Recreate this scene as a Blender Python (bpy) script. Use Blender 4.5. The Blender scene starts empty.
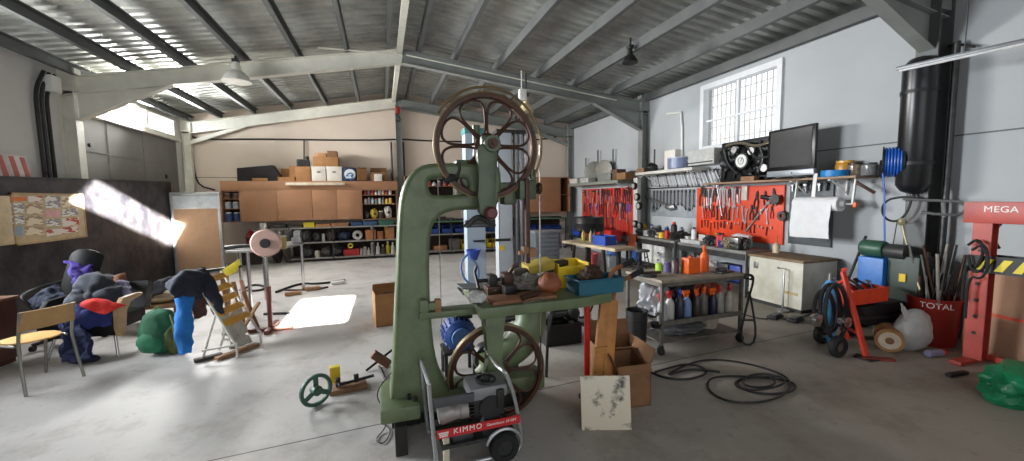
import bpy, bmesh, math, random
from mathutils import Vector, Matrix, Euler, noise
random.seed(7)
C = bpy.context.scene.collection
PI = math.pi
V = Vector
# ------------------------------------------------------------------ camera
FPX, YAW, PIT, ROL, CH = 398.65, .3139, .0808, -.0126, 1.65
_r = V((math.cos(YAW), -math.sin(YAW), 0)); _f = V((math.sin(YAW), math.cos(YAW), 0)); _u = V((0, 0, 1))
_fw = _f*math.cos(PIT) - _u*math.sin(PIT); _up = _u*math.cos(PIT) + _f*math.sin(PIT)
R2 = _r*math.cos(ROL) + _up*math.sin(ROL); U2 = _up*math.cos(ROL) - _r*math.sin(ROL)
EYE = V((0, 0, CH))
cam = bpy.data.cameras.new('camera'); cam.sensor_fit = 'HORIZONTAL'; cam.sensor_width = 36
cam.lens = 36*FPX/1024; cam.clip_start = .02
co = bpy.data.objects.new('camera', cam); C.objects.link(co)
m = Matrix((R2, U2, -_fw)).transposed().to_4x4(); m.translation = EYE
co.matrix_world = m
bpy.context.scene.camera = co

def at(px, py, x=None, y=None, z=None):
    """the point of a wall / floor plane that shows at a photo position"""
    d = _fw + R2*((px-512)/FPX) - U2*((py-230.5)/FPX)
    t = (z-CH)/d.z if z is not None else (x/d.x if x is not None else y/d.y)
    return EYE + d*t
def width(px0, px1, py, **k): return (at(px1, py, **k)-at(px0, py, **k)).length

# ------------------------------------------------------------------ materials
def lin(c): return c/12.92 if c <= .04045 else ((c+.055)/1.055)**2.4
def rgb(r, g, b): return (lin(r/255), lin(g/255), lin(b/255), 1)
MATS = {}
def mat(name, col, rough=.6, metal=0., var=.18, scale=9., bump=.0, spec=.5, col2=None, trans=0., alpha=1.):
    if name in MATS: return MATS[name]
    mt = bpy.data.materials.new(name); mt.use_nodes = True
    nt = mt.node_tree; b = nt.nodes['Principled BSDF']; L = nt.links
    c = rgb(*col)
    tc = nt.nodes.new('ShaderNodeTexCoord'); nz = nt.nodes.new('ShaderNodeTexNoise')
    nz.inputs['Scale'].default_value = scale; nz.inputs['Detail'].default_value = 5; nz.inputs['Roughness'].default_value = .62
    L.new(tc.outputs['Object'], nz.inputs['Vector'])
    rp = nt.nodes.new('ShaderNodeValToRGB')
    e = rp.color_ramp.elements
    e[0].position = .32; e[1].position = .68
    if col2: e[0].color = rgb(*col2); e[1].color = c
    else:
        e[0].color = tuple(max(0, v*(1-var)) for v in c[:3])+(1,)
        e[1].color = tuple(min(1, v*(1+var*.6)) for v in c[:3])+(1,)
    L.new(nz.outputs['Fac'], rp.inputs['Fac']); L.new(rp.outputs['Color'], b.inputs['Base Color'])
    b.inputs['Roughness'].default_value = rough; b.inputs['Metallic'].default_value = metal
    b.inputs['Specular IOR Level'].default_value = spec
    if trans: b.inputs['Transmission Weight'].default_value = trans
    if alpha < 1: b.inputs['Alpha'].default_value = alpha
    if bump:
        bp = nt.nodes.new('ShaderNodeBump'); bp.inputs['Strength'].default_value = bump; bp.inputs['Distance'].default_value = .02
        L.new(nz.outputs['Fac'], bp.inputs['Height']); L.new(bp.outputs['Normal'], b.inputs['Normal'])
    MATS[name] = mt
    return mt
def paint(r, g, b, rough=.5, metal=0.):
    return mat('paint_%d_%d_%d_%d_%d' % (r, g, b, rough*100, metal*100), (r, g, b), rough, metal)

# ------------------------------------------------------------------ mesh builder
OFF = {}
class MB:
    def __init__(s): s.b = bmesh.new()
    def box(s, c, size, rz=0., bev=0., rot=None):
        d = bmesh.ops.create_cube(s.b, size=1.)
        vs = d['verts']
        mt = Matrix.Translation(V(c)) @ (rot.to_4x4() if rot else Matrix.Rotation(rz, 4, 'Z')) @ Matrix.Diagonal((*size, 1))
        bmesh.ops.transform(s.b, matrix=mt, verts=vs)
        if bev:
            es = list({e for v in vs for e in v.link_edges})
            bmesh.ops.bevel(s.b, geom=es, offset=min(bev, min(size)*.49), segments=2, profile=.6, affect='EDGES', clamp_overlap=True)
        return s
    def bar(s, p0, p1, w, h, bev=0., up=V((0, 0, 1))):
        p0, p1 = V(p0), V(p1); d = p1-p0; L = d.length; d.normalize()
        if abs(d.dot(up)) > .98: up = V((0, 1, 0))
        x = d.cross(up).normalized(); z = x.cross(d)
        rot = Matrix((x, d, z)).transposed()
        return s.box((p0+p1)/2, (w, L, h), bev=bev, rot=rot)
    def cyl(s, p0, p1, r, r2=None, n=14, cap=True):
        p0, p1 = V(p0), V(p1); d = p1-p0
        k = bmesh.ops.create_cone(s.b, cap_ends=cap, segments=n, radius1=r, radius2=r if r2 is None else r2, depth=d.length)
        q = d.to_track_quat('Z', 'Y').to_matrix().to_4x4()
        bmesh.ops.transform(s.b, matrix=Matrix.Translation((p0+p1)/2) @ q, verts=k['verts'])
        return s
    def tube(s, pts, r, n=8, closed=False, smooth=0):
        pts = [V(p) for p in pts]
        for _ in range(smooth):
            q = []
            N = len(pts)
            for i in range(N if closed else N-1):
                a, b = pts[i], pts[(i+1) % N]
                q += [a*.75+b*.25, a*.25+b*.75]
            if not closed: q = [pts[0]]+q+[pts[-1]]
            pts = q
        N = len(pts); rings = []; pn = None
        for i, p in enumerate(pts):
            a = pts[i-1] if (i or closed) else p
            b = pts[(i+1) % N] if (i < N-1 or closed) else p
            t = (b-a); t = t.normalized() if t.length > 1e-9 else V((0, 0, 1))
            if pn is None:
                u = V((0, 0, 1)) if abs(t.z) < .9 else V((1, 0, 0))
                nrm = t.cross(u).normalized()
            else:
                nrm = (pn - t*pn.dot(t)); nrm = nrm.normalized() if nrm.length > 1e-6 else t.orthogonal().normalized()
            pn = nrm; bn = t.cross(nrm)
            rr = r(i/(N-1)) if callable(r) else r
            rings.append([s.b.verts.new(p+(nrm*math.cos(2*PI*k/n)+bn*math.sin(2*PI*k/n))*rr) for k in range(n)])
        for i in range(N if closed else N-1):
            A, B = rings[i], rings[(i+1) % N]
            off = 0
            if closed and i == N-1:
                off = min(range(n), key=lambda o: (A[0].co-B[o].co).length)
            for k in range(n):
                try: s.b.faces.new((A[k], A[(k+1) % n], B[(k+1+off) % n], B[(k+off) % n]))
                except ValueError: pass
        if not closed:
            for rg in (rings[0], rings[-1]):
                try: s.b.faces.new(rg)
                except ValueError: pass
        return s
    def lathe(s, prof, c=(0, 0, 0), n=24, axis='Z', closed=False):
        M_ = {'Z': Matrix.Identity(3), 'Y': Matrix.Rotation(PI/2, 3, 'X'), 'X': Matrix.Rotation(PI/2, 3, 'Y')}[axis]
        rings = []
        for r, z in prof:
            if r < 1e-6: rings.append([s.b.verts.new(V(c)+M_ @ V((0, 0, z)))])
            else: rings.append([s.b.verts.new(V(c)+M_ @ V((r*math.cos(2*PI*k/n), r*math.sin(2*PI*k/n), z))) for k in range(n)])
        idx = list(range(len(rings)-1)) + ([len(rings)-1] if closed else [])
        for i in idx:
            A, B = rings[i], rings[(i+1) % len(rings)]
            for k in range(n):
                k2 = (k+1) % n
                f = [A[k % len(A)], A[k2 % len(A)], B[k2 % len(B)], B[k % len(B)]]
                g = []
                for v in f:
                    if v not in g: g.append(v)
                if len(g) > 2:
                    try: s.b.faces.new(g)
                    except ValueError: pass
        if not closed:
            for rg in (rings[0], rings[-1]):
                if len(rg) > 2: s.b.faces.new(rg)
        return s
    def prism(s, poly, a, b, plane='XZ', bev=0.):
        f = {'XZ': lambda u, v, w: (u, w, v), 'XY': lambda u, v, w: (u, v, w), 'YZ': lambda u, v, w: (w, u, v)}[plane]
        A = [s.b.verts.new(f(u, v, a)) for u, v in poly]; B = [s.b.verts.new(f(u, v, b)) for u, v in poly]
        N = len(poly); fs = [s.b.faces.new(A), s.b.faces.new(B)]
        for i in range(N): fs.append(s.b.faces.new((A[i], A[(i+1) % N], B[(i+1) % N], B[i])))
        if bev:
            es = list({e for q in fs[:2] for e in q.edges})
            bmesh.ops.bevel(s.b, geom=es, offset=bev, segments=2, profile=.6, affect='EDGES', clamp_overlap=True)
        return s
    def blob(s, c, size, seed=0, amp=.25, freq=2.2, sub=3, rz=0., flat=None):
        k = bmesh.ops.create_icosphere(s.b, subdivisions=sub, radius=1.)
        off = V((seed*3.17, seed*1.71, seed*.93)); R = Matrix.Rotation(rz, 3, 'Z')
        for v in k['verts']:
            p = v.co.copy(); d = 1+amp*noise.noise(p*freq+off)+amp*.5*noise.noise(p*freq*2.7+off)
            q = V((p.x*size[0]*d, p.y*size[1]*d, p.z*size[2]*d))
            if flat is not None and q.z < flat*size[2]: q.z = flat*size[2]
            v.co = V(c)+R @ q
        return s
    def sheet(s, P, nu, nv, th=.01, amp=0., freq=4., seed=0):
        """cloth: P(u,v) -> point; closed thin solid with wrinkles"""
        off = V((seed*1.3, seed*2.1, seed*.7)); g = []
        for i in range(nu+1):
            row = []
            for j in range(nv+1):
                p = V(P(i/nu, j/nv))
                n_ = noise.noise_vector(p*freq+off)+.5*noise.noise_vector(p*freq*2.3+off)
                row.append(p+n_*amp)
            g.append(row)
        nr = []
        for i in range(nu+1):
            r_ = []
            for j in range(nv+1):
                a = g[min(i+1, nu)][j]-g[max(i-1, 0)][j]; b = g[i][min(j+1, nv)]-g[i][max(j-1, 0)]
                n_ = a.cross(b); r_.append(n_.normalized() if n_.length > 1e-9 else V((0, 0, 1)))
            nr.append(r_)
        T_ = [[s.b.verts.new(g[i][j]+nr[i][j]*th*.5) for j in range(nv+1)] for i in range(nu+1)]
        B_ = [[s.b.verts.new(g[i][j]-nr[i][j]*th*.5) for j in range(nv+1)] for i in range(nu+1)]
        for i in range(nu):
            for j in range(nv):
                s.b.faces.new((T_[i][j], T_[i+1][j], T_[i+1][j+1], T_[i][j+1]))
                s.b.faces.new((B_[i][j], B_[i][j+1], B_[i+1][j+1], B_[i+1][j]))
        for i in range(nu):
            for j in (0, nv): s.b.faces.new((T_[i][j], B_[i][j], B_[i+1][j], T_[i+1][j]))
        for j in range(nv):
            for i in (0, nu): s.b.faces.new((T_[i][j], T_[i][j+1], B_[i][j+1], B_[i][j]))
        return s
    def build(s, name, m, parent=None, label=None, ang=38, loc=None, rz=0.):
        bmesh.ops.recalc_face_normals(s.b, faces=s.b.faces[:])
        off = OFF.get(parent.name) if parent is not None else None
        if off is not None: bmesh.ops.translate(s.b, verts=s.b.verts[:], vec=-off)
        me = bpy.data.meshes.new(name); s.b.to_mesh(me); s.b.free()
        for p in me.polygons: p.use_smooth = True
        me.set_sharp_from_angle(angle=math.radians(ang))
        me.materials.append(m)
        o = bpy.data.objects.new(name, me); C.objects.link(o)
        if parent is not None: o.parent = parent
        if loc is not None: o.location = loc
        o.rotation_euler.z = rz
        if label: o['label'] = label
        if off is not None: OFF[o.name] = off
        return o
    def solo(s, name, m, label, cat, group=None, loc=None, rz=0., ang=38, kind=None):
        if loc is None:                              # authored in place: put the origin at its base
            cs = [v.co for v in s.b.verts]; lo = V([min(c[i] for c in cs) for i in range(3)]); hi = V([max(c[i] for c in cs) for i in range(3)])
            loc = V(((lo.x+hi.x)/2, (lo.y+hi.y)/2, lo.z)); bmesh.ops.translate(s.b, verts=s.b.verts[:], vec=-loc)
        o = s.build(name, m, None, None, ang, loc, rz)
        return tag(o, label, cat, group, kind)
    def struct(s, name, m, ang=38):
        o = s.build(name, m, None, None, ang); o['kind'] = 'structure'; return o

def tag(o, label, cat, group=None, kind=None):
    o['label'] = label; o['category'] = cat
    if group: o['group'] = group
    if kind: o['kind'] = kind
    return o
def thing(name, label, cat, loc=(0, 0, 0), rz=0., group=None):
    o = bpy.data.objects.new(name, None); C.objects.link(o); o.empty_display_size = .1
    o.location = loc; o.rotation_euler.z = rz
    return tag(o, label, cat, group)
def place(name, label, cat, loc, group=None):
    # a thing whose parts are authored at their place in the hall
    o = thing(name, label, cat, loc, 0, group); OFF[o.name] = V(loc); return o
def dup(root, loc, label, rz=None, group=None, scale=None, rot=None):
    r = root.copy(); C.objects.link(r); r.location = loc; r['label'] = label
    if rz is not None: r.rotation_euler.z = rz
    if rot is not None: r.rotation_euler = rot
    if scale is not None: r.scale = scale
    if group: r['group'] = group
    for ch in list(root.children):
        c = ch.copy(); C.objects.link(c); c.parent = r
        for g in list(ch.children):
            d = g.copy(); C.objects.link(d); d.parent = c
    return r
def plate(name, m, outer, holes, depth, bev, parent=None, plane='XZ', loc=(0, 0, 0)):
    """flat casting with holes, rounded edges; outlines in metres"""
    cu = bpy.data.curves.new(name, 'CURVE'); cu.dimensions = '2D'; cu.fill_mode = 'BOTH'
    cu.extrude = max(depth/2-bev, .0005); cu.bevel_depth = bev; cu.bevel_resolution = 2; cu.offset = -bev*.9
    for ol in [outer]+holes:
        sp = cu.splines.new('POLY'); sp.points.add(len(ol)-1)
        for i, (u, v) in enumerate(ol): sp.points[i].co = (u, v, 0, 1)
        sp.use_cyclic_u = True
    ob = bpy.data.objects.new(name+'_tmp', cu)
    C.objects.link(ob)
    dg = bpy.context.evaluated_depsgraph_get(); dg.update()
    me = bpy.data.meshes.new_from_object(ob.evaluated_get(dg))
    bpy.data.objects.remove(ob); bpy.data.curves.remove(cu)
    if plane == 'XZ': me.transform(Matrix.Rotation(PI/2, 4, 'X'))
    if plane == 'YZ': me.transform(Matrix(((0, 0, 1, 0), (1, 0, 0, 0), (0, 1, 0, 0), (0, 0, 0, 1))))
    me.name = name
    for p in me.polygons: p.use_smooth = True
    me.set_sharp_from_angle(angle=math.radians(40))
    me.materials.clear(); me.materials.append(m)
    o = bpy.data.objects.new(name, me); C.objects.link(o)
    if parent is not None: o.parent = parent
    o.location = V(loc)
    if parent is not None and parent.name in OFF:
        me.transform(Matrix.Translation(V(loc)-OFF[parent.name])); o.location = (0, 0, 0); OFF[o.name] = OFF[parent.name]
    return o
def fit(px0, px1, yt, yb, z=0., y=None, x=None):
    # where a thing standing at height z (or on plane y / x) is, and how wide and tall
    mx_ = (px0+px1)/2
    p = at(mx_, yb, z=z) if (y is None and x is None) else at(mx_, yb, y=y, x=x)
    k = {'y': p.y} if x is None else {'x': p.x}
    h = at(mx_, yt, **k).z-p.z
    dist = (p-EYE).dot(_fw)
    return p, (px1-px0)*dist/FPX, h
def rnd(pts, k=2):
    """round a closed outline (corner cutting)"""
    for _ in range(k):
        q = []
        for i in range(len(pts)):
            a, b = pts[i], pts[(i+1) % len(pts)]
            q += [(a[0]*.75+b[0]*.25, a[1]*.75+b[1]*.25), (a[0]*.25+b[0]*.75, a[1]*.25+b[1]*.75)]
        pts = q
    return pts
def words(name, body, size, m, parent, mtx, depth=.002, shear=0., spacing=1.):
    cu = bpy.data.curves.new(name, 'FONT'); cu.body = body; cu.size = size; cu.extrude = depth; cu.shear = shear
    cu.align_x = 'CENTER'; cu.align_y = 'CENTER'; cu.space_character = spacing
    ob = bpy.data.objects.new(name+'_tmp', cu); C.objects.link(ob)
    dg = bpy.context.evaluated_depsgraph_get(); dg.update()
    me = bpy.data.meshes.new_from_object(ob.evaluated_get(dg))
    bpy.data.objects.remove(ob); bpy.data.curves.remove(cu)
    me.name = name; me.materials.clear(); me.materials.append(m); me.transform(mtx)
    o = bpy.data.objects.new(name, me); C.objects.link(o); o.parent = parent
    return o
ORD = ['first', 'second', 'third', 'fourth', 'fifth', 'sixth', 'seventh', 'eighth', 'ninth', 'tenth', 'eleventh', 'twelfth', 'thirteenth', 'fourteenth', 'fifteenth', 'sixteenth', 'seventeenth', 'eighteenth', 'nineteenth', 'twentieth', 'twenty-first', 'twenty-second', 'twenty-third', 'twenty-fourth', 'twenty-fifth', 'twenty-sixth', 'twenty-seventh', 'twenty-eighth', 'twenty-ninth', 'thirtieth']

# common materials
STEEL = mat('bare_steel', (150, 150, 150), .38, .85, .3, 14)
DSTEEL = mat('dark_steel', (70, 70, 70), .45, .7, .3, 14)
CHROME = mat('chrome', (200, 200, 200), .2, 1., .1, 5)
BLACK = mat('black_plastic', (26, 26, 27), .5, 0, .3, 8)
RUBBER = mat('black_rubber', (22, 22, 23), .75, 0, .3, 10, bump=.1)
WHITE = mat('white_plastic', (225, 225, 220), .45, 0, .08, 6)
GREY = mat('grey_paint', (128, 131, 132), .5, 0, .15, 8)
SILVER = mat('silver_paint', (180, 183, 185), .35, .5, .1, 8)
CARD = mat('cardboard', (168, 122, 78), .85, 0, .15, 6)
CARDD = mat('dark_cardboard', (128, 92, 62), .85, 0, .2, 6)
WOOD = mat('plank_wood', (176, 120, 62), .6, 0, .3, 7)
PLY = mat('old_wood', (150, 112, 78), .75, 0, .35, 9)
RED = mat('red_paint', (200, 40, 30), .45, 0, .25, 9)
ORANGE = mat('orange_plastic', (236, 100, 25), .45, 0, .1, 8)
BLUE = mat('blue_plastic', (38, 72, 160), .45, 0, .15, 8)
YELLOW = mat('yellow_plastic', (225, 190, 30), .5, 0, .15, 8)
GREEN = mat('machine_green', (108, 122, 88), .42, 0, .22, 5, bump=.04, col2=(84, 96, 68))
BROWNMETAL = mat('rusty_brown_iron', (74, 46, 34), .5, .3, .4, 12, bump=.05)
DIRTY = mat('dirty_rag', (105, 98, 88), .9, 0, .4, 7)
# ================================================================== the hall
XR, XL, YB, YF = 6.18, -4.75, 12.43, -2.6
XA, ZA, ZR, ZL = .49, 4.76, 4.07, 3.80      # ridge, eaves
def roof(x): return ZA-(ZA-ZR)*(x-XA)/(XR-XA) if x > XA else ZA-(ZA-ZL)*(XA-x)/(XA-XL)

def wallmat(name, col, seams=(2.29,), var=.07, colb=None):
    mt = bpy.data.materials.new(name); mt.use_nodes = True; nt = mt.node_tree; L = nt.links; b = nt.nodes['Principled BSDF']
    b.inputs['Roughness'].default_value = .85
    tc = nt.nodes.new('ShaderNodeTexCoord'); nz = nt.nodes.new('ShaderNodeTexNoise'); nz.inputs['Scale'].default_value = 1.1; nz.inputs['Detail'].default_value = 6
    L.new(tc.outputs['Object'], nz.inputs['Vector'])
    rp = nt.nodes.new('ShaderNodeValToRGB'); c = rgb(*col)
    rp.color_ramp.elements[0].position = .3; rp.color_ramp.elements[1].position = .7
    rp.color_ramp.elements[0].color = tuple(v*(1-var*1.5) for v in c[:3])+(1,); rp.color_ramp.elements[1].color = c
    L.new(nz.outputs['Fac'], rp.inputs['Fac'])
    sp = nt.nodes.new('ShaderNodeSeparateXYZ'); L.new(tc.outputs['Object'], sp.inputs[0])
    last = rp.outputs['Color']
    for z in seams:
        sb = nt.nodes.new('ShaderNodeMath'); sb.operation = 'SUBTRACT'; L.new(sp.outputs['Z'], sb.inputs[0]); sb.inputs[1].default_value = z
        ab = nt.nodes.new('ShaderNodeMath'); ab.operation = 'ABSOLUTE'; L.new(sb.outputs[0], ab.inputs[0])
        lt = nt.nodes.new('ShaderNodeMath'); lt.operation = 'LESS_THAN'; L.new(ab.outputs[0], lt.inputs[0]); lt.inputs[1].default_value = .009
        mx = nt.nodes.new('ShaderNodeMix'); mx.data_type = 'RGBA'; L.new(lt.outputs[0], mx.inputs['Factor']); L.new(last, mx.inputs['A']); mx.inputs['B'].default_value = tuple(v*.3 for v in c[:3])+(1,)
        last = mx.outputs['Result']
    L.new(last, b.inputs['Base Color'])
    return mt
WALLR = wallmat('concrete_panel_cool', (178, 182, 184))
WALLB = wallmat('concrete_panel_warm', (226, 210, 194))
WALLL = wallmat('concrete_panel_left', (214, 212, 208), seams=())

def floormat():
    mt = bpy.data.materials.new('concrete_floor'); mt.use_nodes = True; nt = mt.node_tree; L = nt.links; b = nt.nodes['Principled BSDF']
    tc = nt.nodes.new('ShaderNodeTexCoord')
    def nz(s, d=6, r=.6):
        n = nt.nodes.new('ShaderNodeTexNoise'); n.inputs['Scale'].default_value = s; n.inputs['Detail'].default_value = d; n.inputs['Roughness'].default_value = r
        L.new(tc.outputs['Object'], n.inputs['Vector']); return n.outputs['Fac']
    def ramp(src, p0, c0, p1, c1):
        r = nt.nodes.new('ShaderNodeValToRGB'); r.color_ramp.elements[0].position = p0; r.color_ramp.elements[1].position = p1
        r.color_ramp.elements[0].color = c0; r.color_ramp.elements[1].color = c1; L.new(src, r.inputs['Fac']); return r.outputs['Color']
    def mul(a, bb, f=1.):
        x = nt.nodes.new('ShaderNodeMix'); x.data_type = 'RGBA'; x.blend_type = 'MULTIPLY'; x.inputs['Factor'].default_value = f
        L.new(a, x.inputs['A']); L.new(bb, x.inputs['B']); return x.outputs['Result']
    w = (1, 1, 1, 1)
    base = ramp(nz(.55), .3, rgb(178, 174, 170), .7, rgb(200, 197, 193))
    st = ramp(nz(1.6, 8, .7), .34, rgb(170, 160, 148), .5, w)
    sp = ramp(nz(7., 8, .75), .3, rgb(160, 150, 140), .42, w)
    c = mul(mul(base, st, .45), sp, .5)
    xs = nt.nodes.new('ShaderNodeSeparateXYZ'); L.new(tc.outputs['Object'], xs.inputs[0])
    for kx, off in ((.077, 2.995), (.02, 8.3)):       # saw-cut joints across the slab
        m1 = nt.nodes.new('ShaderNodeMath'); m1.operation = 'MULTIPLY_ADD'; L.new(xs.outputs['X'], m1.inputs[0]); m1.inputs[1].default_value = -kx; L.new(xs.outputs['Y'], m1.inputs[2])
        m2 = nt.nodes.new('ShaderNodeMath'); m2.operation = 'SUBTRACT'; L.new(m1.outputs[0], m2.inputs[0]); m2.inputs[1].default_value = off
        m3 = nt.nodes.new('ShaderNodeMath'); m3.operation = 'ABSOLUTE'; L.new(m2.outputs[0], m3.inputs[0])
        c = mul(c, ramp(m3.outputs[0], .004, (.16, .15, .14, 1), .008, w))
    # slab darker and browner towards the right and front, blotchy edge
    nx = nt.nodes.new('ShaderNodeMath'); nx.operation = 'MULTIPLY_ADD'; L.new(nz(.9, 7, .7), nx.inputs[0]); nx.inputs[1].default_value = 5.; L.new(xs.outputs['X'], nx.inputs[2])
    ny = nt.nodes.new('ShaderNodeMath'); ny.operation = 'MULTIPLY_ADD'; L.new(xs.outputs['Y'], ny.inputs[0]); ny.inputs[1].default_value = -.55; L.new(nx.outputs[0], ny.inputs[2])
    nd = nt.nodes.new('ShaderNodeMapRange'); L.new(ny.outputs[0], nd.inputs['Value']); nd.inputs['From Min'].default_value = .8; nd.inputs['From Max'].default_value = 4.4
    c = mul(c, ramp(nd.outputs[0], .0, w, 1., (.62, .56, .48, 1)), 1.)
    L.new(c, b.inputs['Base Color'])
    b.inputs['Roughness'].default_value = .55; b.inputs['Specular IOR Level'].default_value = .35
    bp = nt.nodes.new('ShaderNodeBump'); bp.inputs['Strength'].default_value = .08; L.new(nz(5.), bp.inputs['Height']); L.new(bp.outputs['Normal'], b.inputs['Normal'])
    return mt
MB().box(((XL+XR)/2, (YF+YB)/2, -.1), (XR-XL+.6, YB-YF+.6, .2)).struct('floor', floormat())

# walls with openings; the unseen left and front ones are shaped for the light
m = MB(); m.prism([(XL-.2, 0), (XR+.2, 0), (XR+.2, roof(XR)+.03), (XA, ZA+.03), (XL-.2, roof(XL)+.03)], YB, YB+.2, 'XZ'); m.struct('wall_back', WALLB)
WY0, WY1, WZ0, WZ1 = 4.93, 6.53, 2.60, 3.76
m = MB()
for y0, y1, z0, z1 in ((YF, WY0, 0, ZR+.02), (WY1, YB, 0, ZR+.02), (WY0, WY1, 0, WZ0), (WY0, WY1, WZ1, ZR+.02)):
    m.box((XR+.1, (y0+y1)/2, (z0+z1)/2), (.2, y1-y0, z1-z0))
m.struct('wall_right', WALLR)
TY0, TY1, TZ0, TZ1 = 8.42, 11.88, 3.24, 3.62
m = MB()
for y0, y1, z0, z1 in ((YF, 4.3, 0, ZL), (6.3, 8.35, 0, ZL), (11.95, YB, 0, ZL), (8.35, 11.95, TZ1+.03, ZL), (4.3, 6.3, 3.4, ZL), (4.3, 6.3, 0, 1.25)):
    m.box((XL-.1, (y0+y1)/2, (z0+z1)/2), (.2, y1-y0, z1-z0))
m.struct('wall_left', WALLL)
m = MB()
for x0, x1, z0, z1 in ((XL, -2.2, 0, 3.8), (3.6, XR, 0, 3.8)):
    m.box(((x0+x1)/2, YF-.1, (z0+z1)/2), (x1-x0, .2, z1-z0))
m.prism([(3.6, 3.8), (XR, 3.8), (XR, 4.07), (3.6, 4.38)], YF-.2, YF, 'XZ')
m.struct('wall_front', WALLL)

# ribbed metal roof sheets
GALV = mat('galvanised_roof', (186, 188, 182), .4, .3, .22, 1.6, col2=(138, 141, 136))
m = MB(); pitch = .19; y = YF-.1; prof = []
while y < YB+.2:
    prof += [(y, 0), (y+.085, 0), (y+.11, .045), (y+.165, .045)]; y += pitch
for x0, x1 in ((XL-.2, XA), (XA, XR+.2)):
    A = [m.b.verts.new((x0, yy, roof(x0)+.06+h)) for yy, h in prof]; B = [m.b.verts.new((x1, yy, roof(x1)+.06+h)) for yy, h in prof]
    A2 = [m.b.verts.new((x0, yy, roof(x0)+.063+h)) for yy, h in prof]; B2 = [m.b.verts.new((x1, yy, roof(x1)+.063+h)) for yy, h in prof]
    for i in range(len(prof)-1):
        m.b.faces.new((A[i], A[i+1], B[i+1], B[i])); m.b.faces.new((A2[i], B2[i], B2[i+1], A2[i+1]))
m.struct('ceiling', GALV, ang=20)
GSTEEL = mat('grey_green_steel', (138, 142, 138), .5, .1, .15, 3)
DGREY = mat('dark_purlin_grey', (96, 99, 98), .55, .2, .15, 3)
WSTEEL = mat('pale_steel', (222, 220, 208), .5, .1, .12, 3)
for x in (-4.55, -3.88, -3.1, -2.25, -1.38, -.55, .2, .78, 1.5, 2.4, 3.3, 4.2, 5.18, 6.05):
    z = roof(x)+.0
    m = MB(); w, h = .075, .15
    m.box((x, (YF+YB)/2, z-.09), (.012, YB-YF-.02, h)); m.box((x+.03, (YF+YB)/2, z-.012), (.07, YB-YF-.02, .014)); m.box((x+.03, (YF+YB)/2, z-.165), (.07, YB-YF-.02, .014))
    m.struct('roof_purlin', DGREY)
# portal frames : columns, rafters, haunches
def ibeam(m, p0, p1, w, h, t=.012, up=V((0, 0, 1))):
    p0, p1 = V(p0), V(p1); d = (p1-p0).normalized(); x = d.cross(up).normalized(); z = x.cross(d)
    m.bar(p0, p1, t, h, up=up); m.bar(p0+z*(h/2), p1+z*(h/2), w, t*1.3, up=up); m.bar(p0-z*(h/2), p1-z*(h/2), w, t*1.3, up=up)
for y, lm, rm in ((2.97, GSTEEL, GSTEEL), (8.32, WSTEEL, GSTEEL), (12.28, WSTEEL, GSTEEL)):
    for sx, e, mt in ((XL, ZL, lm), (XR, ZR, rm)):
        m = MB(); s = 1 if sx < 0 else -1
        if y > 12: ibeam(m, (sx+s*.12, y, 0), (sx+s*.12, y, e-.2), .13, .16, up=V((1, 0, 0)))
        elif y > 5: ibeam(m, (sx+s*.1, y, 0), (sx+s*.1, y, e-.18), .16, .18, up=V((1, 0, 0)))
        else: ibeam(m, (sx+s*.13, y, 0), (sx+s*.13, y, e-.18), .2, .24, up=V((1, 0, 0)))
        m.struct('column', DGREY if y < 5 else mt)
        xe = sx+s*.02
        m = MB(); m.box((sx+s*.12, y, e-.2), (.22, .15, .36)); m.struct('knee_block', mt)
        m = MB(); ibeam(m, (xe, y, roof(xe)-.32), (XA, y, roof(XA)-.32), .14, .26); m.struct('roof_beam', mt)
        m = MB()                                      # haunch plate
        L = 1.25 if y < 12 else 1.2
        x1 = sx+s*.2; x2 = sx+s*(.2+L)
        if y < 12:
            m.prism([(x1, roof(x1)-.44), (x1, roof(x1)-.86), (x1+s*.3, roof(x1)-.72), (x2, roof(x2)-.45)], y-.006, y+.006)
            m.bar((x1, y, roof(x1)-.86), (x2, y, roof(x2)-.46), .14, .014)
        else:
            m.bar((x1-s*.1, y, roof(x1)-.72), (x2, y, roof(x2)-.43), .09, .09)
        m.struct('haunch', mt)
# ridge channel and tie rod of the middle frame
m = MB(); m.box((XA-.06, 5.05, 4.52), (.1, 14.6, .09)); m.struct('ridge_rail', WSTEEL)
m = MB(); m.cyl((.55, 8.14, 4.42), (5.2, 8.14, 3.86), .014, n=8); m.cyl((.42, 8.14, 4.42), (-1.0, 8.14, 4.40), .014, n=8); m.struct('tie_rod', WSTEEL)
# centre column and drop pipes on back wall
m = MB(); ibeam(m, (.55, 12.34, 0), (.55, 12.34, 4.4), .14, .15, up=V((1, 0, 0))); m.struct('column', GSTEEL)

# windows
m = MB(); fx = XR-.03
for y0, y1, z0, z1 in ((WY0-.05, WY1+.05, WZ1-.03, WZ1+.07), (WY0-.05, WY1+.05, WZ0-.07, WZ0+.03), (WY0-.06, WY0+.03, WZ0-.05, WZ1+.05), (WY1-.03, WY1+.06, WZ0-.05, WZ1+.05)):
    m.box((XR+.02, (y0+y1)/2, (z0+z1)/2), (.12 if y1-y0 > .5 else .136, y1-y0, z1-z0))
m.box((XR+.04, 5.76, (WZ0+WZ1)/2), (.05, .05, WZ1-WZ0)); m.box((XR+.04, (WY0+WY1)/2, 3.12), (.04, WY1-WY0, .035))
w1 = m.struct('window_1', mat('white_window_frame', (224, 226, 228), .5, 0, .05))
GLASS = bpy.data.materials.new('window_glass'); GLASS.use_nodes = True
nt = GLASS.node_tree; nt.nodes.remove(nt.nodes['Principled BSDF'])
tr = nt.nodes.new('ShaderNodeBsdfTransparent'); gl = nt.nodes.new('ShaderNodeBsdfGlossy'); gl.inputs['Roughness'].default_value = .05
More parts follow.
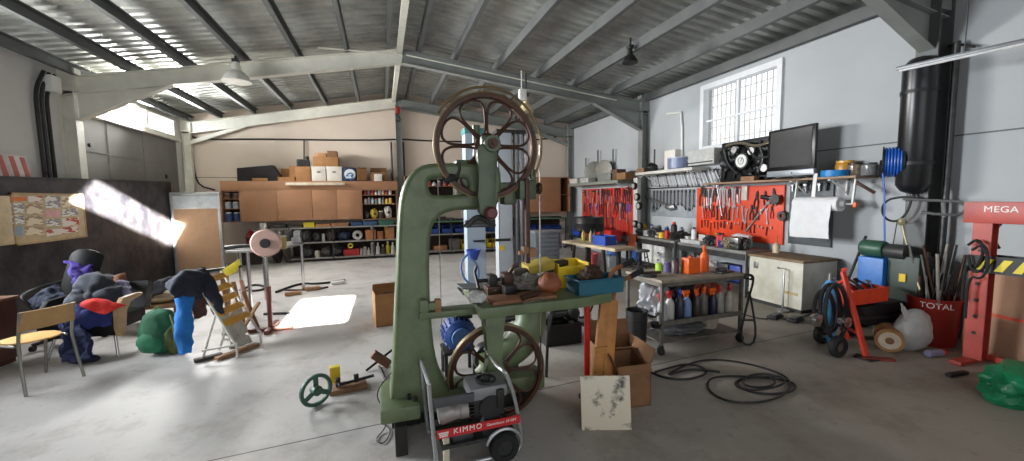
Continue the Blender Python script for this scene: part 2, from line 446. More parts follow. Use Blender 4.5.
mx = nt.nodes.new('ShaderNodeMixShader'); mx.inputs[0].default_value = .06
nt.links.new(tr.outputs[0], mx.inputs[1]); nt.links.new(gl.outputs[0], mx.inputs[2]); nt.links.new(mx.outputs[0], nt.nodes['Material Output'].inputs['Surface'])
m = MB()
m.box((XR+.06, (WY0+5.76)/2, (WZ0+WZ1)/2), (.006, 5.74-WY0, WZ1-WZ0)); m.box((XR+.06, (WY1+5.76)/2, (WZ0+WZ1)/2), (.006, WY1-5.78, WZ1-WZ0))
m.build('pane', GLASS, w1)
m = MB()                                              # grille outside
for k in range(15): m.box((XR+.17, WY0+.05+k*.107, (WZ0+WZ1)/2), (.012, .012, WZ1-WZ0+.1))
for z in (2.75, 3.0, 3.4, 3.62): m.box((XR+.17, (WY0+WY1)/2, z), (.01, WY1-WY0+.1, .012))
m.build('grille', mat('pale_grille', (196, 194, 184), .6), w1)
m = MB()
m.box((XL+.0, (TY0+TY1)/2, TZ0-.03), (.16, TY1-TY0+.1, .07)); m.box((XL, (TY0+TY1)/2, TZ1+.02), (.12, TY1-TY0+.1, .05))
for y in (TY0, 9.55, 10.7, TY1): m.box((XL, y, (TZ0+TZ1)/2), (.07, .05, TZ1-TZ0))
w2 = m.struct('window_2', WSTEEL)
m = MB(); m.box((XL-.03, (TY0+TY1)/2, (TZ0+TZ1)/2), (.006, TY1-TY0, TZ1-TZ0)); m.build('pane', GLASS, w2)
# big grey sliding door
DOORM = mat('dull_grey_door', (112, 110, 106), .7, 0, .12, 2.5)
m = MB()
m.box((XL-.02, 10.15, 1.6), (.06, 3.6, 3.2))
for z in (.9, 1.75, 2.55): m.box((XL+.015, 10.15, z), (.012, 3.58, .03))
for y in (9.35, 10.5): m.box((XL+.015, y, 1.6), (.012, .03, 3.18))
d1 = m.struct('door_1', DOORM)
m = MB(); m.box((XL+.04, 11.3, 2.25), (.03, .06, .09), bev=.01); m.cyl((XL+.05, 8.75, 2.64), (XL+.09, 8.75, 2.64), .03); m.build('door_handle', BLACK, d1)
m = MB(); m.box((XL+.05, 10.2, 3.16), (.1, 3.7, .05)); m.struct('trim_1', WSTEEL)

# ------------------------------------------------------------------ daylight and added lamps
def area(name, loc, rot, sx, sy, e, col=(1, 1, 1), spread=None):
    l = bpy.data.lights.new(name, 'AREA'); l.shape = 'RECTANGLE'; l.size = sx; l.size_y = sy; l.energy = e; l.color = col
    if spread: l.spread = spread
    o = bpy.data.objects.new(name, l); C.objects.link(o); o.location = loc; o.rotation_euler = rot; return o
# (area lamps shine along their local -Z)
tl = area('daylight_transom', (XL-.16, 10.1, 3.44), (0, -PI/2, 0), .36, 3.3, 760, (.98, .97, .95), 2.6)
tl.rotation_euler = Matrix((V((.1, .08, .99)), V((.6, .8, -.12)), V((-.8, .6, .03)))).transposed().to_euler()
area('daylight_left_opening', (XL-2.6, 5.9, 2.5), (0, -PI/2, 0), 2.6, 4.2, 1900, (.9, .95, 1))
gl_ = area('daylight_yard_ground', (XL-2.4, 5.3, -.06), (0, 0, 0), 2.6, 3.2, 750, (1, .97, .92)); gl_.rotation_euler = V((.62, .1, .78)).to_track_quat('-Z', 'Y').to_euler()
area('front_fill', (.7, YF-.25, 1.7), (PI/2, 0, 0), 5.6, 3.2, 12, (.9, .96, 1))  # weak fill lamp added behind the camera at an assumed front opening
def beam(name, src, dst, edge, w, h, e, spread=2.):
    # added lamp behind the view: parallel beam for a sunlit patch, edge direction given
    src, dst = V(src), V(dst); d = (dst-src).normalized(); x = V(edge)-d*V(edge).dot(d); x.normalize(); z = -d; y = z.cross(x)
    o = area(name, src, (0, 0, 0), w, h, e, (1, .96, .88), math.radians(spread)); mt = Matrix((x, y, z)).transposed().to_4x4(); mt.translation = src; o.matrix_world = mt
beam('panel_patch_beam', (1.12, -3.0, 3.45), (XL+.2, 9.72, 1.36), (0, .944, -.33), 1.3, .5, 170, .6)
beam('floor_patch_beam', (-1.0, -3.0, 3.6), (-.93, 6.55, 0), (1, .0, 0), .78, .5, 220, .8)
W = bpy.data.worlds.new('sky'); bpy.context.scene.world = W; W.use_nodes = True
W.node_tree.nodes['Background'].inputs[0].default_value = (.93, .96, 1, 1); W.node_tree.nodes['Background'].inputs[1].default_value = 1.5
vs = bpy.context.scene.view_settings; vs.view_transform = 'Standard'; vs.look = 'None'; vs.gamma = 1; vs.use_curve_mapping = False; vs.exposure = 0.0
# ================================================================== the old green bandsaw
def S(pts, y): return [(q.x, q.z) for q in (at(a, b, y=y) for a, b in pts)]
yb_ = 2.86
saw = place('bandsaw', 'large antique green cast iron bandsaw with spoked brown wheels in mid floor', 'bandsaw', (.3, 2.85, 0))
outer = S([(389, 404), (392, 372), (394, 330), (396, 280), (397.5, 230), (399, 206), (402, 190), (408, 177), (417, 168), (430, 165), (450, 164.5), (475, 165), (494, 166), (497, 178), (496, 200), (488, 209), (470, 209), (452, 209.5), (440, 213), (431, 222), (427.5, 240), (427, 275), (429, 315), (432, 345), (438, 368), (449, 388), (470, 402), (500, 404)], yb_)
hole = S([(426, 181), (431, 178), (460, 178), (465, 181), (466, 193), (461, 195.5), (432, 196), (427, 193)], yb_)
plate('frame_casting', GREEN, rnd(outer, 1), [rnd(hole, 1)], .26, .03, saw, loc=(0, yb_, 0))
b0 = at(380, 416, y=2.6); b1 = at(421, 416, y=2.6)
m = MB()
m.box(((b0.x+b1.x)/2+.0, 2.83, .25), (b1.x-b0.x, .47, .1), bev=.02)
m.box((.68, 3.0, .17), (1.05, .22, .12), bev=.02); m.box((.5, 2.84, .25), (.75, .2, .09), bev=.02)
bs = m.build('base_plate', GREEN, saw)
m = MB()
for x_, y_ in ((b0.x+.19, 2.7), (b1.x-.03, 2.66)): m.cyl((x_, y_, .29), (x_, y_, .33), .014, n=6)
m.build('bolt', DSTEEL, bs)
m = MB(); q = at(398, 240, y=2.72)
m.box((.245, 2.7, .93), (.05, .1, .1), bev=.01); m.box((.29, 2.7, .93), (.06, .07, .05), bev=.008); m.build('bracket', GREEN, saw)
m = MB(); m.box((.335, 2.69, .93), (.04, .05, .09), bev=.006); m.build('wood_guide', PLY, saw)
m = MB(); m.box((.42, 2.78, .855), (.42, .14, .05), bev=.012); m.build('cross_arm', GREEN, saw)

def spoked_wheel(parent, c, R, y):
    cx, cz = c
    rim = MB(); w = .027
    rim.lathe([(R-.026, -w), (R-.004, -w), (R, -w+.006), (R, w-.006), (R-.004, w), (R-.03, w), (R-.034, w-.01), (R-.036, 0), (R-.034, -w+.01)], (cx, y, cz), 64, 'Y', closed=True)
    wl = rim.build('wheel', BROWNMETAL, parent)
    tyre = MB(); tyre.lathe([(R-.001, -w+.004), (R+.008, -w+.006), (R+.008, w-.006), (R-.001, w-.004)], (cx, y, cz), 64, 'Y', closed=True)
    tyre.build('tyre', mat('worn_brass_tyre', (128, 110, 74), .4, .5, .3, 14), wl)
    for k in range(8):
        a = PI/2+k*PI/4+PI/8
        pts = []
        def pol(r, t): return (cx+r*math.cos(a+t), y, cz+r*math.sin(a+t))
        # teardrop opening between two spokes
        Ro = R-.036
        half = [(.1, .30), (.16, .35), (.23, .36), (Ro-.062, .34), (Ro-.022, .27), (Ro-.004, .14)]
        pts = [pol(.07, 0)]+[pol(r, t) for r, t in half]+[pol(Ro, 0)]+[pol(r, -t) for r, t in reversed(half)]
        m = MB(); m.tube(pts, .0088, 8, True, 2); m.build('spoke', BROWNMETAL, wl)
    m = MB(); m.lathe([(0, -.07), (.03, -.07), (.035, -.06), (.055, -.055), (.085, -.03), (.09, .03), (.055, .05), (.05, .07), (0, .07)], (cx, y, cz), 24, 'Y')
    m.build('hub', BROWNMETAL, wl)
    return wl
hub = at(486.5, 146.5, y=2.75); R_ = .364
spoked_wheel(saw, (hub.x, hub.z), R_, 2.75)
lh = at(497, 372, y=2.78)
spoked_wheel(saw, (lh.x, lh.z), R_, 2.78)
m = MB()                                             # blade
for sx in (-1, 1): m.box(((hub.x+lh.x)/2+sx*(R_+.01), 2.76, (hub.z+lh.z)/2), (.003, .022, hub.z-lh.z+.05))
m.build('blade', mat('blade_steel', (120, 118, 112), .4, .8), saw)
SHADEGREEN = mat('shaded_dark_green', (70, 84, 58), .35, 0, .3, 7, bump=.04)  # same machine green darkened, shade of the upper parts put into the colour
# upper wheel bracket, slide and tension screw
m = MB(); o_ = rnd(S([(476, 152), (480, 144), (493, 144), (498, 152), (496, 170), (497, 205), (494, 216), (480, 216), (477, 205), (479, 170)], 2.62), 1)
m.prism(o_, 2.6, 2.67, bev=.012); m.cyl((hub.x, 2.58, hub.z), (hub.x, 2.68, hub.z), .055, n=20); m.box((hub.x, 2.66, hub.z+.01), (.13, .06, .1), bev=.015); m.build('wheel_bracket', SHADEGREEN, saw)
m = MB(); m.cyl((hub.x, 2.555, hub.z), (hub.x, 2.585, hub.z), .033, n=16); m.cyl((hub.x, 2.54, hub.z), (hub.x, 2.56, hub.z), .016, n=6); m.build('axle_cap', BROWNMETAL, saw)
kn = at(491, 213, y=2.57)
m = MB(); m.lathe([(0, .03), (.03, .03), (.042, .02), (.042, -.01), (.03, -.02), (.015, -.05), (0, -.05)], (kn.x, 2.57, kn.z), 20, 'Y'); m.build('tension_knob', mat('dark_red_knob', (96, 34, 30), .4), saw)
m = MB(); g0 = at(456, 190, y=2.8); g1 = at(527, 190, y=2.8)
m.box(((g0.x+g1.x)/2, 2.84, g0.z), (g1.x-g0.x, .12, .11), bev=.02)
m.box((g0.x+.06, 2.84, g0.z+.06), (.13, .16, .3), bev=.025); m.box((hub.x+.18, 2.84, g0.z-.03), (.1, .14, .16), bev=.02)
m.cyl((hub.x-.06, 2.8, g0.z+.1), (hub.x-.06, 2.8, hub.z+.15), .028, n=12); m.build('slide_housing', SHADEGREEN, saw)
m = MB(); a_ = at(476, 214, y=2.66); m.tube([(a_.x-.06, 2.66, a_.z-.08), (a_.x, 2.66, a_.z-.02), (a_.x+.06, 2.66, a_.z-.03), (a_.x+.12, 2.66, a_.z-.09)], .02, 8, smooth=2)
m.box((a_.x+.03, 2.68, a_.z-.08), (.22, .05, .025), bev=.008); m.build('blade_scraper', DSTEEL, saw)
m = MB(); a_ = at(454, 176, y=2.8)
m.tube([(a_.x-.02, 2.74, a_.z-.04), (a_.x+.03, 2.74, a_.z+.03), (a_.x+.02, 2.74, a_.z+.09)], .016, 8, smooth=1); m.blob((a_.x-.03, 2.76, a_.z-.02), (.06, .05, .045), 3, .2, sub=2); m.build('lever', DSTEEL, saw)
# guard around the wheel, guide bar
m = MB(); m.tube([(hub.x+(R_+.03)*math.cos(t), 2.7, hub.z+(R_+.03)*math.sin(t)) for t in [math.radians(a) for a in range(150, -36, -6)]], .009, 8)
m.tube([(hub.x+(R_+.03)*math.cos(t), 2.8, hub.z+(R_+.03)*math.sin(t)) for t in [math.radians(a) for a in range(70, -36, -6)]], .009, 8); m.build('wheel_guard', mat('old_brass_guard', (120, 98, 64), .45, .4, .3, 12), saw)
gb = at(526, 190, y=2.72); gl_ = at(526, 252, y=2.72)
m = MB(); m.box((gb.x+.01, 2.75, gb.z), (.13, .1, .14), bev=.015); m.box((gb.x+.06, 2.75, gb.z+.1), (.04, .06, .1), bev=.01); m.build('guide_bracket', SHADEGREEN, saw)
m = MB(); m.box((gb.x, 2.7, (gb.z+gl_.z)/2), (.032, .035, gb.z-gl_.z+.16), bev=.004); m.build('guide_bar', BROWNMETAL, saw)
m = MB(); m.cyl((gb.x+.05, 2.73, gb.z+.01), (gb.x+.11, 2.73, gb.z+.01), .012); m.lathe([(0, -.012), (.04, -.012), (.045, 0), (.04, .012), (0, .012)], (gb.x+.105, 2.73, gb.z+.01), 18, 'X'); m.build('clamp_knob', BROWNMETAL, saw)
m = MB(); m.box((gl_.x-.02, 2.68, gl_.z+.02), (.04, .05, .05), bev=.005); m.box((gl_.x+.03, 2.68, gl_.z-.0), (.05, .05, .07), bev=.005); m.box((gl_.x-.05, 2.7, gl_.z-.0), (.03, .03, .03), bev=.005); m.build('guide_block', PLY, saw)
# table
TZ = .92
t0 = at(479.5, 309, z=TZ); t1 = at(582, 298, z=TZ); t2 = at(612, 292.5, z=TZ); t3 = at(562, 281, z=TZ); t4 = at(462.5, 284, z=TZ)
m = MB(); m.prism([(q.x, q.y) for q in (t0, t1, t2, t3, t4)], TZ-.075, TZ, 'XY', bev=.012); m.build('table', GREEN, saw)
m = MB()
pa = at(494, 320, y=2.62); pb = at(494, 366, y=2.62)
m.prism([(pa.x-.09, TZ-.07), (pa.x+.08, TZ-.07), (pa.x+.055, pa.z-.1), (pb.x+.035, pb.z+.06), (pb.x+.075, pb.z-.02), (pb.x+.085, pb.z-.13), (pb.x+.045, pb.z-.13), (pb.x+.02, pb.z-.04), (pb.x-.02, pb.z-.04), (pb.x-.045, pb.z-.13), (pb.x-.085, pb.z-.13), (pb.x-.075, pb.z-.02), (pb.x-.035, pb.z+.06), (pa.x-.05, pa.z-.1)], 2.58, 2.68, bev=.015)
m.build('table_leg', GREEN, saw)
m = MB(); m.tube([(1.12, 2.98, TZ-.06), (1.13, 2.98, .72), (1.1, 2.98, .58), (1.0, 2.98, .46), (.84, 2.98, .36), (.7, 2.98, .24)], lambda t: .085+.05*math.sin(PI*min(1, t*1.1)), 14, smooth=2); m.build('table_leg', GREEN, saw)
for px in (508, 560):
    q = at(px, 318, y=2.75); m = MB(); m.box((q.x, 2.8, TZ-.13), (.07, .1, .12), bev=.02); m.cyl((q.x-.05, 2.75, TZ-.15), (q.x+.05, 2.75, TZ-.15), .025); m.build('tilt_clamp', DSTEEL, saw)
# drive shaft and pulley at the bottom
m = MB(); m.cyl((lh.x, 2.55, lh.z), (lh.x, 3.25, lh.z), .03); m.lathe([(0, -.05), (.11, -.05), (.12, 0), (.11, .05), (0, .05)], (lh.x, 3.1, lh.z), 24, 'Y'); m.build('drive_shaft', DSTEEL, saw)
m = MB(); m.box((lh.x, 2.96, .3), (.16, .2, .24), bev=.03); m.build('lower_bearing', GREEN, saw)
# blocks it stands on
p, w, h = fit(395, 409, 418, 456)
MB().box((p.x, p.y+.22, .1), (.075, .45, .2), bev=.006).solo('support_beam', mat('black_timber', (32, 30, 28), .8), 'short black beam under the front edge of the green bandsaw base', 'beam')
MB().box((.62, 3.0, .055), (.9, .2, .11), bev=.006).solo('support_beam', mat('black_timber', (32, 30, 28), .8), 'dark timber lying under the bandsaw base behind its lower wheel', 'beam')
MB().box((.11, 2.95, .1), (.2, .12, .2), bev=.006).solo('support_beam', mat('black_timber', (32, 30, 28), .8), 'rear black packing block under the back of the bandsaw base', 'beam')

# blue motor behind the saw
mo = at(459, 372, z=0.); mo = V((.72, 3.62, 0))
t = place('electric_motor', 'blue electric motor with a pulley behind the bandsaw lower wheel', 'motor', (mo.x, mo.y, 0))
p_ = at(458, 332, y=3.62)
m = MB(); m.lathe([(0, -.14), (.07, -.14), (.135, -.1), (.14, .12), (.1, .16), (0, .16)], (p_.x, 3.62, p_.z), 24, 'Y')
for k in range(20): a = k*PI/10; m.box((p_.x+.14*math.cos(a), 3.63, p_.z+.14*math.sin(a)), (.012, .2, .03), rot=Matrix.Rotation(-a+PI/2, 3, 'Y'))
bd = m.build('motor_body', mat('motor_blue', (42, 74, 140), .4), t)
m = MB(); m.lathe([(0, -.02), (.085, -.02), (.09, 0), (.085, .02), (0, .02)], (p_.x, 3.45, p_.z), 22, 'Y'); m.cyl((p_.x, 3.43, p_.z), (p_.x, 3.5, p_.z), .02); m.build('fan_cover', mat('motor_blue_light', (84, 122, 180), .4), t)
m = MB(); m.box((p_.x+.05, 3.62, p_.z+.17), (.16, .12, .07), bev=.01); m.build('terminal_box', BLACK, t)
m = MB(); m.box((p_.x, 3.64, p_.z-.16), (.3, .26, .03)); 
for sx in (-1, 1):
    for sy in (-1, 1): m.bar((p_.x+sx*.13, 3.64+sy*.11, 0), (p_.x+sx*.13, 3.64+sy*.11, p_.z-.16), .03, .03)
m.build('mount', DSTEEL, t)

# skewed feet of the saw behind the generator, more clutter
t = place('motor_rail', 'grey steel rail slanting on the floor right of the bandsaw lower wheel', 'rail', (1.15, 2.9, 0))
m = MB(); a_ = at(489, 330, y=3.0); b_ = at(524, 384, z=.03); m.bar((a_.x, 3.0, a_.z), (b_.x, b_.y, .04), .07, .07, bev=.01); m.build('rail_bar', mat('greasy_steel', (92, 92, 86), .45, .4, .3), t); m = MB(); m.box((b_.x, b_.y, .02), (.16, .14, .04), bev=.008); m.build('rail_foot', DSTEEL, t)
MB().bar(at(548, 330, y=3.3), at(555, 300, y=3.25), .03, .03).cyl((at(546, 338, y=3.3).x, 3.3, 0), at(548, 330, y=3.3), .014).solo('lever_bar', DSTEEL, 'dark lever rising from the floor right of the bandsaw lower wheel', 'lever')
# ---------------------------------------------------------------- generator on a tube frame
k0 = at(436.7, 434, z=.25); k1 = at(519, 417, z=.25)
kx = (k1-k0); KL = kx.length; krz = math.atan2(kx.y, kx.x)
kr = thing('generator', 'petrol generator in silver tube frame with red name band before the bandsaw', 'generator', (k0.x, k0.y, 0), krz)
ALU = mat('brushed_tube', (176, 178, 180), .35, .6, .1, 10)
def kz(px, py): # photo point -> local (x,z) on the machine's front plane
    d = _fw + R2*((px-512)/FPX) - U2*((py-230.5)/FPX); n_ = V((-math.sin(krz), math.cos(krz), 0))
    t_ = (k0-EYE).dot(n_)/d.dot(n_); q = EYE+d*t_-k0; return (q.dot(V((math.cos(krz), math.sin(krz), 0))), q.z+.25)
def kp(pts, y): return [(a, y, b) for a, b in (kz(*q) for q in pts)]
zg = kz(500, 455)[1]
dk = .4
m = MB(); l = kp([(429, 385), (431, 410), (434, 440), (436, 458)], 0); lx = l[-1][0]
m.tube(l+[(lx, 0, .03), (lx+.03, 0, .02), (lx+.3, 0, .02)]+[(KL-.05, 0, .02)], .0125, 8, smooth=1)
r = kp([(504, 371), (507, 375), (514, 395), (518, 415), (521.5, 440), (520, 448), (513, 453)], 0)
m.tube([(r[0][0]-.02, .1, r[0][2]+.0)]+r, .0125, 8, smooth=2)
m.tube([(a, dk, b) for a, _, b in l]+[(lx, dk, .02), (KL-.05, dk, .02)], .0125, 8, smooth=1)
m.tube([(a, dk, b) for a, _, b in r]+[(r[-1][0]+.0, dk, .02)], .0125, 8, smooth=1)
m.tube([l[0], (l[0][0], dk, l[0][2])], .0125, 8); m.tube([(r[0][0]-.02, .1, r[0][2]), (r[0][0]-.01, dk, r[0][2])], .0125, 8)
m.build('tube_frame', ALU, kr)
a_ = kz(433, 407); b_ = kz(474, 394)
m = MB(); m.box(((a_[0]+b_[0])/2, .0, (a_[1]+b_[1])/2), (b_[0]-a_[0], .02, .055), bev=.004); m.build('cross_panel', mat('dark_panel', (70, 72, 76), .5), kr)
lab0 = kz(436.7, 433.5); lab1 = kz(518.5, 417)
sl = math.atan2(lab1[1]-lab0[1], lab1[0]-lab0[0]); lc = ((lab0[0]+lab1[0])/2, (lab0[1]+lab1[1])/2)
m = MB(); m.box((lc[0], -.02, lc[1]), (KL, .006, .052), rot=Matrix.Rotation(-sl, 3, 'Y')); lab = m.build('name_band', mat('band_red', (190, 34, 40), .4, 0, .05), kr)
TXT = mat('lettering_white', (235, 232, 226), .5, 0, .03)
def ktext(nm, body, size, px, py, sp=1.15, sh=0.):
    q = kz(px, py); words(nm, body, size, TXT, lab, Matrix.Translation((q[0], -.0245, q[1])) @ Matrix.Rotation(-sl, 4, 'Y') @ Matrix.Rotation(PI/2, 4, 'X'), .0015, sh, sp)
ktext('lettering', 'KIMMO', .047, 467, 426.5, 1.25); ktext('lettering', 'Generators 10 GM', .025, 500, 420.2, 1.0, .25)
m = MB(); q = kz(443, 432.5); 
for k in range(3): m.box((q[0], -.0245, q[1]+.011-k*.011), (.06-.006*k, .002, .007), rot=Matrix.Rotation(-sl, 3, 'Y'))
m.build('emblem', TXT, lab)
m = MB(); q = kz(440, 421); q2 = kz(470, 414)
m.cyl((q[0], .08, q[1]-.01), (q2[0], .08, q2[1]), .05, n=18); m.cyl((q[0]+.01, .08, q[1]-.01), (q2[0]-.09, .08, q2[1]), .058, n=18)
m.cyl((q2[0]-.05, .08, q2[1]), (q2[0], .08, q2[1]), .06, n=18); m.build('alternator', mat('light_grey_casting', (150, 146, 140), .5, .3, .3, 16, bump=.1), kr)
ec = kz(490, 405)
m = MB(); m.box((ec[0], .13, ec[1]), (.2, .22, .17), bev=.02); m.cyl((ec[0]+.01, .0, ec[1]-.02), (ec[0]+.01, .05, ec[1]-.02), .075, n=22); m.box((ec[0]+.07, .02, ec[1]+.03), (.05, .06, .12), bev=.01)
for k in range(5): m.box((ec[0]-.11, .1, ec[1]-.05+k*.022), (.03, .16, .008))
m.build('engine', BLACK, kr)
fc = kz(490, 391)
m = MB(); m.box((fc[0]-.0, .12, fc[1]-.02), (.25, .22, .085), bev=.028); tk = m.build('fuel_tank', mat('tank_grey', (128, 128, 130), .4, .2), kr)
m = MB(); m.lathe([(.06, 0), (.068, .004), (.068, .016), (.06, .02)], (fc[0]+.0, .1, fc[1]+.022), 22, closed=True); m.lathe([(0, 0), (.03, 0), (.03, .022), (.02, .03), (0, .03)], (fc[0], .1, fc[1]+.022), 16); m.build('filler_cap', DSTEEL, tk)
m = MB(); cc = kz(495, 430); m.lathe([(0, -.04), (.06, -.04), (.075, -.01), (.075, .06), (0, .06)], (cc[0], .08, cc[1]), 20, 'Y'); m.cyl((cc[0]+.02, .08, cc[1]-.05), (cc[0]+.03, .08, cc[1]-.16), .022); m.box((cc[0]-.2, .06, cc[1]-.02), (.13, .1, .06), bev=.01); m.build('pump_housing', DSTEEL, kr)
m = MB(); m.box((lc[0], .1, .16), (KL-.05, .24, .02)); m.build('bed_plate', DSTEEL, kr)
wc = kz(503, 464); wz = .095
m = MB(); m.lathe([(.05, -.03), (.085, -.032), (.095, -.018), (.095, .018), (.085, .032), (.05, .03)], (wc[0], -.03, wz), 26, 'Y', closed=True); wl = m.build('wheel', RUBBER, kr)
m = MB(); m.lathe([(0, -.02), (.055, -.022), (.055, .022), (0, .02)], (wc[0], -.03, wz), 22, 'Y'); m.build('wheel_rim', DSTEEL, wl)
m = MB(); m.tube([(wc[0]+.115*math.cos(t), -.03, wz+.115*math.sin(t)) for t in [math.radians(a) for a in range(20, 175, 12)]], .011, 8); m.build('mudguard', ALU, kr)
m = MB(); q = kz(447, 452); m.box((q[0], .03, .1), (.035, .05, .2), bev=.004); m.build('leg', mat('cream_leg', (196, 186, 164), .6), kr)

# ---------------------------------------------------------------- what lies on the saw table
SMALL = [('hex_nut', 476, 300, DSTEEL, 'dark steel block between the white rag and the metal tray on the saw table'), ('oil_can', 530, 297, BROWNMETAL, 'rusty cylinder lying on the reddish board right of the black box'), ('file', 535, 301, STEEL, 'bright file lying along the front edge of the saw table'), ('rod_end', 552, 286, DSTEEL, 'dark rod end poking out beside the tan leather bag')]
for k, (nm, px, py, mt, lb) in enumerate(SMALL):
    q = at(px, py, z=.95); m = MB()
    if k == 2: m.bar((-.1, 0, 0), (.1, .02, 0), .02, .008)
    elif k == 0: m.box((0, 0, .0), (.05, .05, .05), bev=.008)
    else: m.cyl((-.07, 0, .0), (.07, .03, .01), .022, n=14); m.cyl((.07, .03, .01), (.11, .045, .015), .012, n=10)
    m.solo(nm, mt, lb, nm.replace('_', ' '), loc=(q.x, q.y, .95), rz=.2*k)
def on_table(px0, px1, yt, yb, z=TZ): return fit(px0, px1, yt, yb, z)
p, w, h = on_table(490, 560, 293, 302)
MB().box((p.x, p.y+.1, TZ+.012), (w, .2, .022), rz=.08, bev=.003).solo('board', mat('reddish_board', (138, 92, 64), .7), 'flat reddish wooden board lying on the front of the saw table', 'board')
p, w, h = on_table(463, 493, 283, 293)
MB().box((p.x-.01, p.y+.12, TZ+.03), (w, .16, .008), rot=Euler((.06, .08, .1)).to_matrix()).box((p.x-.03, p.y+.1, TZ+.013), (.06, .1, .026)).solo('metal_tray', mat('grey_tray', (120, 122, 122), .4, .4), 'flat grey metal tray on the left end of the saw table', 'tray')
p, w, h = on_table(470, 489, 291, 306)
MB().blob((p.x, p.y+.08, TZ+.045), (w*.5, .07, .045), 5, .22, 2.2, 4, flat=-.8).solo('paper_rag', mat('white_rag', (196, 196, 192), .9), 'crumpled white rag at the left front corner of the saw table', 'rag')
p, w, h = on_table(505, 518, 289, 298)
MB().box((p.x, p.y+.05, TZ+.055), (w, .07, .062), rz=.1, bev=.005).solo('small_box', BLACK, 'small black box on the reddish board on the saw table', 'box')
p, w, h = on_table(516, 548, 277, 294)
MB().blob((p.x, p.y+.12, TZ+.075), (w*.52, .09, .06), 8, .45, 2.6, 4, flat=-.85).solo('rag', mat('grey_dirty_cloth', (122, 118, 110), .9), 'crumpled grey dirty cloth in the middle of the saw table', 'rag')
p, w, h = on_table(492, 505, 289, 296)
MB().blob((p.x, p.y+.1, TZ+.03), (w*.5, .05, .025), 11, .3, 2.6, 3, flat=-.8).solo('sponge', mat('pale_green_sponge', (140, 158, 132), .8), 'small pale green scrap beside the black box on the saw table', 'scrap')
t = place('machine_vice', 'dark brown iron drill vice with a screw handle on the saw table', 'vice', (at(500, 288, z=TZ).x, 2.95, TZ))
vx = at(500, 275, y=2.95).x
m = MB(); m.box((vx, 2.95, TZ+.03), (.24, .14, .06), bev=.01); m.box((vx+.05, 2.95, TZ+.1), (.08, .14, .1), bev=.015); m.build('vice_body', BROWNMETAL, t)
m = MB(); m.box((vx-.07, 2.95, TZ+.1), (.07, .13, .09), bev=.015); m.build('jaw', mat('black_iron', (40, 36, 32), .5, .4), t)
m = MB(); m.cyl((vx-.2, 2.95, TZ+.1), (vx, 2.95, TZ+.1), .015); m.tube([(vx-.19, 2.88, TZ+.06), (vx-.19, 3.0, TZ+.16), (vx-.17, 3.02, TZ+.2)], .012, 6); m.build('screw_handle', mat('black_iron', (40, 36, 32), .5, .4), t)
p = at(512, 270, y=2.98)
MB().tube([(p.x-.04, 2.98, TZ+.0), (p.x-.03, 2.98, TZ+.12), (p.x, 2.96, TZ+.19), (p.x+.04, 2.95, TZ+.21)], .018, 8, smooth=2).box((p.x-.04, 2.98, TZ+.01), (.1, .1, .02)).blob((p.x+.06, 2.98, TZ+.03), (.05, .05, .04), 2, .4).solo('clamp', BROWNMETAL, 'curved brown iron clamp arm standing among the clutter on the saw table', 'clamp')
t = place('belt_guard', 'long dark worn belt guard lying across the saw table behind the cloth', 'belt guard', (1.15, 3.0, TZ))
m = MB(); q0 = at(514, 283, y=2.98); q1 = at(566, 272, y=3.05); m.bar((q0.x, 2.98, TZ+.13), (q1.x, 3.05, TZ+.185), .09, .05, bev=.015); m.box((1.05, 3.0, TZ+.06), (.06, .08, .12)); m.box((1.3, 3.03, TZ+.075), (.06, .08, .15)); m.build('guard_body', mat('dark_brown_leather', (48, 36, 28), .6), t)
q = at(539, 266, y=3.0)
MB().box((q.x, 3.02, q.z+.0), (.235, .16, .075), rot=Euler((.1, -.16, .05)).to_matrix(), bev=.012).solo('foam_block', mat('olive_foam', (172, 150, 62), .85), 'tilted olive yellow foam block on top of the saw table clutter', 'foam block')
t = place('storage_bin', 'open bright yellow plastic bin on the saw table behind the teal tray', 'bin', (at(572, 285, y=2.98).x, 2.98, TZ))
bx = at(570, 285, y=2.98).x; z0 = TZ; z1 = at(570, 262, y=2.98).z
m = MB(); w_ = .27
for sx in (-1, 1): m.box((bx+sx*w_/2, 3.02, (z0+z1)/2), (.008, .22, z1-z0))
m.box((bx, 2.91, (z0+z1)/2-.015), (w_, .008, z1-z0-.03)); m.box((bx, 3.13, (z0+z1)/2), (w_, .008, z1-z0)); m.box((bx, 3.02, z0+.006), (w_, .22, .01)); m.build('bin_body', YELLOW, t)
m = MB(); m.tube([(bx-w_/2, 2.91, z1-.03), (bx+w_/2, 2.91, z1-.03), (bx+w_/2, 3.13, z1), (bx-w_/2, 3.13, z1)], .009, 6, True); m.build('bin_rim', mat('yellow_light', (240, 210, 60), .45), t)
p, w, h = on_table(543, 570, 272, 298)
MB().blob((p.x+.0, p.y+.13, TZ+.085), (w*.45, .09, .085), 21, .16, 1.4, 4, flat=-.95).solo('leather_bag', mat('tan_leather', (142, 80, 46), .6, 0, .3, 5), 'tan orange leather bag slumped on the saw table left of the teal tray', 'bag')
t = place('tool_tray', 'teal plastic tray holding a brown rag at the right end of the saw table', 'tray', (at(593, 297, z=TZ).x, 2.66, TZ))
a_ = at(572, 296, z=TZ); b_ = at(615, 294, z=TZ); ty = 2.72; ax = at(572, 290, y=ty).x; bx2 = at(616, 290, y=ty).x
TEAL = mat('teal_plastic', (22, 92, 112), .45, 0, .1)
m = MB(); h_ = .11
m.box(((ax+bx2)/2, ty, TZ+.006), (bx2-ax-.03, .2, .012), bev=.004)
m.prism([(ax, TZ+h_), (bx2, TZ+h_), (bx2-.02, TZ), (ax+.02, TZ)], ty-.11, ty-.1); m.prism([(ax, TZ+h_), (bx2, TZ+h_), (bx2-.02, TZ), (ax+.02, TZ)], ty+.1, ty+.11)
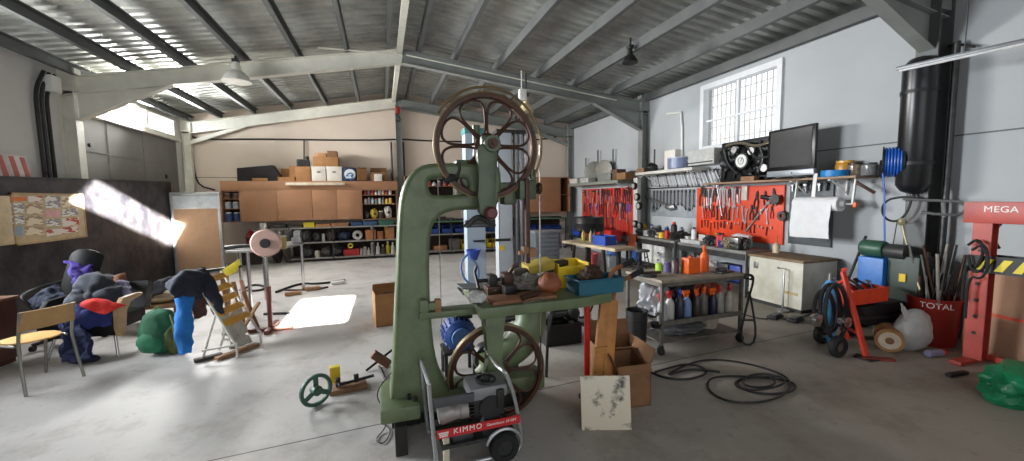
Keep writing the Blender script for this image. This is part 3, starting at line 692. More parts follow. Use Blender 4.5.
m.bar((ax+.01, ty-.11, TZ+h_/2), (ax+.01, ty+.11, TZ+h_/2), .012, h_); m.bar((bx2-.01, ty-.11, TZ+h_/2), (bx2-.01, ty+.11, TZ+h_/2), .012, h_)
m.tube([(ax-.005, ty-.115, TZ+h_), (bx2+.005, ty-.115, TZ+h_), (bx2+.005, ty+.115, TZ+h_), (ax-.005, ty+.115, TZ+h_)], .008, 6, True); m.build('tray_body', TEAL, t)
MB().blob(((ax+bx2)/2-.03, ty, TZ+.1), (.1, .08, .085), 31, .4, 2.4, 4, flat=-.9).solo('rag', mat('dark_brown_rag', (66, 48, 34), .9, 0, .5, 6), 'dark brown rag heaped inside the teal tray', 'rag')
# ================================================================== floor around the saw
# speckled tile leaning on the carton
p = at(607, 431, z=0); pl = at(583, 431, z=0); pr_ = at(633, 430.5, z=0)
tw = (pr_-pl).length; trz = math.atan2(pr_.y-pl.y, pr_.x-pl.x)
SPECK = bpy.data.materials.new('speckled_tile'); SPECK.use_nodes = True; nt = SPECK.node_tree; b_ = nt.nodes['Principled BSDF']; b_.inputs['Roughness'].default_value = .35
tc = nt.nodes.new('ShaderNodeTexCoord'); n1 = nt.nodes.new('ShaderNodeTexNoise'); n1.inputs['Scale'].default_value = 9; n1.inputs['Detail'].default_value = 8; n1.inputs['Roughness'].default_value = .7
n2 = nt.nodes.new('ShaderNodeTexNoise'); n2.inputs['Scale'].default_value = 4; n2.inputs['Detail'].default_value = 3
nt.links.new(tc.outputs['Object'], n1.inputs['Vector']); nt.links.new(tc.outputs['Object'], n2.inputs['Vector'])
ml = nt.nodes.new('ShaderNodeMath'); ml.operation = 'MULTIPLY'; nt.links.new(n1.outputs['Fac'], ml.inputs[0]); nt.links.new(n2.outputs['Fac'], ml.inputs[1])
rp = nt.nodes.new('ShaderNodeValToRGB'); rp.color_ramp.elements[0].position = .245; rp.color_ramp.elements[0].color = rgb(214, 204, 182); rp.color_ramp.elements[1].position = .31; rp.color_ramp.elements[1].color = rgb(70, 62, 50)
nt.links.new(ml.outputs[0], rp.inputs['Fac']); nt.links.new(rp.outputs['Color'], b_.inputs['Base Color'])
m = MB(); hh = at(606, 379, y=p.y+.03).z
m.box((0, .05, hh/2), (tw, .02, hh*1.02), rot=Matrix.Rotation(-.18, 3, 'X'), bev=.003)
m.solo('floor_tile', SPECK, 'square cream floor tile with dark smears leaning below the wooden barrow rails', 'tile', loc=(p.x, p.y, 0), rz=trz)
# two cartons
def carton(name, label, c, size, rz, m_, flaps, group=None, tape=None):
    w, d, h = size; t = thing(name, label, 'box', (c[0], c[1], c[2] if len(c) > 2 else 0), rz, group)
    m = MB(); th = .008
    m.box((0, 0, th/2), (w, d, th))
    for sx in (-1, 1): m.box((sx*(w/2-th/2), 0, h/2), (th, d, h))
    for sy in (-1, 1): m.box((0, sy*(d/2-th/2), h/2), (w, th, h))
    m.build('box_body', m_, t)
    for side, ang, ln in flaps:
        m = MB()
        if side in 'LR':
            s_ = -1 if side == 'L' else 1
            m.bar((s_*w/2, 0, h), (s_*(w/2+ln*math.cos(ang)), 0, h+ln*math.sin(ang)), d*.96, .006)
        else:
            s_ = -1 if side == 'F' else 1
            m.bar((0, s_*d/2, h), (0, s_*(d/2+ln*math.cos(ang)), h+ln*math.sin(ang)), w*.96, .006)
        m.build('flap', m_, t)
    return t
p, w, h = fit(617, 655, 366, 408)
carton('cardboard_box', 'open low cardboard box with raised flaps beside the speckled tile', (p.x+.0, p.y+.17), (w, .32, h), -.1, CARDD, [('L', 1.15, .1), ('B', 2.6, .1), ('R', 1.25, .12), ('F', -1.2, .06)])
p, w, h = fit(598, 641, 326, 372, z=.0, y=3.0)
carton('cardboard_box', 'tall open cardboard box behind the wooden barrow rails', (p.x-.02, 3.05), (w+.06, .36, at(620, 348, y=2.87).z), -.16, CARDD, [('B', 1.35, .13)])
# wooden barrow rails standing on end with bent black-gripped handles
t = place('barrow_frame', 'pair of yellow wooden barrow rails standing upright with black grip handles', 'barrow', (at(600, 375, z=0).x, 2.72, 0))
for pts, (gx, gy), (hx, hy) in (([(591, 382), (605, 300)], (622, 266), (633, 260)), ([(602, 385), (613, 300)], (630, 277), (642, 270))):
    a_ = at(*pts[0], y=2.66); b_ = at(*pts[1], y=2.72); c_ = at((gx+pts[1][0])/2-2, gy+4, y=2.72); d_ = at(gx, gy, y=2.74); e_ = at(hx, hy, y=2.75)
    a_ = V((a_.x, 2.62, 0.0))
    m = MB(); m.bar(a_, b_, .085, .035, bev=.006, up=V((0, 1, 0))); m.build('wooden_rail', WOOD, t)
    m = MB(); m.tube([b_-V((0, 0, .03)), b_+V((0, 0, .05)), c_, d_], .018, 8, smooth=2); hd = m.build('handle', mat('handle_wood', (140, 84, 44), .5), t)
    m = MB(); m.cyl(d_, e_, .022, .024, n=12); m.build('grip', RUBBER, hd)
m = MB(); a_ = at(596, 350, y=2.67); m.bar((a_.x-.02, 2.66, a_.z), (a_.x+.09, 2.66, a_.z), .03, .05, bev=.004); m.build('cross_bar', WOOD, t)
# red jack post
t = place('jack_post', 'slim red steel post standing under the right end of the saw table', 'post', (at(585, 372, z=0).x, 2.86, 0))
px_ = at(587, 330, y=2.84).x
m = MB(); m.cyl((px_, 2.84, .02), (px_, 2.84, TZ-.08), .024); m.build('post', RED, t)
m = MB(); m.lathe([(0, 0), (.07, 0), (.07, .012), (.03, .025), (0, .025)], (px_, 2.84, 0)); m.build('foot', DSTEEL, t)
# white drum on a castor base
p, w, h = fit(571, 589, 297, 326, y=4.4)
t = place('oil_drum_trolley', 'white drum with a hose on a castor base behind the red post', 'drum', (p.x, 4.4, 0))
zt = at(580, 297, y=4.4).z
m = MB(); m.lathe([(0, .12), (.13, .12), (.14, .14), (.14, zt*.5), (.147, zt*.5+.01), (.14, zt*.5+.02), (.14, zt), (.125, zt+.03), (.04, zt+.04), (0, zt+.04)], (p.x, 4.4, 0), 28); m.build('drum_body', mat('off_white_drum', (206, 206, 200), .5), t)
m = MB(); m.bar((p.x-.17, 4.4, .09), (p.x+.17, 4.4, .09), .05, .03); m.bar((p.x, 4.23, .09), (p.x, 4.57, .09), .05, .03); m.cyl((p.x, 4.4, .1), (p.x, 4.4, .125), .15, n=24); cb = m.build('castor_base', DSTEEL, t)
for dx, dy in ((-.16, 0), (.16, 0), (0, -.16), (0, .16)):
    m = MB(); m.cyl((p.x+dx-.012, 4.4+dy, .035), (p.x+dx+.012, 4.4+dy, .035), .035); m.box((p.x+dx, 4.4+dy, .07), (.03, .03, .03)); m.build('castor', RUBBER, cb)
m = MB(); m.tube([(p.x-.02, 4.3, zt), (p.x-.16, 4.24, zt*.75), (p.x-.08, 4.24, zt*.4), (p.x+.1, 4.24, zt*.7), (p.x+.1, 4.28, zt+.1)], .011, 7, smooth=3); m.build('hose', RUBBER, t)
# dark crate with two small motors
p, w, h = fit(546, 583, 325, 345, z=0)
t = place('dark_crate', 'low black crate on the floor behind the bandsaw lower wheel', 'crate', (p.x, p.y+.17, 0))
m = MB(); H_ = max(.12, h)
m.box((p.x, p.y+.17, .01), (w, .34, .02))
for sx in (-1, 1): m.box((p.x+sx*w/2, p.y+.17, H_/2), (.015, .34, H_))
for sy in (0, 1): m.box((p.x, p.y+.34*sy, H_/2), (w, .015, H_))
m.build('crate_body', BLACK, t)
m = MB(); m.tube([(p.x-w/2, p.y, H_), (p.x+w/2, p.y, H_), (p.x+w/2, p.y+.34, H_), (p.x-w/2, p.y+.34, H_)], .012, 6, True); m.build('rim', BLACK, t)
for k, (px, lb) in enumerate(((554, 'dark little motor with fins on the black crate, left of two'), (571, 'dark little motor with fins on the black crate, right of two'))):
    q = at(px, 318, y=p.y+.17)
    t = place('small_motor', lb, 'motor', (q.x, q.y, H_), 'small motors on the black crate')
    m = MB(); m.lathe([(0, -.1), (.05, -.1), (.08, -.07), (.08, .07), (.05, .1), (0, .1)], (q.x, q.y, H_+.085), 18, 'X'if k == 0 else 'Y')
    m.build('motor_body', DSTEEL, t)
    m = MB()
    for i in range(5):
        if k == 0: m.cyl((q.x-.05+i*.025-.004, q.y, H_+.085), (q.x-.05+i*.025+.004, q.y, H_+.085), .086, n=18)
        else: m.cyl((q.x, q.y-.05+i*.025-.004, H_+.085), (q.x, q.y-.05+i*.025+.004, H_+.085), .086, n=18)
    m.build('cooling_fins', BLACK, t)
    m = MB(); m.box((q.x, q.y, H_+.01), (.12, .12, .02)); m.build('mount', DSTEEL, t)
# round black bin and a scoop in it
p, w, h = fit(632, 653, 314, 361)
t = place('waste_bin', 'round black plastic bin on the floor left of the metal work cart', 'bin', (p.x, p.y+.11, 0))
r_ = w/2; cy_ = p.y+r_
m = MB(); m.lathe([(0, 0), (r_*.86, 0), (r_, h), (r_*1.06, h), (r_*1.06, h+.012), (r_*.95, h+.012), (r_*.82, .02), (0, .02)], (p.x, cy_, 0), 30); m.build('bin_body', BLACK, t)
m = MB(); m.lathe([(r_*.98, h*.82), (r_*1.03, h*.83), (r_*1.03, h*.86), (r_*.985, h*.87)], (p.x, cy_, 0), 30, closed=True); m.build('band', BLACK, t)
q = at(655, 318, y=cy_)
t = place('scoop', 'black scoop with bent handle hooked on the rim of the round black bin', 'scoop', (q.x, cy_, q.z))
m = MB(); m.tube([(p.x+r_*.9, cy_, h-.03), (q.x-.01, cy_, q.z), (q.x+.03, cy_-.02, q.z+.06)], .013, 8, smooth=1); m.build('handle', BLACK, t)
m = MB(); m.lathe([(.0, 0), (.045, 0), (.06, .05), (.055, .05), (.04, .008), (0, .008)], (q.x-.01, cy_-.03, q.z-.09), 16); m.build('bowl', BLACK, t)

# ---------------------------------------------------------------- metal work cart
cz = .79
A = at(662, 281, z=cz); B = at(744, 273, z=cz); D_ = at(636, 268, z=cz)
ux = (B-A); ux.z = 0; cw = ux.length; crz = math.atan2(ux.y, ux.x)
cd = (D_-A).length; cd = .62
cart = thing('work_cart', 'grey steel work cart with spray bottles on its top and shelf', 'cart', (A.x, A.y, 0), crz)
CARTM = mat('worn_cart_steel', (112, 108, 100), .5, .4, .35, 9); CTOP = mat('cart_top', (150, 138, 120), .55, .1, .3, 6)
cw = 1.12
m = MB(); m.box((cw/2, cd/2, cz-.015), (cw, cd, .03), bev=.004); m.build('cart_top', CTOP, cart)
m = MB(); 
for y_ in (.015, cd-.015): m.box((cw/2, y_, cz-.05), (cw, .03, .04))
for x_ in (.015, cw-.015): m.box((x_, cd/2, cz-.05), (.03, cd, .04))
m.build('top_frame', CARTM, cart)
for x_ in (.02, cw-.02):
    for y_ in (.02, cd-.02):
        m = MB(); m.box((x_, y_, (cz+.1)/2), (.032, .032, cz-.1)); lg = m.build('leg', CARTM, cart)
        m = MB(); m.cyl((x_-.014, y_, .045), (x_+.014, y_, .045), .045, n=18); m.box((x_, y_, .09), (.034, .04, .03)); m.build('castor', RUBBER, lg)
SZ = .33
m = MB(); m.box((cw/2, cd/2, SZ-.01), (cw-.04, cd-.03, .02)); m.box((cw/2, .015, SZ+.005), (cw, .02, .05)); m.box((cw/2, cd-.015, SZ+.005), (cw, .02, .05)); m.build('shelf', CARTM, cart)
m = MB(); m.box((cw/2, cd/2, .13), (cw-.04, cd-.03, .015)); m.build('lower_shelf', CARTM, cart)
m = MB()
for y_ in (.05, cd-.05): m.tube([(cw, y_, cz-.06), (cw+.16, y_, cz-.04), (cw+.18, y_, cz-.1)], .011, 8, smooth=1)
m.tube([(cw+.18, .05, cz-.1), (cw+.18, cd-.05, cz-.1)], .011, 8); m.build('push_handle', DSTEEL, cart)
CM = Matrix.Translation((A.x, A.y, 0)) @ Matrix.Rotation(crz, 4, 'Z')
def on_cart(x, y, z): return CM @ V((x, y, z))
def spray_bottle(label, loc, body, trig, h=.24, r=.042, rz=0., group=None):
    t = thing('spray_bottle', label, 'bottle', loc, rz, group)
    m = MB(); m.lathe([(0, 0), (r*.95, 0), (r, .01), (r, h*.5), (r*.85, h*.62), (r*.38, h*.74), (r*.36, h*.8), (0, h*.8)], n=18); m.build('bottle_body', body, t)
    m = MB(); m.cyl((0, 0, h*.78), (0, 0, h*.86), r*.42); m.box((-.012, 0, h*.94), (.085, .026, .04), bev=.006); m.bar((-.045, 0, h*.93), (-.03, 0, h*.75), .012, .014); m.build('trigger_head', trig, t)
    return t
q = on_cart(.74, .16, cz); spray_bottle('tall orange spray bottle with trigger head on top of the work cart', at(704, 271, z=cz), ORANGE, ORANGE, .3, .05, crz+.6)
p, w, h = fit(683, 698, 256, 273, z=cz)
m = MB(); m.box((0, 0, h*.45), (w, w*.7, h*.9), bev=.012); t = thing('jerrycan', 'squat orange bottle beside the tall spray bottle on the work cart', 'bottle', (p.x, p.y, cz), crz)
m.build('can_body', ORANGE, t); m = MB(); m.cyl((0, 0, h*.88), (0, 0, h*1.02), .022); m.build('cap', mat('orange_cap', (190, 70, 16), .5), t)
for px, yt, yb, mt, lb, kind in ((675, 258, 273, mat('brown_bottle', (80, 60, 60), .4), 'dark brown plastic tub on the cart left of the squat orange bottle', 'tub'), (667, 262, 272, mat('violet_can', (92, 84, 128), .4), 'small violet can on the cart left of the brown tub', 'can'), (659, 263, 271, mat('lime', (168, 206, 70), .5), 'small lime green cap bottle on the left of the cart top', 'bottle')):
    p, w, h = fit(px-3.6, px+3.6, yt, yb, z=cz)
    t = thing(kind, lb, kind, (p.x, p.y, cz)); m = MB(); r_ = w/2; m.lathe([(0, 0), (r_, 0), (r_, h*.8), (r_*.8, h*.86), (0, h*.86)], n=18); m.build('body', mt, t)
    m = MB(); m.lathe([(0, h*.86), (r_*.82, h*.86), (r_*.82, h), (0, h)], n=18); m.build('lid', BLACK if kind == 'tub' else mt, t)
p = at(647, 276, z=cz); 
t = thing('angle_grinder', 'dark greasy bearing puller lying on the left rear of the cart top', 'tool', (p.x, p.y, cz)); m = MB(); m.lathe([(.03, 0), (.1, 0), (.1, .03), (.03, .03)], n=22, closed=True); m.build('ring', DSTEEL, t); m = MB(); m.bar((-.16, .02, .035), (.16, -.02, .035), .04, .03, bev=.008); m.build('bar', BROWNMETAL, t); t.name = 'bearing_puller'
p = at(722, 272, z=cz); MB().box((0, 0, .008), (.22, .15, .016), rz=.2, bev=.004).blob((.0, .0, .03), (.07, .05, .025), 3, .3, sub=2, flat=-.5).solo('rag_on_board', DSTEEL, 'dark greasy tray at the right end of the cart top', 'tray', loc=(p.x, p.y, cz))
# bottles on the cart's shelf
sb = [(673, 318, (170, 172, 176), RED, 'grey spray bottle with red trigger, leftmost on the cart shelf'), (680, 318, (184, 182, 176), RED, 'pale grey spray bottle with red trigger, next to the leftmost on the cart shelf'),
      (689, 318, (40, 42, 58), BLUE, 'dark spray bottle with blue trigger on the cart shelf'), (697, 319, (110, 140, 180), ORANGE, 'pale blue spray bottle with orange trigger on the cart shelf'), (706, 318, (58, 48, 40), ORANGE, 'dark brown spray bottle with orange trigger on the cart shelf'),
      (713, 317, (96, 90, 84), ORANGE, 'grey brown spray bottle with orange trigger on the cart shelf'), (720, 316, (34, 32, 58), ORANGE, 'navy spray bottle with orange trigger on the cart shelf'), (727, 315, (150, 146, 138), RED, 'beige spray bottle with red trigger, second from right on the cart shelf'), (733, 314, (166, 160, 150), RED, 'beige spray bottle with red trigger, rightmost on the cart shelf')]
for k, (px, py, c, tg, lb) in enumerate(sb):
    q = on_cart(.09+k*.115, .1+.02*(k % 2), SZ); spray_bottle(lb, q, paint(*c, .35), tg, .3+.015*(k % 3), .05, crz+.5*(k % 3), 'spray bottles on the cart shelf')
for k, (c, lb) in enumerate((((196, 198, 202), 'crumpled silver foil bag behind the grey spray bottles on the cart'), ((40, 38, 40), 'black cloth bundle behind the dark spray bottles on the cart'), ((150, 70, 44), 'rust brown cloth behind the navy spray bottle on the cart'))):
    q = on_cart(.2+k*.33, .34, SZ); MB().blob((0, 0, .18), (.19, .12, .2), 40+k, .4, 2.2, 4, flat=-.88).solo('cloth_bundle', paint(*c, .5, .3 if k == 0 else 0), lb, 'bundle', loc=q, rz=crz)
q = on_cart(.42, .22, .138); MB().blob((0, 0, .05), (.3, .16, .06), 50, .4, 2.2, 4, flat=-.8).solo('plastic_sheet', mat('dark_sheet', (92, 92, 94), .4), 'folded dark sheet on the lowest shelf of the work cart', 'sheet', loc=q, rz=crz)
q = on_cart(.86, .25, .138); m = MB(); m.lathe([(0, 0), (.1, 0), (.13, .16), (.12, .16), (.095, .01), (0, .01)], n=24); m.solo('basin', mat('dirty_basin', (156, 146, 132), .6), 'dirty pale basin on the lowest shelf at the right of the cart', 'basin', loc=q)
# tubular folding frame right of the cart
t = place('folding_trestle', 'black tube trestle frame standing right of the work cart', 'trestle', (at(748, 345, z=0).x, 3.4, 0))
m = MB(); a_ = at(737, 274, y=3.55); b_ = at(755, 274, y=3.3); c_ = at(758, 343, y=3.16); d_ = at(738, 343, y=3.3)
m.tube([at(737, 275, y=3.5), at(752, 274, y=3.42), at(754, 280, y=3.4), at(748, 300, y=3.42), V((at(738, 344, z=.012).x, at(738, 344, z=.012).y, .012)), V((at(758, 345, z=.012).x, at(758, 345, z=.012).y, .012)), at(751, 297, y=3.4), at(748, 292, y=3.44)], .012, 8, smooth=2); m.build('bent_tube', BLACK, t)
m = MB(); m.bar(at(741, 320, y=3.36), at(754, 320, y=3.3), .015, .02); m.build('brace', BLACK, t)

# cable heap on the floor
m = MB(); pts = []
cc = at(735, 383, z=.01)
for k in range(84):
    a = k*2*PI/28+.6; r_ = .2-.03*(k//28)+.03*math.sin(k*.37); pts.append((cc.x+.2+r_*1.3*math.cos(a), cc.y-.12+r_*.7*math.sin(a)+.03*(k//28), .012+.01*(k//28)))
tail = [at(a, b, z=.012) for a, b in ((720, 372), (690, 368), (660, 378), (700, 358), (745, 362), (790, 376), (790, 392), (765, 403), (725, 402), (705, 388), (712, 375))]
m.tube(tail+[pts[0]], .009, 6, smooth=3); m.tube(pts, .009, 6, smooth=1)
m.solo('cable', BLACK, 'black cable coiled in a heap on the floor before the work cart', 'cable')
m = MB(); m.tube([at(a, b, z=.012) for a, b in ((655, 372), (690, 362), (712, 372), (690, 380), (665, 378), (650, 372))], .01, 6, smooth=3); m.solo('cable', BLACK, 'black cable lying on the floor right of the low cardboard box', 'cable')
for px, py, lb in ((775, 318, 'black flat adapter on the floor before the white chest, left of two'), (795, 321, 'black flat adapter on the floor before the white chest, right of two')):
    q = at(px, py, z=0); t = thing('pedal', lb, 'adapter', (q.x, q.y, 0), .3); m = MB(); m.box((0, 0, .02), (.24, .12, .04), bev=.01); m.build('housing', BLACK, t); m = MB(); m.box((0, -.01, .05), (.16, .08, .03), bev=.008); m.build('cover', DSTEEL, t)
m = MB(); m.tube([at(a, b, z=.01) for a, b in ((738, 312), (755, 318), (768, 319))], .008, 6, smooth=2); m.tube([at(a, b, z=.01) for a, b in ((783, 319), (800, 318), (815, 312))], .008, 6, smooth=2); m.solo('cable', BLACK, 'black cable running to the flat adapters before the white chest', 'cable')

# ---------------------------------------------------------------- left of the saw
p = at(317, 406, z=0); zc = at(317, 390, y=p.y).z; R_ = zc
t = thing('handwheel', 'green cast handwheel standing on edge against the plank on the floor', 'handwheel', (p.x, p.y, 0), .62)
HG = mat('dark_handwheel_green', (60, 92, 78), .45, .1, .25)
m = MB(); m.lathe([(R_-.028, -.014), (R_-.004, -.014), (R_, 0), (R_-.004, .014), (R_-.028, .014), (R_-.032, 0)], (0, 0, R_), 40, 'Y', closed=True); m.build('rim', HG, t)
for k in range(3):
    a = PI/2+k*2*PI/3; m = MB(); m.bar((.03*math.cos(a), 0, R_+.03*math.sin(a)), ((R_-.02)*math.cos(a), 0, R_+(R_-.02)*math.sin(a)), .014, .04, bev=.004, up=V((-math.sin(a), 0, math.cos(a)))); m.build('spoke', HG, t)
m = MB(); m.lathe([(0, -.04), (.035, -.04), (.04, -.02), (.04, .03), (0, .03)], (0, 0, R_), 20, 'Y'); m.build('hub', HG, t)
p = at(349, 394, z=0); MB().box((0, .1, .02), (.3, .16, .04), bev=.004).solo('plank', mat('brown_offcut', (128, 92, 66), .75, 0, .3), 'short brown plank on the floor right of the green handwheel', 'plank', loc=(p.x, p.y, 0), rz=.12)
p = at(331, 392, z=0); t = thing('yellow_box', 'small yellow box behind the green handwheel', 'box', (p.x+.02, p.y+.16, 0), .1); m = MB(); m.box((0, 0, .075), (.085, .06, .15), bev=.006); m.build('box_body', YELLOW, t); m = MB(); m.box((0, 0, .155), (.088, .063, .014), bev=.004); m.build('lid', mat('yellow_lid', (236, 214, 60), .5), t)
p = at(350, 386, z=.05); t = thing('bar_clamp', 'black bar clamp lying across the short brown plank', 'clamp', (p.x, p.y+.05, .042), .25); m = MB(); m.bar((-.12, 0, .018), (.2, 0, .03), .016, .022); m.build('bar', BLACK, t); m = MB(); m.box((-.1, 0, .045), (.04, .03, .08), bev=.006); m.cyl((-.1, -.08, .045), (-.1, .05, .045), .008); m.build('jaw', BLACK, t); m = MB(); m.box((.05, 0, .045), (.04, .03, .07), bev=.006); m.build('sliding_jaw', BLACK, t)
p = at(380, 372, z=0); t = place('wood_mallet', 'brown wooden mallet block leaning on a black rod left of the bandsaw', 'mallet', (p.x, p.y+.1, 0))
m = MB(); c1 = at(381, 360, y=p.y+.1); m.box((c1.x, c1.y, c1.z+.01), (.2, .08, .075), rot=Matrix.Rotation(.72, 3, 'Y'), bev=.012); m.build('mallet_head', mat('brown_block', (120, 78, 56), .6, 0, .3), t)
m = MB(); a_ = at(367, 390, y=p.y+.05); a_.z = .012; b_ = at(392, 350, y=p.y+.2); m.cyl(a_, b_, .012); m.build('rod', BLACK, t)
m = MB(); a_ = at(388, 386, z=.01); m.cyl((c1.x-.02, c1.y+.02, .012), (a_.x, a_.y, .012), .012); m.build('foot_rod', BLACK, t)
p, w, h = fit(375, 400, 294, 326)
carton('cardboard_box', 'open tapered cardboard box half hidden behind the bandsaw column', (p.x+.03, p.y+.2), (w+.06, .4, h), .12, CARD, [('B', 2.0, .08)])
q = at(378, 297, y=p.y+.2); MB().blob((0, 0, 0), (.15, .13, .05), 61, .4, 2.6, 3).solo('scrap_heap', mat('dark_scrap', (58, 40, 34), .8, 0, .5), 'dark scrap filling the cardboard box behind the bandsaw column', 'scrap', loc=(p.x+.03, p.y+.2, h-.09))
m = MB(); m.tube([at(a, b, y=2.85) for a, b in ((392, 372), (378, 388), (377, 400), (388, 412))]+[at(a, b, z=.008) for a, b in ((386, 428), (374, 440), (384, 445), (392, 430), (384, 424))], .004, 6, smooth=3); m.solo('wire', BLACK, 'thin black wire hanging off the bandsaw base onto the floor', 'wire')

# ---------------------------------------------------------------- two lift posts behind the saw
def lift_post(name, label, x, y, wx, wy, H, col, sticker=None):
    t = place(name, label, 'lift post', (x, y, 0))
    m = MB(); m.box((x, y-wy/2+.006, H/2), (wx, .012, H)); m.box((x-wx/2+.006, y, H/2), (.012, wy, H)); m.box((x+wx/2-.006, y, H/2), (.012, wy, H)); m.build('column', col, t)
    m = MB(); m.box((x, y, .01), (wx+.25, wy+.25, .02)); m.build('base_plate', DSTEEL, t)
    return t
LB = mat('pale_blue_lift', (166, 180, 192), .4, .1, .06, 4)
x0 = at(466, 220, y=6.9).x; x1 = at(484, 220, y=6.9).x; zt = at(478, 133, y=6.9).z
t = lift_post('lift_post', 'pale blue steel lift post behind the left side of the saw table', (x0+x1)/2, 6.95, x1-x0, .3, zt, LB)
m = MB(); m.box(((x0+x1)/2, 6.95, zt+.02), (x1-x0+.03, .32, .1), bev=.01); m.build('top_cap', mat('teal_cap', (62, 128, 128), .45), t)
za = at(475, 222, y=6.75).z; m = MB(); m.box(((x0+x1)/2+.05, 6.73, za), (.52, .14, .07), bev=.01); m.build('lift_arm', DSTEEL, t)
m = MB(); q = at(479, 241, y=6.77); m.box((q.x, 6.77, q.z), (.2, .05, .03)); m.build('hook_bracket', BLACK, t)
q = at(473, 254, y=6.7); t2_ = place('blue_funnel', 'blue plastic funnel with a hose hung on the pale blue lift post', 'funnel', (q.x, 6.7, q.z))
m = MB(); m.lathe([(.0, -.1), (.06, -.1), (.13, .08), (.12, .08), (.05, -.09), (0, -.09)], (q.x+.0, 6.66, q.z), 22); m.build('funnel_cone', BLUE, t2_)
m = MB(); m.tube([at(472, 258, y=6.6), at(479, 268, y=6.6), at(478, 282, y=6.6), at(470, 285, y=6.5), at(462, 276, y=6.5), at(460, 262, y=6.55), at(468, 254, y=6.58)], .02, 7, smooth=2); m.build('hose', mat('pale_blue_hose', (96, 128, 176), .5), t2_)
x0 = at(498, 240, y=7.5).x; x1 = at(512, 240, y=7.5).x
LG = mat('light_grey_lift', (188, 194, 200), .4, .1, .06, 4)
t = lift_post('lift_post', 'light grey steel lift post with yellow sticker right of the blue one', (x0+x1)/2, 7.55, x1-x0, .26, 2.95, LG)
m = MB(); q0 = at(514, 240, y=7.5).x; q1 = at(529, 240, y=7.5).x
for k in range(3): m.cyl((q0+.05+k*(q1-q0-.1)/2, 7.5, .02), (q0+.05+k*(q1-q0-.1)/2, 7.5, 2.9), .05, n=14)
m.build('guide_tubes', mat('silver_tube', (150, 152, 156), .3, .8), t)
m = MB(); m.box(((x0+q1)/2, 7.52, 2.93), (q1-x0+.06, .3, .06)); m.box(((x0+q1)/2, 7.52, .03), (q1-x0+.06, .3, .06)); m.build('end_plate', DSTEEL, t)
q = at(502, 248, y=7.41); m = MB(); m.box((q.x, 7.412, q.z), (.1, .004, .09)); m.build('sticker', YELLOW, t)
q = at(501, 240, y=7.41); m = MB(); m.box((q.x+.04, 7.405, q.z), (.3, .02, .05)); m.build('strap', DSTEEL, t)
# ================================================================== left side : board, chairs, clothes
BOARDM = bpy.data.materials.new('black_board'); BOARDM.use_nodes = True; nt = BOARDM.node_tree; b_ = nt.nodes['Principled BSDF']
tc = nt.nodes.new('ShaderNodeTexCoord'); n1 = nt.nodes.new('ShaderNodeTexNoise'); n1.inputs['Scale'].default_value = 3; n1.inputs['Detail'].default_value = 9; n1.inputs['Roughness'].default_value = .72
nt.links.new(tc.outputs['Object'], n1.inputs['Vector']); rp = nt.nodes.new('ShaderNodeValToRGB')
e = rp.color_ramp.elements; e[0].position = .4; e[0].color = rgb(30, 30, 37); e[1].position = .8; e[1].color = rgb(84, 80, 80)
nt.links.new(n1.outputs['Fac'], rp.inputs['Fac']); nt.links.new(rp.outputs['Color'], b_.inputs['Base Color']); b_.inputs['Roughness'].default_value = .55; b_.inputs['Specular IOR Level'].default_value = .3
bx_ = XL+.2
t = place('blackboard', 'large black wooden panel standing along the left wall before the grey door', 'panel', (bx_, 9.1, 0))
yA, yB = 6.3, 11.05
zA = at(60, 181.5, x=bx_).z
m = MB(); zB = at(163, 181.5, x=bx_).z; m.prism([(yA, 0), (yB, 0), (yB, zB), (yA, zA)], bx_-.015, bx_+.015, 'YZ'); m.build('panel', BOARDM, t)
m = MB(); m.box((bx_, yB+.012, zB/2), (.045, .025, zB+.01)); m.build('edge_strip', PLY, t)
m = MB(); m.bar((bx_, yA, zA+.006), (bx_, yB, zB+.006), .04, .015); m.build('top_strip', DSTEEL, t)
def onb(px, py, d=.0): return at(px, py, x=bx_+.02+d)
# notice board and its papers
a_ = onb(9, 195.5); b2 = onb(81, 194); c2 = onb(82, 236.5)
nb = place('notice_board', 'cream notice board covered with paper sheets hung on the black panel', 'notice board', (bx_+.02, (a_.y+b2.y)/2, 1.1))
nz0, nz1 = 1.13, 1.79
m = MB(); m.box((bx_+.028, (a_.y+b2.y)/2, (nz0+nz1)/2), (.018, b2.y-a_.y, nz1-nz0), bev=.003); m.build('backing', mat('cork_cream', (206, 186, 150), .85), nb)
for (y0, z0, y1, z1) in ((a_.y, nz0, a_.y, nz1), (b2.y, nz0, b2.y, nz1), (a_.y, nz0, b2.y, nz0), (a_.y, nz1, b2.y, nz1)):
    m = MB(); m.box((bx_+.03, (y0+y1)/2, (z0+z1)/2), (.028, abs(y1-y0)+.025, abs(z1-z0)+.025)); m.build('frame_strip', mat('pale_wood_strip', (190, 160, 120), .6), nb)
def textpaper(name, base, line, sc, den):
    mt = bpy.data.materials.new(name); mt.use_nodes = True; nt = mt.node_tree; L = nt.links; b = nt.nodes['Principled BSDF']; b.inputs['Roughness'].default_value = .8
    tc = nt.nodes.new('ShaderNodeTexCoord'); mp = nt.nodes.new('ShaderNodeMapping'); L.new(tc.outputs['Object'], mp.inputs['Vector']); mp.inputs['Scale'].default_value = (1, sc, sc*3)
    v = nt.nodes.new('ShaderNodeTexVoronoi'); v.inputs['Scale'].default_value = 1; L.new(mp.outputs[0], v.inputs['Vector'])
    g = nt.nodes.new('ShaderNodeSeparateColor'); L.new(v.outputs['Color'], g.inputs[0])
    r = nt.nodes.new('ShaderNodeValToRGB'); r.color_ramp.interpolation = 'CONSTANT'; r.color_ramp.elements[0].color = rgb(*base); r.color_ramp.elements[1].position = den; r.color_ramp.elements[1].color = rgb(*line)
    L.new(g.outputs[0], r.inputs['Fac']); L.new(r.outputs['Color'], b.inputs['Base Color']); return mt
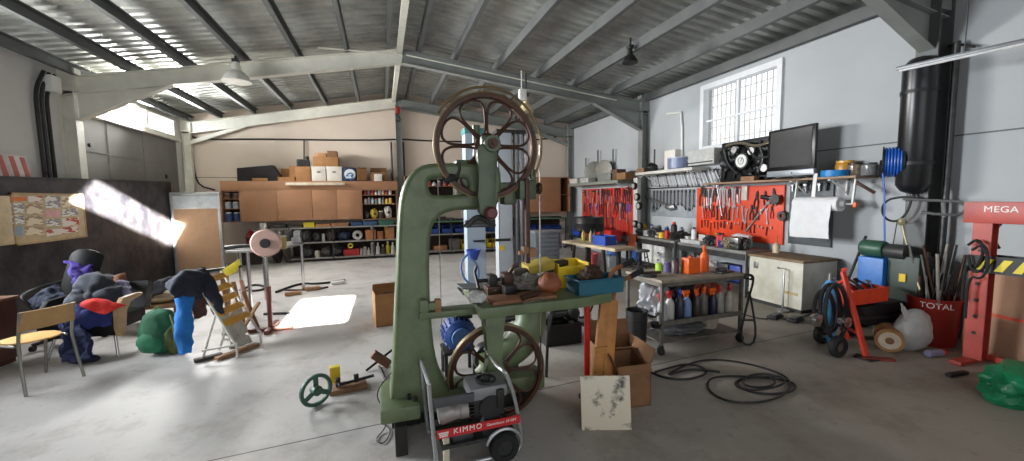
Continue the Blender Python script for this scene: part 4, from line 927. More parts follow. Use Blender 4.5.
P1 = textpaper('printed_paper', (236, 232, 224), (150, 148, 150), 14, .62); P2 = textpaper('printed_paper_warm', (236, 222, 196), (176, 150, 122), 10, .68)
P3 = textpaper('printed_paper_red', (236, 226, 216), (196, 96, 84), 12, .72); P4 = mat('orange_header_paper', (226, 128, 72), .8); P5 = mat('pink_paper', (226, 176, 176), .8); P6 = mat('blue_grey_paper', (150, 168, 190), .8)
rows = [(10, 197, 26, 201, P4, 'orange strip of paper at the top left of the notice board'), (28, 196, 43, 202, P3, 'red printed sheet at the top of the notice board left of centre'), (45, 196, 60, 208, P1, 'white printed sheet at the top centre of the notice board'), (62, 196, 79, 207, P2, 'cream sheet in the top right corner of the notice board'),
        (11, 203, 24, 213, P1, 'white printed sheet on the left edge of the notice board, second row'), (26, 204, 42, 214, P2, 'cream sheet second row of the notice board'), (62, 209, 78, 216, P1, 'white printed sheet on the right edge of the notice board, second row'), (45, 210, 60, 217, P5, 'pink sheet in the middle of the notice board'),
        (12, 215, 24, 224, P1, 'white printed sheet on the left edge of the notice board, third row'), (26, 216, 43, 225, P2, 'cream sheet third row of the notice board'), (46, 219, 60, 226, P1, 'white printed sheet in the lower middle of the notice board'), (62, 218, 79, 226, P3, 'red printed sheet on the right edge of the notice board'),
        (13, 226, 23, 236, P6, 'blue grey sheet in the bottom left corner of the notice board'), (25, 227, 43, 235, P2, 'cream sheet at the bottom left of the notice board'), (46, 228, 78, 234, P3, 'wide red printed sheet at the bottom right of the notice board')]
for i, (x0, y0, x1, y1, mt, lb) in enumerate(rows):
    A_ = at(x0, (y0+y1)/2, x=bx_+.04); B_ = at(x1, (y0+y1)/2, x=bx_+.04); zt = at((x0+x1)/2, y0, x=bx_+.04).z; zb = at((x0+x1)/2, y1, x=bx_+.04).z
    m = MB(); m.box((0, 0, (zt-zb)/2), (.003, B_.y-A_.y, zt-zb)); o = m.solo('paper_sheet', mt, lb, 'paper', 'papers on the notice board', loc=(bx_+.039+.0006*(i % 3), (A_.y+B_.y)/2, zb)); o.rotation_euler.x = .05*math.sin(i*2.3)
A_ = onb(0, 197); m = MB(); m.box((bx_+.03, A_.y-.1, 1.45), (.02, .42, .62), bev=.003); m.solo('notice_board', mat('cork_cream', (206, 186, 150), .85), 'second cream notice board cut off by the left photo edge on the black panel', 'notice board')
# striped sign and things on the panel top
y0 = at(2, 170, x=bx_).y; y1 = at(32, 170, x=bx_).y; zt = at(17, 154, x=bx_).z
t = place('striped_sign', 'faded red and white striped warning board on top of the black panel', 'sign', (bx_-.06, (y0+y1)/2, zA+.012))
m = MB(); m.prism([(y0, zA+.012), (y1+.08, zA+.012), (y1-.02, zt-.02), (y0+.05, zt)], bx_-.07, bx_-.05, 'YZ', bev=.003); sg = m.build('sign_board', mat('faded_white', (196, 184, 178), .7), t)
for k in range(3):
    m = MB(); o_ = y0+.02+k*.17; m.prism([(o_+.07, zA+.03), (o_+.15, zA+.03), (o_+.07, zt-.03), (o_+.0, zt-.03)], bx_-.05, bx_-.047, 'YZ'); m.build('stripe', mat('faded_red', (166, 74, 66), .7), sg)
# brown drawer unit at the left edge
p = at(20, 344, z=0)
t = thing('drawer_unit', 'dark reddish brown wooden drawer unit behind the school chair', 'drawers', (-4.05, 5.35, 0), -.15)
DW = mat('dark_mahogany', (84, 44, 34), .5, 0, .3, 6)
m = MB(); m.box((0, 0, .36), (.62, .5, .62), bev=.008); m.box((0, 0, .025), (.56, .44, .05)); m.build('carcass', DW, t)
for k in range(3):
    m = MB(); m.box((.02, -.255, .16+k*.2), (.54, .02, .185), bev=.005); d_ = m.build('drawer', mat('mahogany_front', (98, 52, 40), .45, 0, .25, 6), t)
    m = MB(); m.tube([(-.06, -.265, .17+k*.2), (-.06, -.29, .17+k*.2), (.1, -.29, .17+k*.2), (.1, -.265, .17+k*.2)], .008, 6); m.build('handle', CHROME, d_)
m = MB(); m.box((.0, 0, .68), (.66, .54, .03), bev=.008); m.build('top_board', mat('brown_top', (120, 78, 54), .5), t)
MB().blob((0, 0, .07), (.2, .16, .075), 71, .15, 1.5, 3, flat=-.9).solo('cushion', mat('brown_cushion', (128, 84, 60), .85), 'brown cushion on top of the mahogany drawer unit', 'cushion', loc=(-3.95, 5.35, .695))
# school chair
cA = at(33, 393, z=0); cB = at(72, 378, z=0)
crz_ = -2.09
ch = thing('school_chair', 'school chair with yellow plywood seat and grey tube legs', 'chair', (-3.09, 4.74, 0), crz_)
TUBE = mat('grey_tube', (140, 138, 130), .35, .6, .1, 10); SEAT = mat('yellow_plywood', (206, 164, 92), .45, 0, .2, 5)
w_, d_ = .36, .36; sh = .43
m = MB(); m.prism(rnd([(-w_/2-.01, -d_/2), (w_/2+.01, -d_/2), (w_/2-.01, d_/2), (-w_/2+.01, d_/2)], 2), sh, sh+.014, 'XY', bev=.004); m.build('seat', SEAT, ch)
m = MB(); m.sheet(lambda u, v: ((u-.5)*.38, d_/2+.035+.03*(1-4*(u-.5)**2)+.03*v, .56+.17*v), 10, 4, .012); m.build('backrest', mat('backrest_ply', (176, 138, 88), .5, 0, .2, 5), ch)
for sx in (-1, 1):
    m = MB(); m.tube([(sx*.2, -d_/2-.06, 0), (sx*.18, -d_/2+.02, sh-.04), (sx*.175, -d_/2+.06, sh-.012), (sx*.175, d_/2-.06, sh-.012)], .0125, 8, smooth=2); m.build('leg', TUBE, ch)
    m = MB(); m.tube([(sx*.2, d_/2+.07, 0), (sx*.18, d_/2-.0, sh-.05), (sx*.18, d_/2+.02, sh+.1), (sx*.18, d_/2+.07, .73)], .0125, 8, smooth=2); m.build('leg', TUBE, ch)
m = MB(); m.cyl((-.175, 0, sh-.015), (.175, 0, sh-.015), .01); m.build('cross_bar', TUBE, ch)
# black office chair shell with clothes
t = place('office_chair', 'black padded office chair back behind the heaped jackets', 'chair', (-3.75, 6.1, 0))
VINYL = mat('black_vinyl', (20, 19, 20), .65, 0, .2, 5, spec=.25)
c1 = at(66, 284, y=6.1)
m = MB(); m.sheet(lambda u, v: (c1.x-.15+.3*u+.1*v, 6.27+.08*v-.1*(1-4*(u-.5)**2)*.5, .55+.54*v-.1*(2*u-1)**2*v), 10, 10, .07); m.build('backrest', VINYL, t)
m = MB(); m.box((c1.x, 6.06, .5), (.4, .4, .1), bev=.04); m.build('seat', VINYL, t)
m = MB(); m.cyl((c1.x, 6.06, .08), (c1.x, 6.06, .46), .03); m.build('gas_post', BLACK, t)
for k in range(5):
    a = k*2*PI/5+.3; m = MB(); m.bar((c1.x, 6.06, .1), (c1.x+.3*math.cos(a), 6.06+.3*math.sin(a), .07), .04, .03); lg = m.build('leg', BLACK, t)
    m = MB(); m.cyl((c1.x+.3*math.cos(a)-.02, 6.06+.3*math.sin(a), .03), (c1.x+.3*math.cos(a)+.02, 6.06+.3*math.sin(a), .03), .03); m.build('castor', BLACK, lg)
m = MB(); m.tube([(c1.x-.2, 5.9, .5), (c1.x-.3, 5.9, .62), (c1.x-.3, 6.15, .66), (c1.x-.16, 6.3, .7)], .02, 8, smooth=2); m.build('armrest', BLACK, t)
# low black armchair
ac = thing('armchair', 'low black vinyl armchair with a tan wooden armrest and chrome legs, heaped with clothes', 'armchair', (-3.06, 5.62, 0), -.12)
m = MB(); m.box((0, 0, .34), (.6, .5, .16), bev=.05); m.build('seat', VINYL, ac)
m = MB(); m.sheet(lambda u, v: (-.3+.6*u, .26+.1*v, .4+.3*v), 8, 6, .1); m.build('backrest', VINYL, ac)
m = MB(); m.box((.0, -.26, .34), (.64, .06, .22), bev=.025); m.build('front_panel', VINYL, ac)
for sx in (-1, 1):
    m = MB(); m.prism(rnd([(-.3, .22), (-.18, .22), (-.16, .56), (.1, .58), (.1, .63), (-.28, .62)], 1), sx*.34-.025, sx*.34+.025, 'YZ', bev=.01); m.build('armrest', mat('tan_armrest', (176, 146, 108), .5) if sx > 0 else VINYL, ac)
    for sy in (-1, 1):
        m = MB(); m.cyl((sx*.26, sy*.2, .28), (sx*.32, sy*.27, 0), .014, n=10); m.build('leg', CHROME, ac)
def cloth(name, label, cat, P, mt, nu=30, nv=30, th=.025, amp=.035, freq=8, seed=1, group=None):
    m = MB(); m.sheet(P, nu, nv, th, amp, freq, seed); return m.solo(name, mt, label, cat, group, ang=80)
def quad(a, b, c, d, sag=V((0, 0, 0))):
    def P(u, v): return (a*(1-u)+b*u)*(1-v)+(d*(1-u)+c*u)*v+sag*(4*u*(1-u)*v*(1-v)*4)
    return P
def fab(n, r, g, b): return mat(n, (r, g, b), .88, 0, .3, 6)
# jackets (positions found on the chair's own depth)
def J(px, py, y): return at(px, py, y=y)
cloth('jacket', 'purple sweater thrown over the black office chair back', 'sweater', quad(J(66, 262, 6.3), J(90, 264, 6.25), J(96, 292, 6.0), J(76, 290, 6.0), V((0, -.06, .04))), fab('purple_knit', 62, 44, 130), amp=.045, seed=2)
cloth('jacket', 'grey padded jacket heaped on the low black armchair', 'jacket', quad(J(86, 276, 5.8), J(113, 272, 5.8), J(124, 303, 5.4), J(60, 311, 5.3), V((0, -.1, .06))), fab('slate_jacket', 46, 50, 60), amp=.06, freq=6, seed=3, th=.05)
cloth('jacket', 'blue and navy work jacket hanging over the armchair front', 'jacket', quad(J(62, 306, 5.34), J(112, 304, 5.36), J(110, 324, 5.28), J(60, 330, 5.26), V((0, -.06, .02))), fab('navy_blue', 38, 50, 112), amp=.035, seed=4, th=.04)
cloth('vest', 'bright red vest lying on the blue work jacket', 'vest', quad(J(80, 306, 5.26), J(93, 298, 5.3), J(126, 306, 5.27), J(104, 313, 5.24), V((0, -.03, .03))), fab('bright_red_cloth', 200, 40, 34), 10, 10, amp=.02, seed=5, th=.03)
cloth('shirt', 'patterned blue and white shirt by the tan armrest', 'shirt', quad(J(112, 284, 5.8), J(128, 280, 5.85), J(130, 300, 5.5), J(113, 303, 5.5), V((0, -.05, .04))), mat('patterned_shirt', (168, 166, 190), .9, 0, .2, 30, col2=(52, 52, 92)), amp=.04, seed=6)
cloth('scarf', 'brown scarf lying behind the patterned shirt', 'scarf', quad(J(108, 278, 5.95), J(126, 274, 5.98), J(128, 284, 5.85), J(112, 286, 5.8), V((0, 0, .03))), fab('brown_scarf', 118, 76, 52), 10, 10, amp=.03, seed=7)
cloth('jacket', 'dark blue jacket draped on the left arm of the office chair', 'jacket', quad(J(30, 300, 5.9), J(58, 284, 6.05), J(66, 300, 5.75), J(34, 312, 5.7), V((0, -.05, .05))), fab('dark_denim', 34, 42, 62), amp=.04, seed=8)
cloth('trousers', 'navy trousers hanging from the armchair down to the floor', 'trousers', quad(J(60, 322, 5.24), J(84, 318, 5.27), V((J(92, 362, 5.1).x, 5.1, .05)), V((J(62, 362, 5.1).x, 5.1, .05)), V((0, .05, 0))), fab('navy_trousers', 30, 38, 74), amp=.04, seed=9, th=.04)
p = at(80, 364, z=0); m = MB()
m.blob((0, 0, .035), (.16, .06, .045), 81, .12, 1.6, 3, flat=-.85); m.blob((-.1, 0, .1), (.06, .055, .09), 82, .12, 1.6, 3); m.solo('work_boot', mat('dark_boot', (30, 34, 54), .7), 'dark blue boot on the floor below the navy trousers', 'boot', loc=(p.x, p.y+.05, 0), rz=-.2)
p = at(158, 356, z=0)
# cushion, bench and plant bits behind
m = MB(); c_ = at(152, 293, y=6.7); m.box((c_.x, 6.75, c_.z-.16), (.75, .5, .06), bev=.02)
for sx in (-.32, .32):
    for sy in (-.2, .2): m.box((c_.x+sx, 6.75+sy, (c_.z-.19)/2), (.04, .04, c_.z-.19))
m.solo('side_bench', PLY, 'low brown wooden bench between the armchair and the deck chair', 'bench')
MB().blob((0, 0, .07), (.34, .22, .085), 91, .18, 1.5, 4, flat=-.82).solo('cushion', mat('cream_cushion', (206, 188, 156), .9), 'cream cushion on the low brown bench', 'cushion', loc=(c_.x, 6.72, c_.z-.128), rz=.1)
cloth('jacket', 'black fleece jacket lying on the cream cushion', 'jacket', quad(J(142, 292, 6.75), J(168, 276, 6.8), J(178, 284, 6.55), J(150, 298, 6.5), V((0, 0, .06))), fab('black_fleece', 40, 40, 46), amp=.03, seed=11)
# deck chair of yellow slats carrying clothes
dc = place('deck_chair', 'folding deck chair with yellow wooden slats and white tube frame', 'deck chair', (-1.75, 4.95, 0))
YS = mat('yellow_slat', (214, 158, 62), .5, 0, .2, 6)
f0 = V((-2.0, 5.05, .93)); f1 = V((-1.45, 5.0, .32)); 
top = J(197, 283, 5.1); bot = J(229, 334, 4.85); top2 = top+V((.13, .36, .02)); bot2 = bot+V((.13, .36, 0))
FR = mat('white_tube', (206, 204, 196), .4)
for a_, b_ in ((top, bot), (top2, bot2)):
    d__ = (b_-a_).normalized(); m = MB(); m.cyl(a_-d__*.05, b_+d__*.12, .014, n=10); m.build('frame_rail', FR, dc)
for k in range(5):
    u = .04+k*.2; a_ = top.lerp(bot, u); b_ = top2.lerp(bot2, u); m = MB(); m.bar(a_+V((0, -.0, .018)), b_+V((0, 0, .018)), .085, .014, bev=.003, up=V((.6, 0, .8))); m.build('slat', YS, dc)
for a_, sx in ((bot, 1), (bot2, 1)):
    m = MB(); q = a_+V((.06, 0, -.1)); m.tube([q, (q.x+.02, q.y-.06, 0.014)], .012, 8); m.build('leg', FR, dc)
    m = MB(); q = a_.lerp(top, .4); m.tube([q, (q.x-.12, q.y-.08, 0.014)], .012, 8); m.build('leg', FR, dc)
m = MB(); q = at(203, 344, z=.1); q2 = at(231, 345, z=.1); m.cyl(bot+V((-.25, 0, -.15)), bot+V((.05, -.02, -.12)), .011); m.build('brace', FR, dc)
cloth('trousers', 'bright blue trousers hanging down over the deck chair', 'trousers', quad(J(178, 272, 5.12), J(191, 272, 5.14), V((J(192, 355, 4.98).x, 4.98, .04)), V((J(178, 357, 4.98).x, 4.98, .03)), V((0, -.04, 0))), fab('bright_blue_cloth', 30, 110, 186), 14, 22, amp=.025, seed=12, th=.05)
cloth('jacket', 'dark navy jacket draped over the top of the deck chair', 'jacket', quad(J(164, 284, 5.1), J(206, 268, 5.3), J(222, 296, 5.15), J(174, 296, 4.98), V((0, -.08, .1))), fab('navy_fleece', 34, 38, 52), 26, 26, amp=.06, freq=6, seed=13, th=.04)
cloth('sleeve', 'dark jacket sleeve hanging along the right rail of the deck chair', 'sleeve', quad(J(200, 274, 5.2), J(213, 276, 5.2), J(225, 314, 5.0), J(215, 316, 4.98), V((0, -.04, .03))), fab('navy_fleece', 34, 38, 52), 12, 18, amp=.03, freq=7, seed=16, th=.07)
cloth('shirt', 'brown lined shirt hanging inside the deck chair', 'shirt', quad(J(192, 292, 5.2), J(205, 290, 5.22), J(206, 318, 5.15), J(193, 318, 5.12)), fab('brown_lining', 78, 54, 44), amp=.03, seed=14)
# green backpack
bp_ = thing('backpack', 'green backpack on the floor beside the bright blue trousers', 'backpack', (at(156, 357, z=0).x, at(156, 357, z=0).y+.12, 0), -.2)
BG = mat('backpack_green', (32, 92, 62), .8, 0, .35, 6, bump=.1); BG2 = mat('backpack_olive', (86, 96, 46), .8, 0, .3, 6)
m = MB(); m.blob((0, 0, .24), (.2, .13, .26), 101, .12, 1.6, 4, flat=-.9); m.build('bag_body', BG, bp_)
m = MB(); m.blob((-.03, -.1, .15), (.13, .07, .12), 102, .12, 1.6, 3, flat=-.9); m.build('front_pocket', mat('backpack_green_light', (44, 118, 82), .8, 0, .3, 6), bp_)
m = MB(); m.tube([(.17, -.06, .44), (.23, -.1, .3), (.2, -.08, .08)], .022, 8, smooth=2); m.build('strap', BG2, bp_)
m = MB(); m.tube([(-.05, 0, .47), (0, 0, .53), (.05, 0, .47)], .012, 8, smooth=2); m.build('carry_loop', BG2, bp_)
p = at(168, 357, z=0); MB().blob((0, 0, .17), (.1, .1, .19), 103, .2, 2, 4, flat=-.9).solo('rucksack', BG2, 'olive rucksack standing between the green backpack and the blue trousers', 'bag', loc=(p.x+.02, p.y+.12, 0))
# wood scraps, level, planks
q0 = at(216, 280, y=5.6); q1 = at(240, 262, y=5.6)
t = place('set_square', 'bright yellow triangular tool lying on the scrap heap behind the deck chair', 'set square', (q0.x, 5.6, 0))
m = MB(); z_ = .0
tri = [(q.x, q.z) for q in (at(216, 281, y=5.6), at(221, 271, y=5.6), at(239, 259, y=5.6), at(240, 264, y=5.6), at(236, 272, y=5.6))]
m.prism(tri, 5.58, 5.62, bev=.004); m.build('blade', mat('lemon_yellow', (236, 214, 60), .5), t); m = MB(); a_ = at(226, 278, y=5.6); m.bar(at(206, 271, y=5.6), at(242, 266, y=5.62), .03, .03); m.build('bar', BLACK, t)
m = MB(); m.bar((a_.x, 5.64, 0), (a_.x, 5.64, a_.z+.06), .03, .03); m.build('stake', PLY, t)
scr = [((232, 330), (221, 272), .06, PLY), ((246, 335), (233, 282), .05, PLY), ((252, 322), (241, 280), .05, mat('pinkish_offcut', (170, 128, 112), .75)), ((238, 340), (259, 302), .04, PLY), ((258, 330), (243, 292), .045, CARDD), ((224, 338), (238, 296), .05, mat('grey_offcut', (150, 146, 138), .7))]
for k, (a, b, w_, mt) in enumerate(scr):
    p0 = at(*a, z=0.0); p0.z = .03; p1 = at(*b, y=p0.y+.3)
    MB().bar(p0, p1, w_, .025, bev=.003).solo('wood_scrap', mt, 'wooden offcut in the scrap heap behind the deck chair, %s from the left' % ORD[k], 'offcut', 'offcuts of the scrap heap')
cloth('plastic_sheet', 'whitish plastic sheet lying over the foot of the deck chair', 'sheet', quad(J(219, 310, 5.15), J(236, 306, 5.3), V((at(252, 344, z=.02).x, at(252, 344, z=.02).y, .03)), V((at(232, 350, z=.02).x, at(232, 350, z=.02).y, .03)), V((0, 0, .12))), mat('dusty_sheet', (176, 172, 164), .7), amp=.05, seed=15)
for k, (a, b, lb, mt) in enumerate((((194, 361), (222, 354), 'dark curved stick lying on the floor before the deck chair', mat('dark_stick', (60, 54, 48), .7)), ((216, 359), (258, 344), 'long brown plank on the floor right of the deck chair', PLY))):
    p0 = at(*a, z=.02); p1 = at(*b, z=.02); MB().bar((p0.x, p0.y, .02), (p1.x, p1.y, .02), .07, .035, bev=.006).solo('plank', mt, lb, 'plank')
# tripod stand with pink disc
sx_, sy_ = at(271, 330, z=0).x, at(271, 330, z=0).y
t = place('disc_stand', 'steel pedestal stand with a pinkish round disc on its top', 'stand', (sx_, sy_, 0))
RB = mat('red_brown_paint', (110, 58, 48), .5); zt = at(269, 250, y=sy_).z
m = MB(); m.cyl((sx_, sy_, .03), (sx_, sy_, zt*.55), .03); m.build('lower_pole', RB, t)
m = MB(); m.cyl((sx_-.01, sy_, zt*.5), (sx_-.01, sy_, zt+.02), .022); m.build('upper_pole', CHROME, t)
m = MB(); m.bar((sx_-.24, sy_-.03, .025), (sx_+.26, sy_-.03, .025), .06, .05, bev=.006); m.bar((sx_, sy_-.2, .025), (sx_, sy_+.3, .025), .06, .05, bev=.006); m.build('foot', RB, t)
dcx = at(266, 243, y=sy_-.02); R_ = .175
m = MB(); m.lathe([(0, -.03), (.05, -.045), (R_*.9, -.03), (R_, -.01), (R_, .015), (R_*.9, .03), (0, .03)], (dcx.x, sy_-.02, dcx.z), 36, 'Y'); dd = m.build('disc', mat('pinkish_disc', (206, 168, 156), .6, 0, .12, 5), t)
m = MB(); m.lathe([(0, .075), (.055, .07), (.06, .045), (.05, .03), (0, .03)], (dcx.x, sy_-.02, dcx.z), 20, 'Y'); m.build('hub', DSTEEL, dd)
m = MB(); q = at(282, 243, y=sy_+.03); m.box((q.x+.01, sy_+.07, q.z), (.06, .09, .16), bev=.015); m.build('motor_pod', mat('olive_pod', (150, 140, 84), .5), t)
# steel table behind it
t = place('steel_table', 'grey steel table with tube legs behind the pink disc stand', 'table', (-1.6, 7.1, 0))
za = at(232, 249, y=6.8).z; xa = at(231, 249, y=6.8).x; xb = at(304, 245, y=7.3).x
m = MB(); m.prism([(xa, 6.55), (xa+.6, 6.45), (xb, 7.3), (xb-.25, 7.75), (xa+.1, 7.1)], za-.03, za, 'XY'); m.build('table_top', mat('grey_table_top', (126, 122, 118), .4, .4), t)
for px, py in ((248, 318), (240, 300), (302, 290), (264, 300)):
    q = at(px, py, z=0); yy = max(6.6, q.y); qx = at(px, 260, y=yy).x; m = MB(); m.cyl((qx, yy, 0), (qx, yy, za-.03), .025); m.build('leg', CHROME, t)
q = at(297, 244, y=7.3)
t = place('bench_vice', 'grey bench vice on the right end of the grey steel table', 'vice', (q.x, 7.3, za))
m = MB(); m.box((q.x, 7.3, za+.05), (.14, .12, .1), bev=.015); m.box((q.x+.02, 7.28, za+.15), (.1, .14, .12), bev=.02); m.build('vice_body', STEEL, t)
m = MB(); m.box((q.x-.1, 7.28, za+.17), (.06, .14, .09), bev=.012); m.build('jaw', DSTEEL, t)
m = MB(); m.cyl((q.x-.26, 7.28, za+.13), (q.x-.1, 7.28, za+.13), .014); m.cyl((q.x-.25, 7.2, za+.06), (q.x-.25, 7.36, za+.2), .009); m.build('screw_handle', STEEL, t)
q = at(243, 247, y=6.7)
MB().bar((q.x-.25, 6.75, za+.03), (q.x+.2, 6.8, za+.04), .05, .05, bev=.008).solo('steel_bar', DSTEEL, 'dark steel bar lying on the left of the grey steel table', 'bar')
# partition screen
y_ = 10.9
xl, xr = at(172.5, 230, y=y_).x, at(222.5, 230, y=y_).x
t = place('partition_screen', 'tan office partition screen with a silver frame by the back left corner', 'screen', ((xl+xr)/2, y_, 0))
zt = 1.84
FRM = mat('silver_frame', (184, 186, 188), .35, .5)
for x_ in (xl+.03, xr-.03): m = MB(); m.box((x_, y_, zt/2), (.06, .07, zt), bev=.01); m.build('frame_post', FRM, t)
m = MB(); m.box(((xl+xr)/2, y_, zt), (xr-xl, .08, .07), bev=.015); m.build('top_rail', FRM, t)
m = MB(); m.box(((xl+xr)/2, y_, zt-.17), (xr-xl-.1, .03, .26)); m.build('glazed_band', mat('pale_glazed_band', (186, 194, 200), .25), t)
m = MB(); m.box(((xl+xr)/2, y_, zt-.32), (xr-xl-.1, .06, .04)); m.build('middle_rail', FRM, t)
m = MB(); m.box(((xl+xr)/2, y_, (zt-.34)/2+.04), (xr-xl-.1, .04, zt-.4)); m.build('fabric_panel', mat('tan_panel', (176, 142, 112), .8, 0, .08), t)
# floor scraps near the table
for k, (pts, r_, mt, lb) in enumerate((([(245, 288), (255, 284), (268, 287), (258, 291), (240, 290)], .02, BLACK, 'black hose loop on the floor left of the steel table legs'), ([(276, 292), (300, 283), (318, 284), (345, 280)], .02, BLACK, 'black hose on the floor behind the steel table'), ([(285, 290), (310, 290), (328, 287)], .015, BROWNMETAL, 'rusty brown rod on the floor right of the steel table'))):
    MB().tube([at(a, b, z=r_) for a, b in pts], r_, 7, smooth=2).solo('hose' if k < 2 else 'rod', mt, lb, 'hose' if k < 2 else 'rod')
for px, py, mt, lb in ((313, 290, PLY, 'brown block on the floor beside the rusty brown rod'), (293, 295, PLY, 'short brown board on the floor before the rusty brown rod'), (338, 284, mat('crumpled_white', (220, 216, 208), .8), 'white crumpled paper on the floor beyond the rusty brown rod')):
    q = at(px, py, z=0); MB().box((0, 0, .03), (.25, .12, .06), bev=.01).solo('offcut', mt, lb, 'offcut', loc=(q.x, q.y, 0), rz=.3)
for k, (a, b) in enumerate((((264, 314), (290, 313)),)):
    p0 = at(*a, z=.015); p1 = at(*b, z=.015); MB().bar(p0, p1, .04, .03).solo('steel_rod', BLACK, 'black flat bar on the floor behind the disc stand foot', 'bar')
# ================================================================== back wall : cabinets, shelves, boxes
YC = 11.9; YW = 12.42
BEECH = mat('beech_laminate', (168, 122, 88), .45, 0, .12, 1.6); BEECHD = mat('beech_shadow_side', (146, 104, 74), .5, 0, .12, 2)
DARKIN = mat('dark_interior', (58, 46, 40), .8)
zct, zst, zsb, zcb = at(300, 181, y=YC).z, at(300, 181, y=YC).z, at(300, 190, y=YC).z, at(300, 220.5, y=YC).z
def X(px, y=YC, py=200): return at(px, py, y=y).x
m = MB(); m.box(((X(221)+X(398))/2, (YC+YW)/2, (zst+zsb)/2), (X(398)-X(221), YW-YC, zst-zsb), bev=.004); m.solo('cornice_board', BEECH, 'long beech board running along the top of the wall cabinets', 'board')
def cabinet(x0, x1, z0, z1, label, doors, knobs=()):
    t = place('hanging_cabinet', label, 'cabinet', ((x0+x1)/2, YC, z0))
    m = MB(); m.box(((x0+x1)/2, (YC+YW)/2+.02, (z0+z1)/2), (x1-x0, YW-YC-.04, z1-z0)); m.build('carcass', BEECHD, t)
    for i in range(doors):
        a = x0+(x1-x0)*i/doors; b = x0+(x1-x0)*(i+1)/doors
        m = MB(); m.box(((a+b)/2, YC+.008, (z0+z1)/2), (b-a-.008, .02, z1-z0-.006), bev=.003); d = m.build('door', BEECH, t)
        if knobs:
            kx = b-.05 if i % 2 == 0 else a+.05
            m = MB(); m.tube([(kx, YC, z0+.17), (kx, YC-.03, z0+.18), (kx, YC-.03, z0+.25), (kx, YC, z0+.26)], .006, 6); m.build('handle', mat('brass_handle', (190, 160, 100), .3, .8), d)
    return t
def open_unit(x0, x1, z0, z1, label, shelves, y0=YC, y1=YW):
    t = place('open_cabinet', label, 'cabinet', ((x0+x1)/2, y0, z0)); w = .02
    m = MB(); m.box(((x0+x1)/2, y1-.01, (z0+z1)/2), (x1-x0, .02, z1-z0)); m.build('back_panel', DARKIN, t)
    for x_ in (x0+w/2, x1-w/2): m = MB(); m.box((x_, (y0+y1)/2, (z0+z1)/2), (w, y1-y0, z1-z0)); m.build('side_panel', BEECH, t)
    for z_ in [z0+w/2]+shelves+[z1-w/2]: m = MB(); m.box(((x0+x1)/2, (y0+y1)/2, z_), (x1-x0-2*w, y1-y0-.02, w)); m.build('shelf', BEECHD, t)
    return t
cabinet(X(240), X(312), zcb, zsb, 'wide beech wall cabinet with two doors and brass handles on the back wall', 2, (1,))
cabinet(X(312)+.002, X(361), zcb, zsb, 'beech wall cabinet with two plain doors right of the brass handled one', 2)
s1, s2 = at(378, 204, y=YC).z, at(378, 195, y=YC).z
open_unit(X(361)+.002, X(397), zcb-.03, zsb, 'open beech cabinet with bottles between the plain doors and the bandsaw', [s1, s2])
open_unit(X(221), X(240)-.002, zcb, zsb, 'open end unit with blue tins at the left end of the wall cabinets', [at(230, 209, y=YC).z, at(230, 199, y=YC).z])
zr0, zr1 = at(535, 212.5, y=YC).z, at(535, 177, y=YC).z
cabinet(X(485), X(560), zr0, zr1, 'beech wall cabinet seen right of the bandsaw guide bar', 2)
open_unit(X(560)+.002, X(570), zr0, zr1, 'narrow open unit at the right end of the beech wall cabinets', [(zr0+zr1)/2])
zq0, zq1 = at(448, 196, y=YC).z, at(448, 176, y=YC).z
open_unit(X(405), X(484), zq0-.08, zq1, 'open beech shelf unit seen through the bandsaw arm', [(zq0+zq1)/2])
MB().box(((X(287)+X(346))/2, YC-.04, at(316, 184, y=YC).z), (X(346)-X(287), .08, .075), bev=.01).solo('tube_light', mat('cream_batten', (222, 208, 184), .5), 'cream tube light batten fixed to the front of the cabinet board', 'light')

# things on top of the cabinets
def box_on(name, label, x0, x1, yt, z0, col, y=YC+.04, d=.34, cat='box', group=None, bev=.004, rz=0, lidc=None, emblem=None):
    xa, xb = X(x0, y), X(x1, y); zt = at((x0+x1)/2, yt, y=y).z
    t = thing(name, label, cat, ((xa+xb)/2, y+d/2, z0), rz, group); h = max(.03, zt-z0)
    m = MB(); m.box((0, 0, h*.4 if lidc else h/2), (xb-xa, d, h*.8 if lidc else h), bev=bev); b = m.build('box_body', col, t)
    if lidc: m = MB(); m.box((0, 0, h*.9), (xb-xa+.012, d+.012, h*.2), bev=bev); m.build('lid', lidc, t)
    return t
WBOX = mat('white_carton', (222, 216, 206), .75, 0, .06)
t = place('black_case', 'black soft case lying on the left of the cabinet tops', 'case', (X(258), YC+.2, zct))
o_ = [(q.x, max(q.z, zct)) for q in (at(237, 181.5, y=YC+.05), at(236.5, 168, y=YC+.05), at(272, 165, y=YC+.05), at(279, 175, y=YC+.05), at(278, 181.5, y=YC+.05))]
m = MB(); m.prism(o_, YC+.05, YC+.4, bev=.02); m.build('case_body', mat('black_nylon', (30, 27, 27), .8), t)
m = MB(); q = at(260, 179.5, y=YC+.03); m.box((q.x, YC+.03, q.z), (.34, .03, .07), bev=.006); m.build('label_patch', CARD, t)
def cart2(label, x0, x1, yt, flaps, y=YC+.04, d=.34, z0=None, m_=CARD, rz=0):
    z0 = zct if z0 is None else z0; xa, xb = X(x0, y), X(x1, y); return carton('cardboard_box', label, ((xa+xb)/2, y+d/2, z0), (xb-xa, d, at((x0+x1)/2, yt, y=y).z-z0), rz, m_, flaps)
cart2('open low cardboard box with raised flap right of the black case', 279, 296, 177, [('L', 2.2, .05), ('B', 1.4, .25), ('R', 1.5, .3)])
box_on('cardboard_box', 'closed tan cardboard box left of the two white cartons', 297, 312, 166.5, zct, CARD)
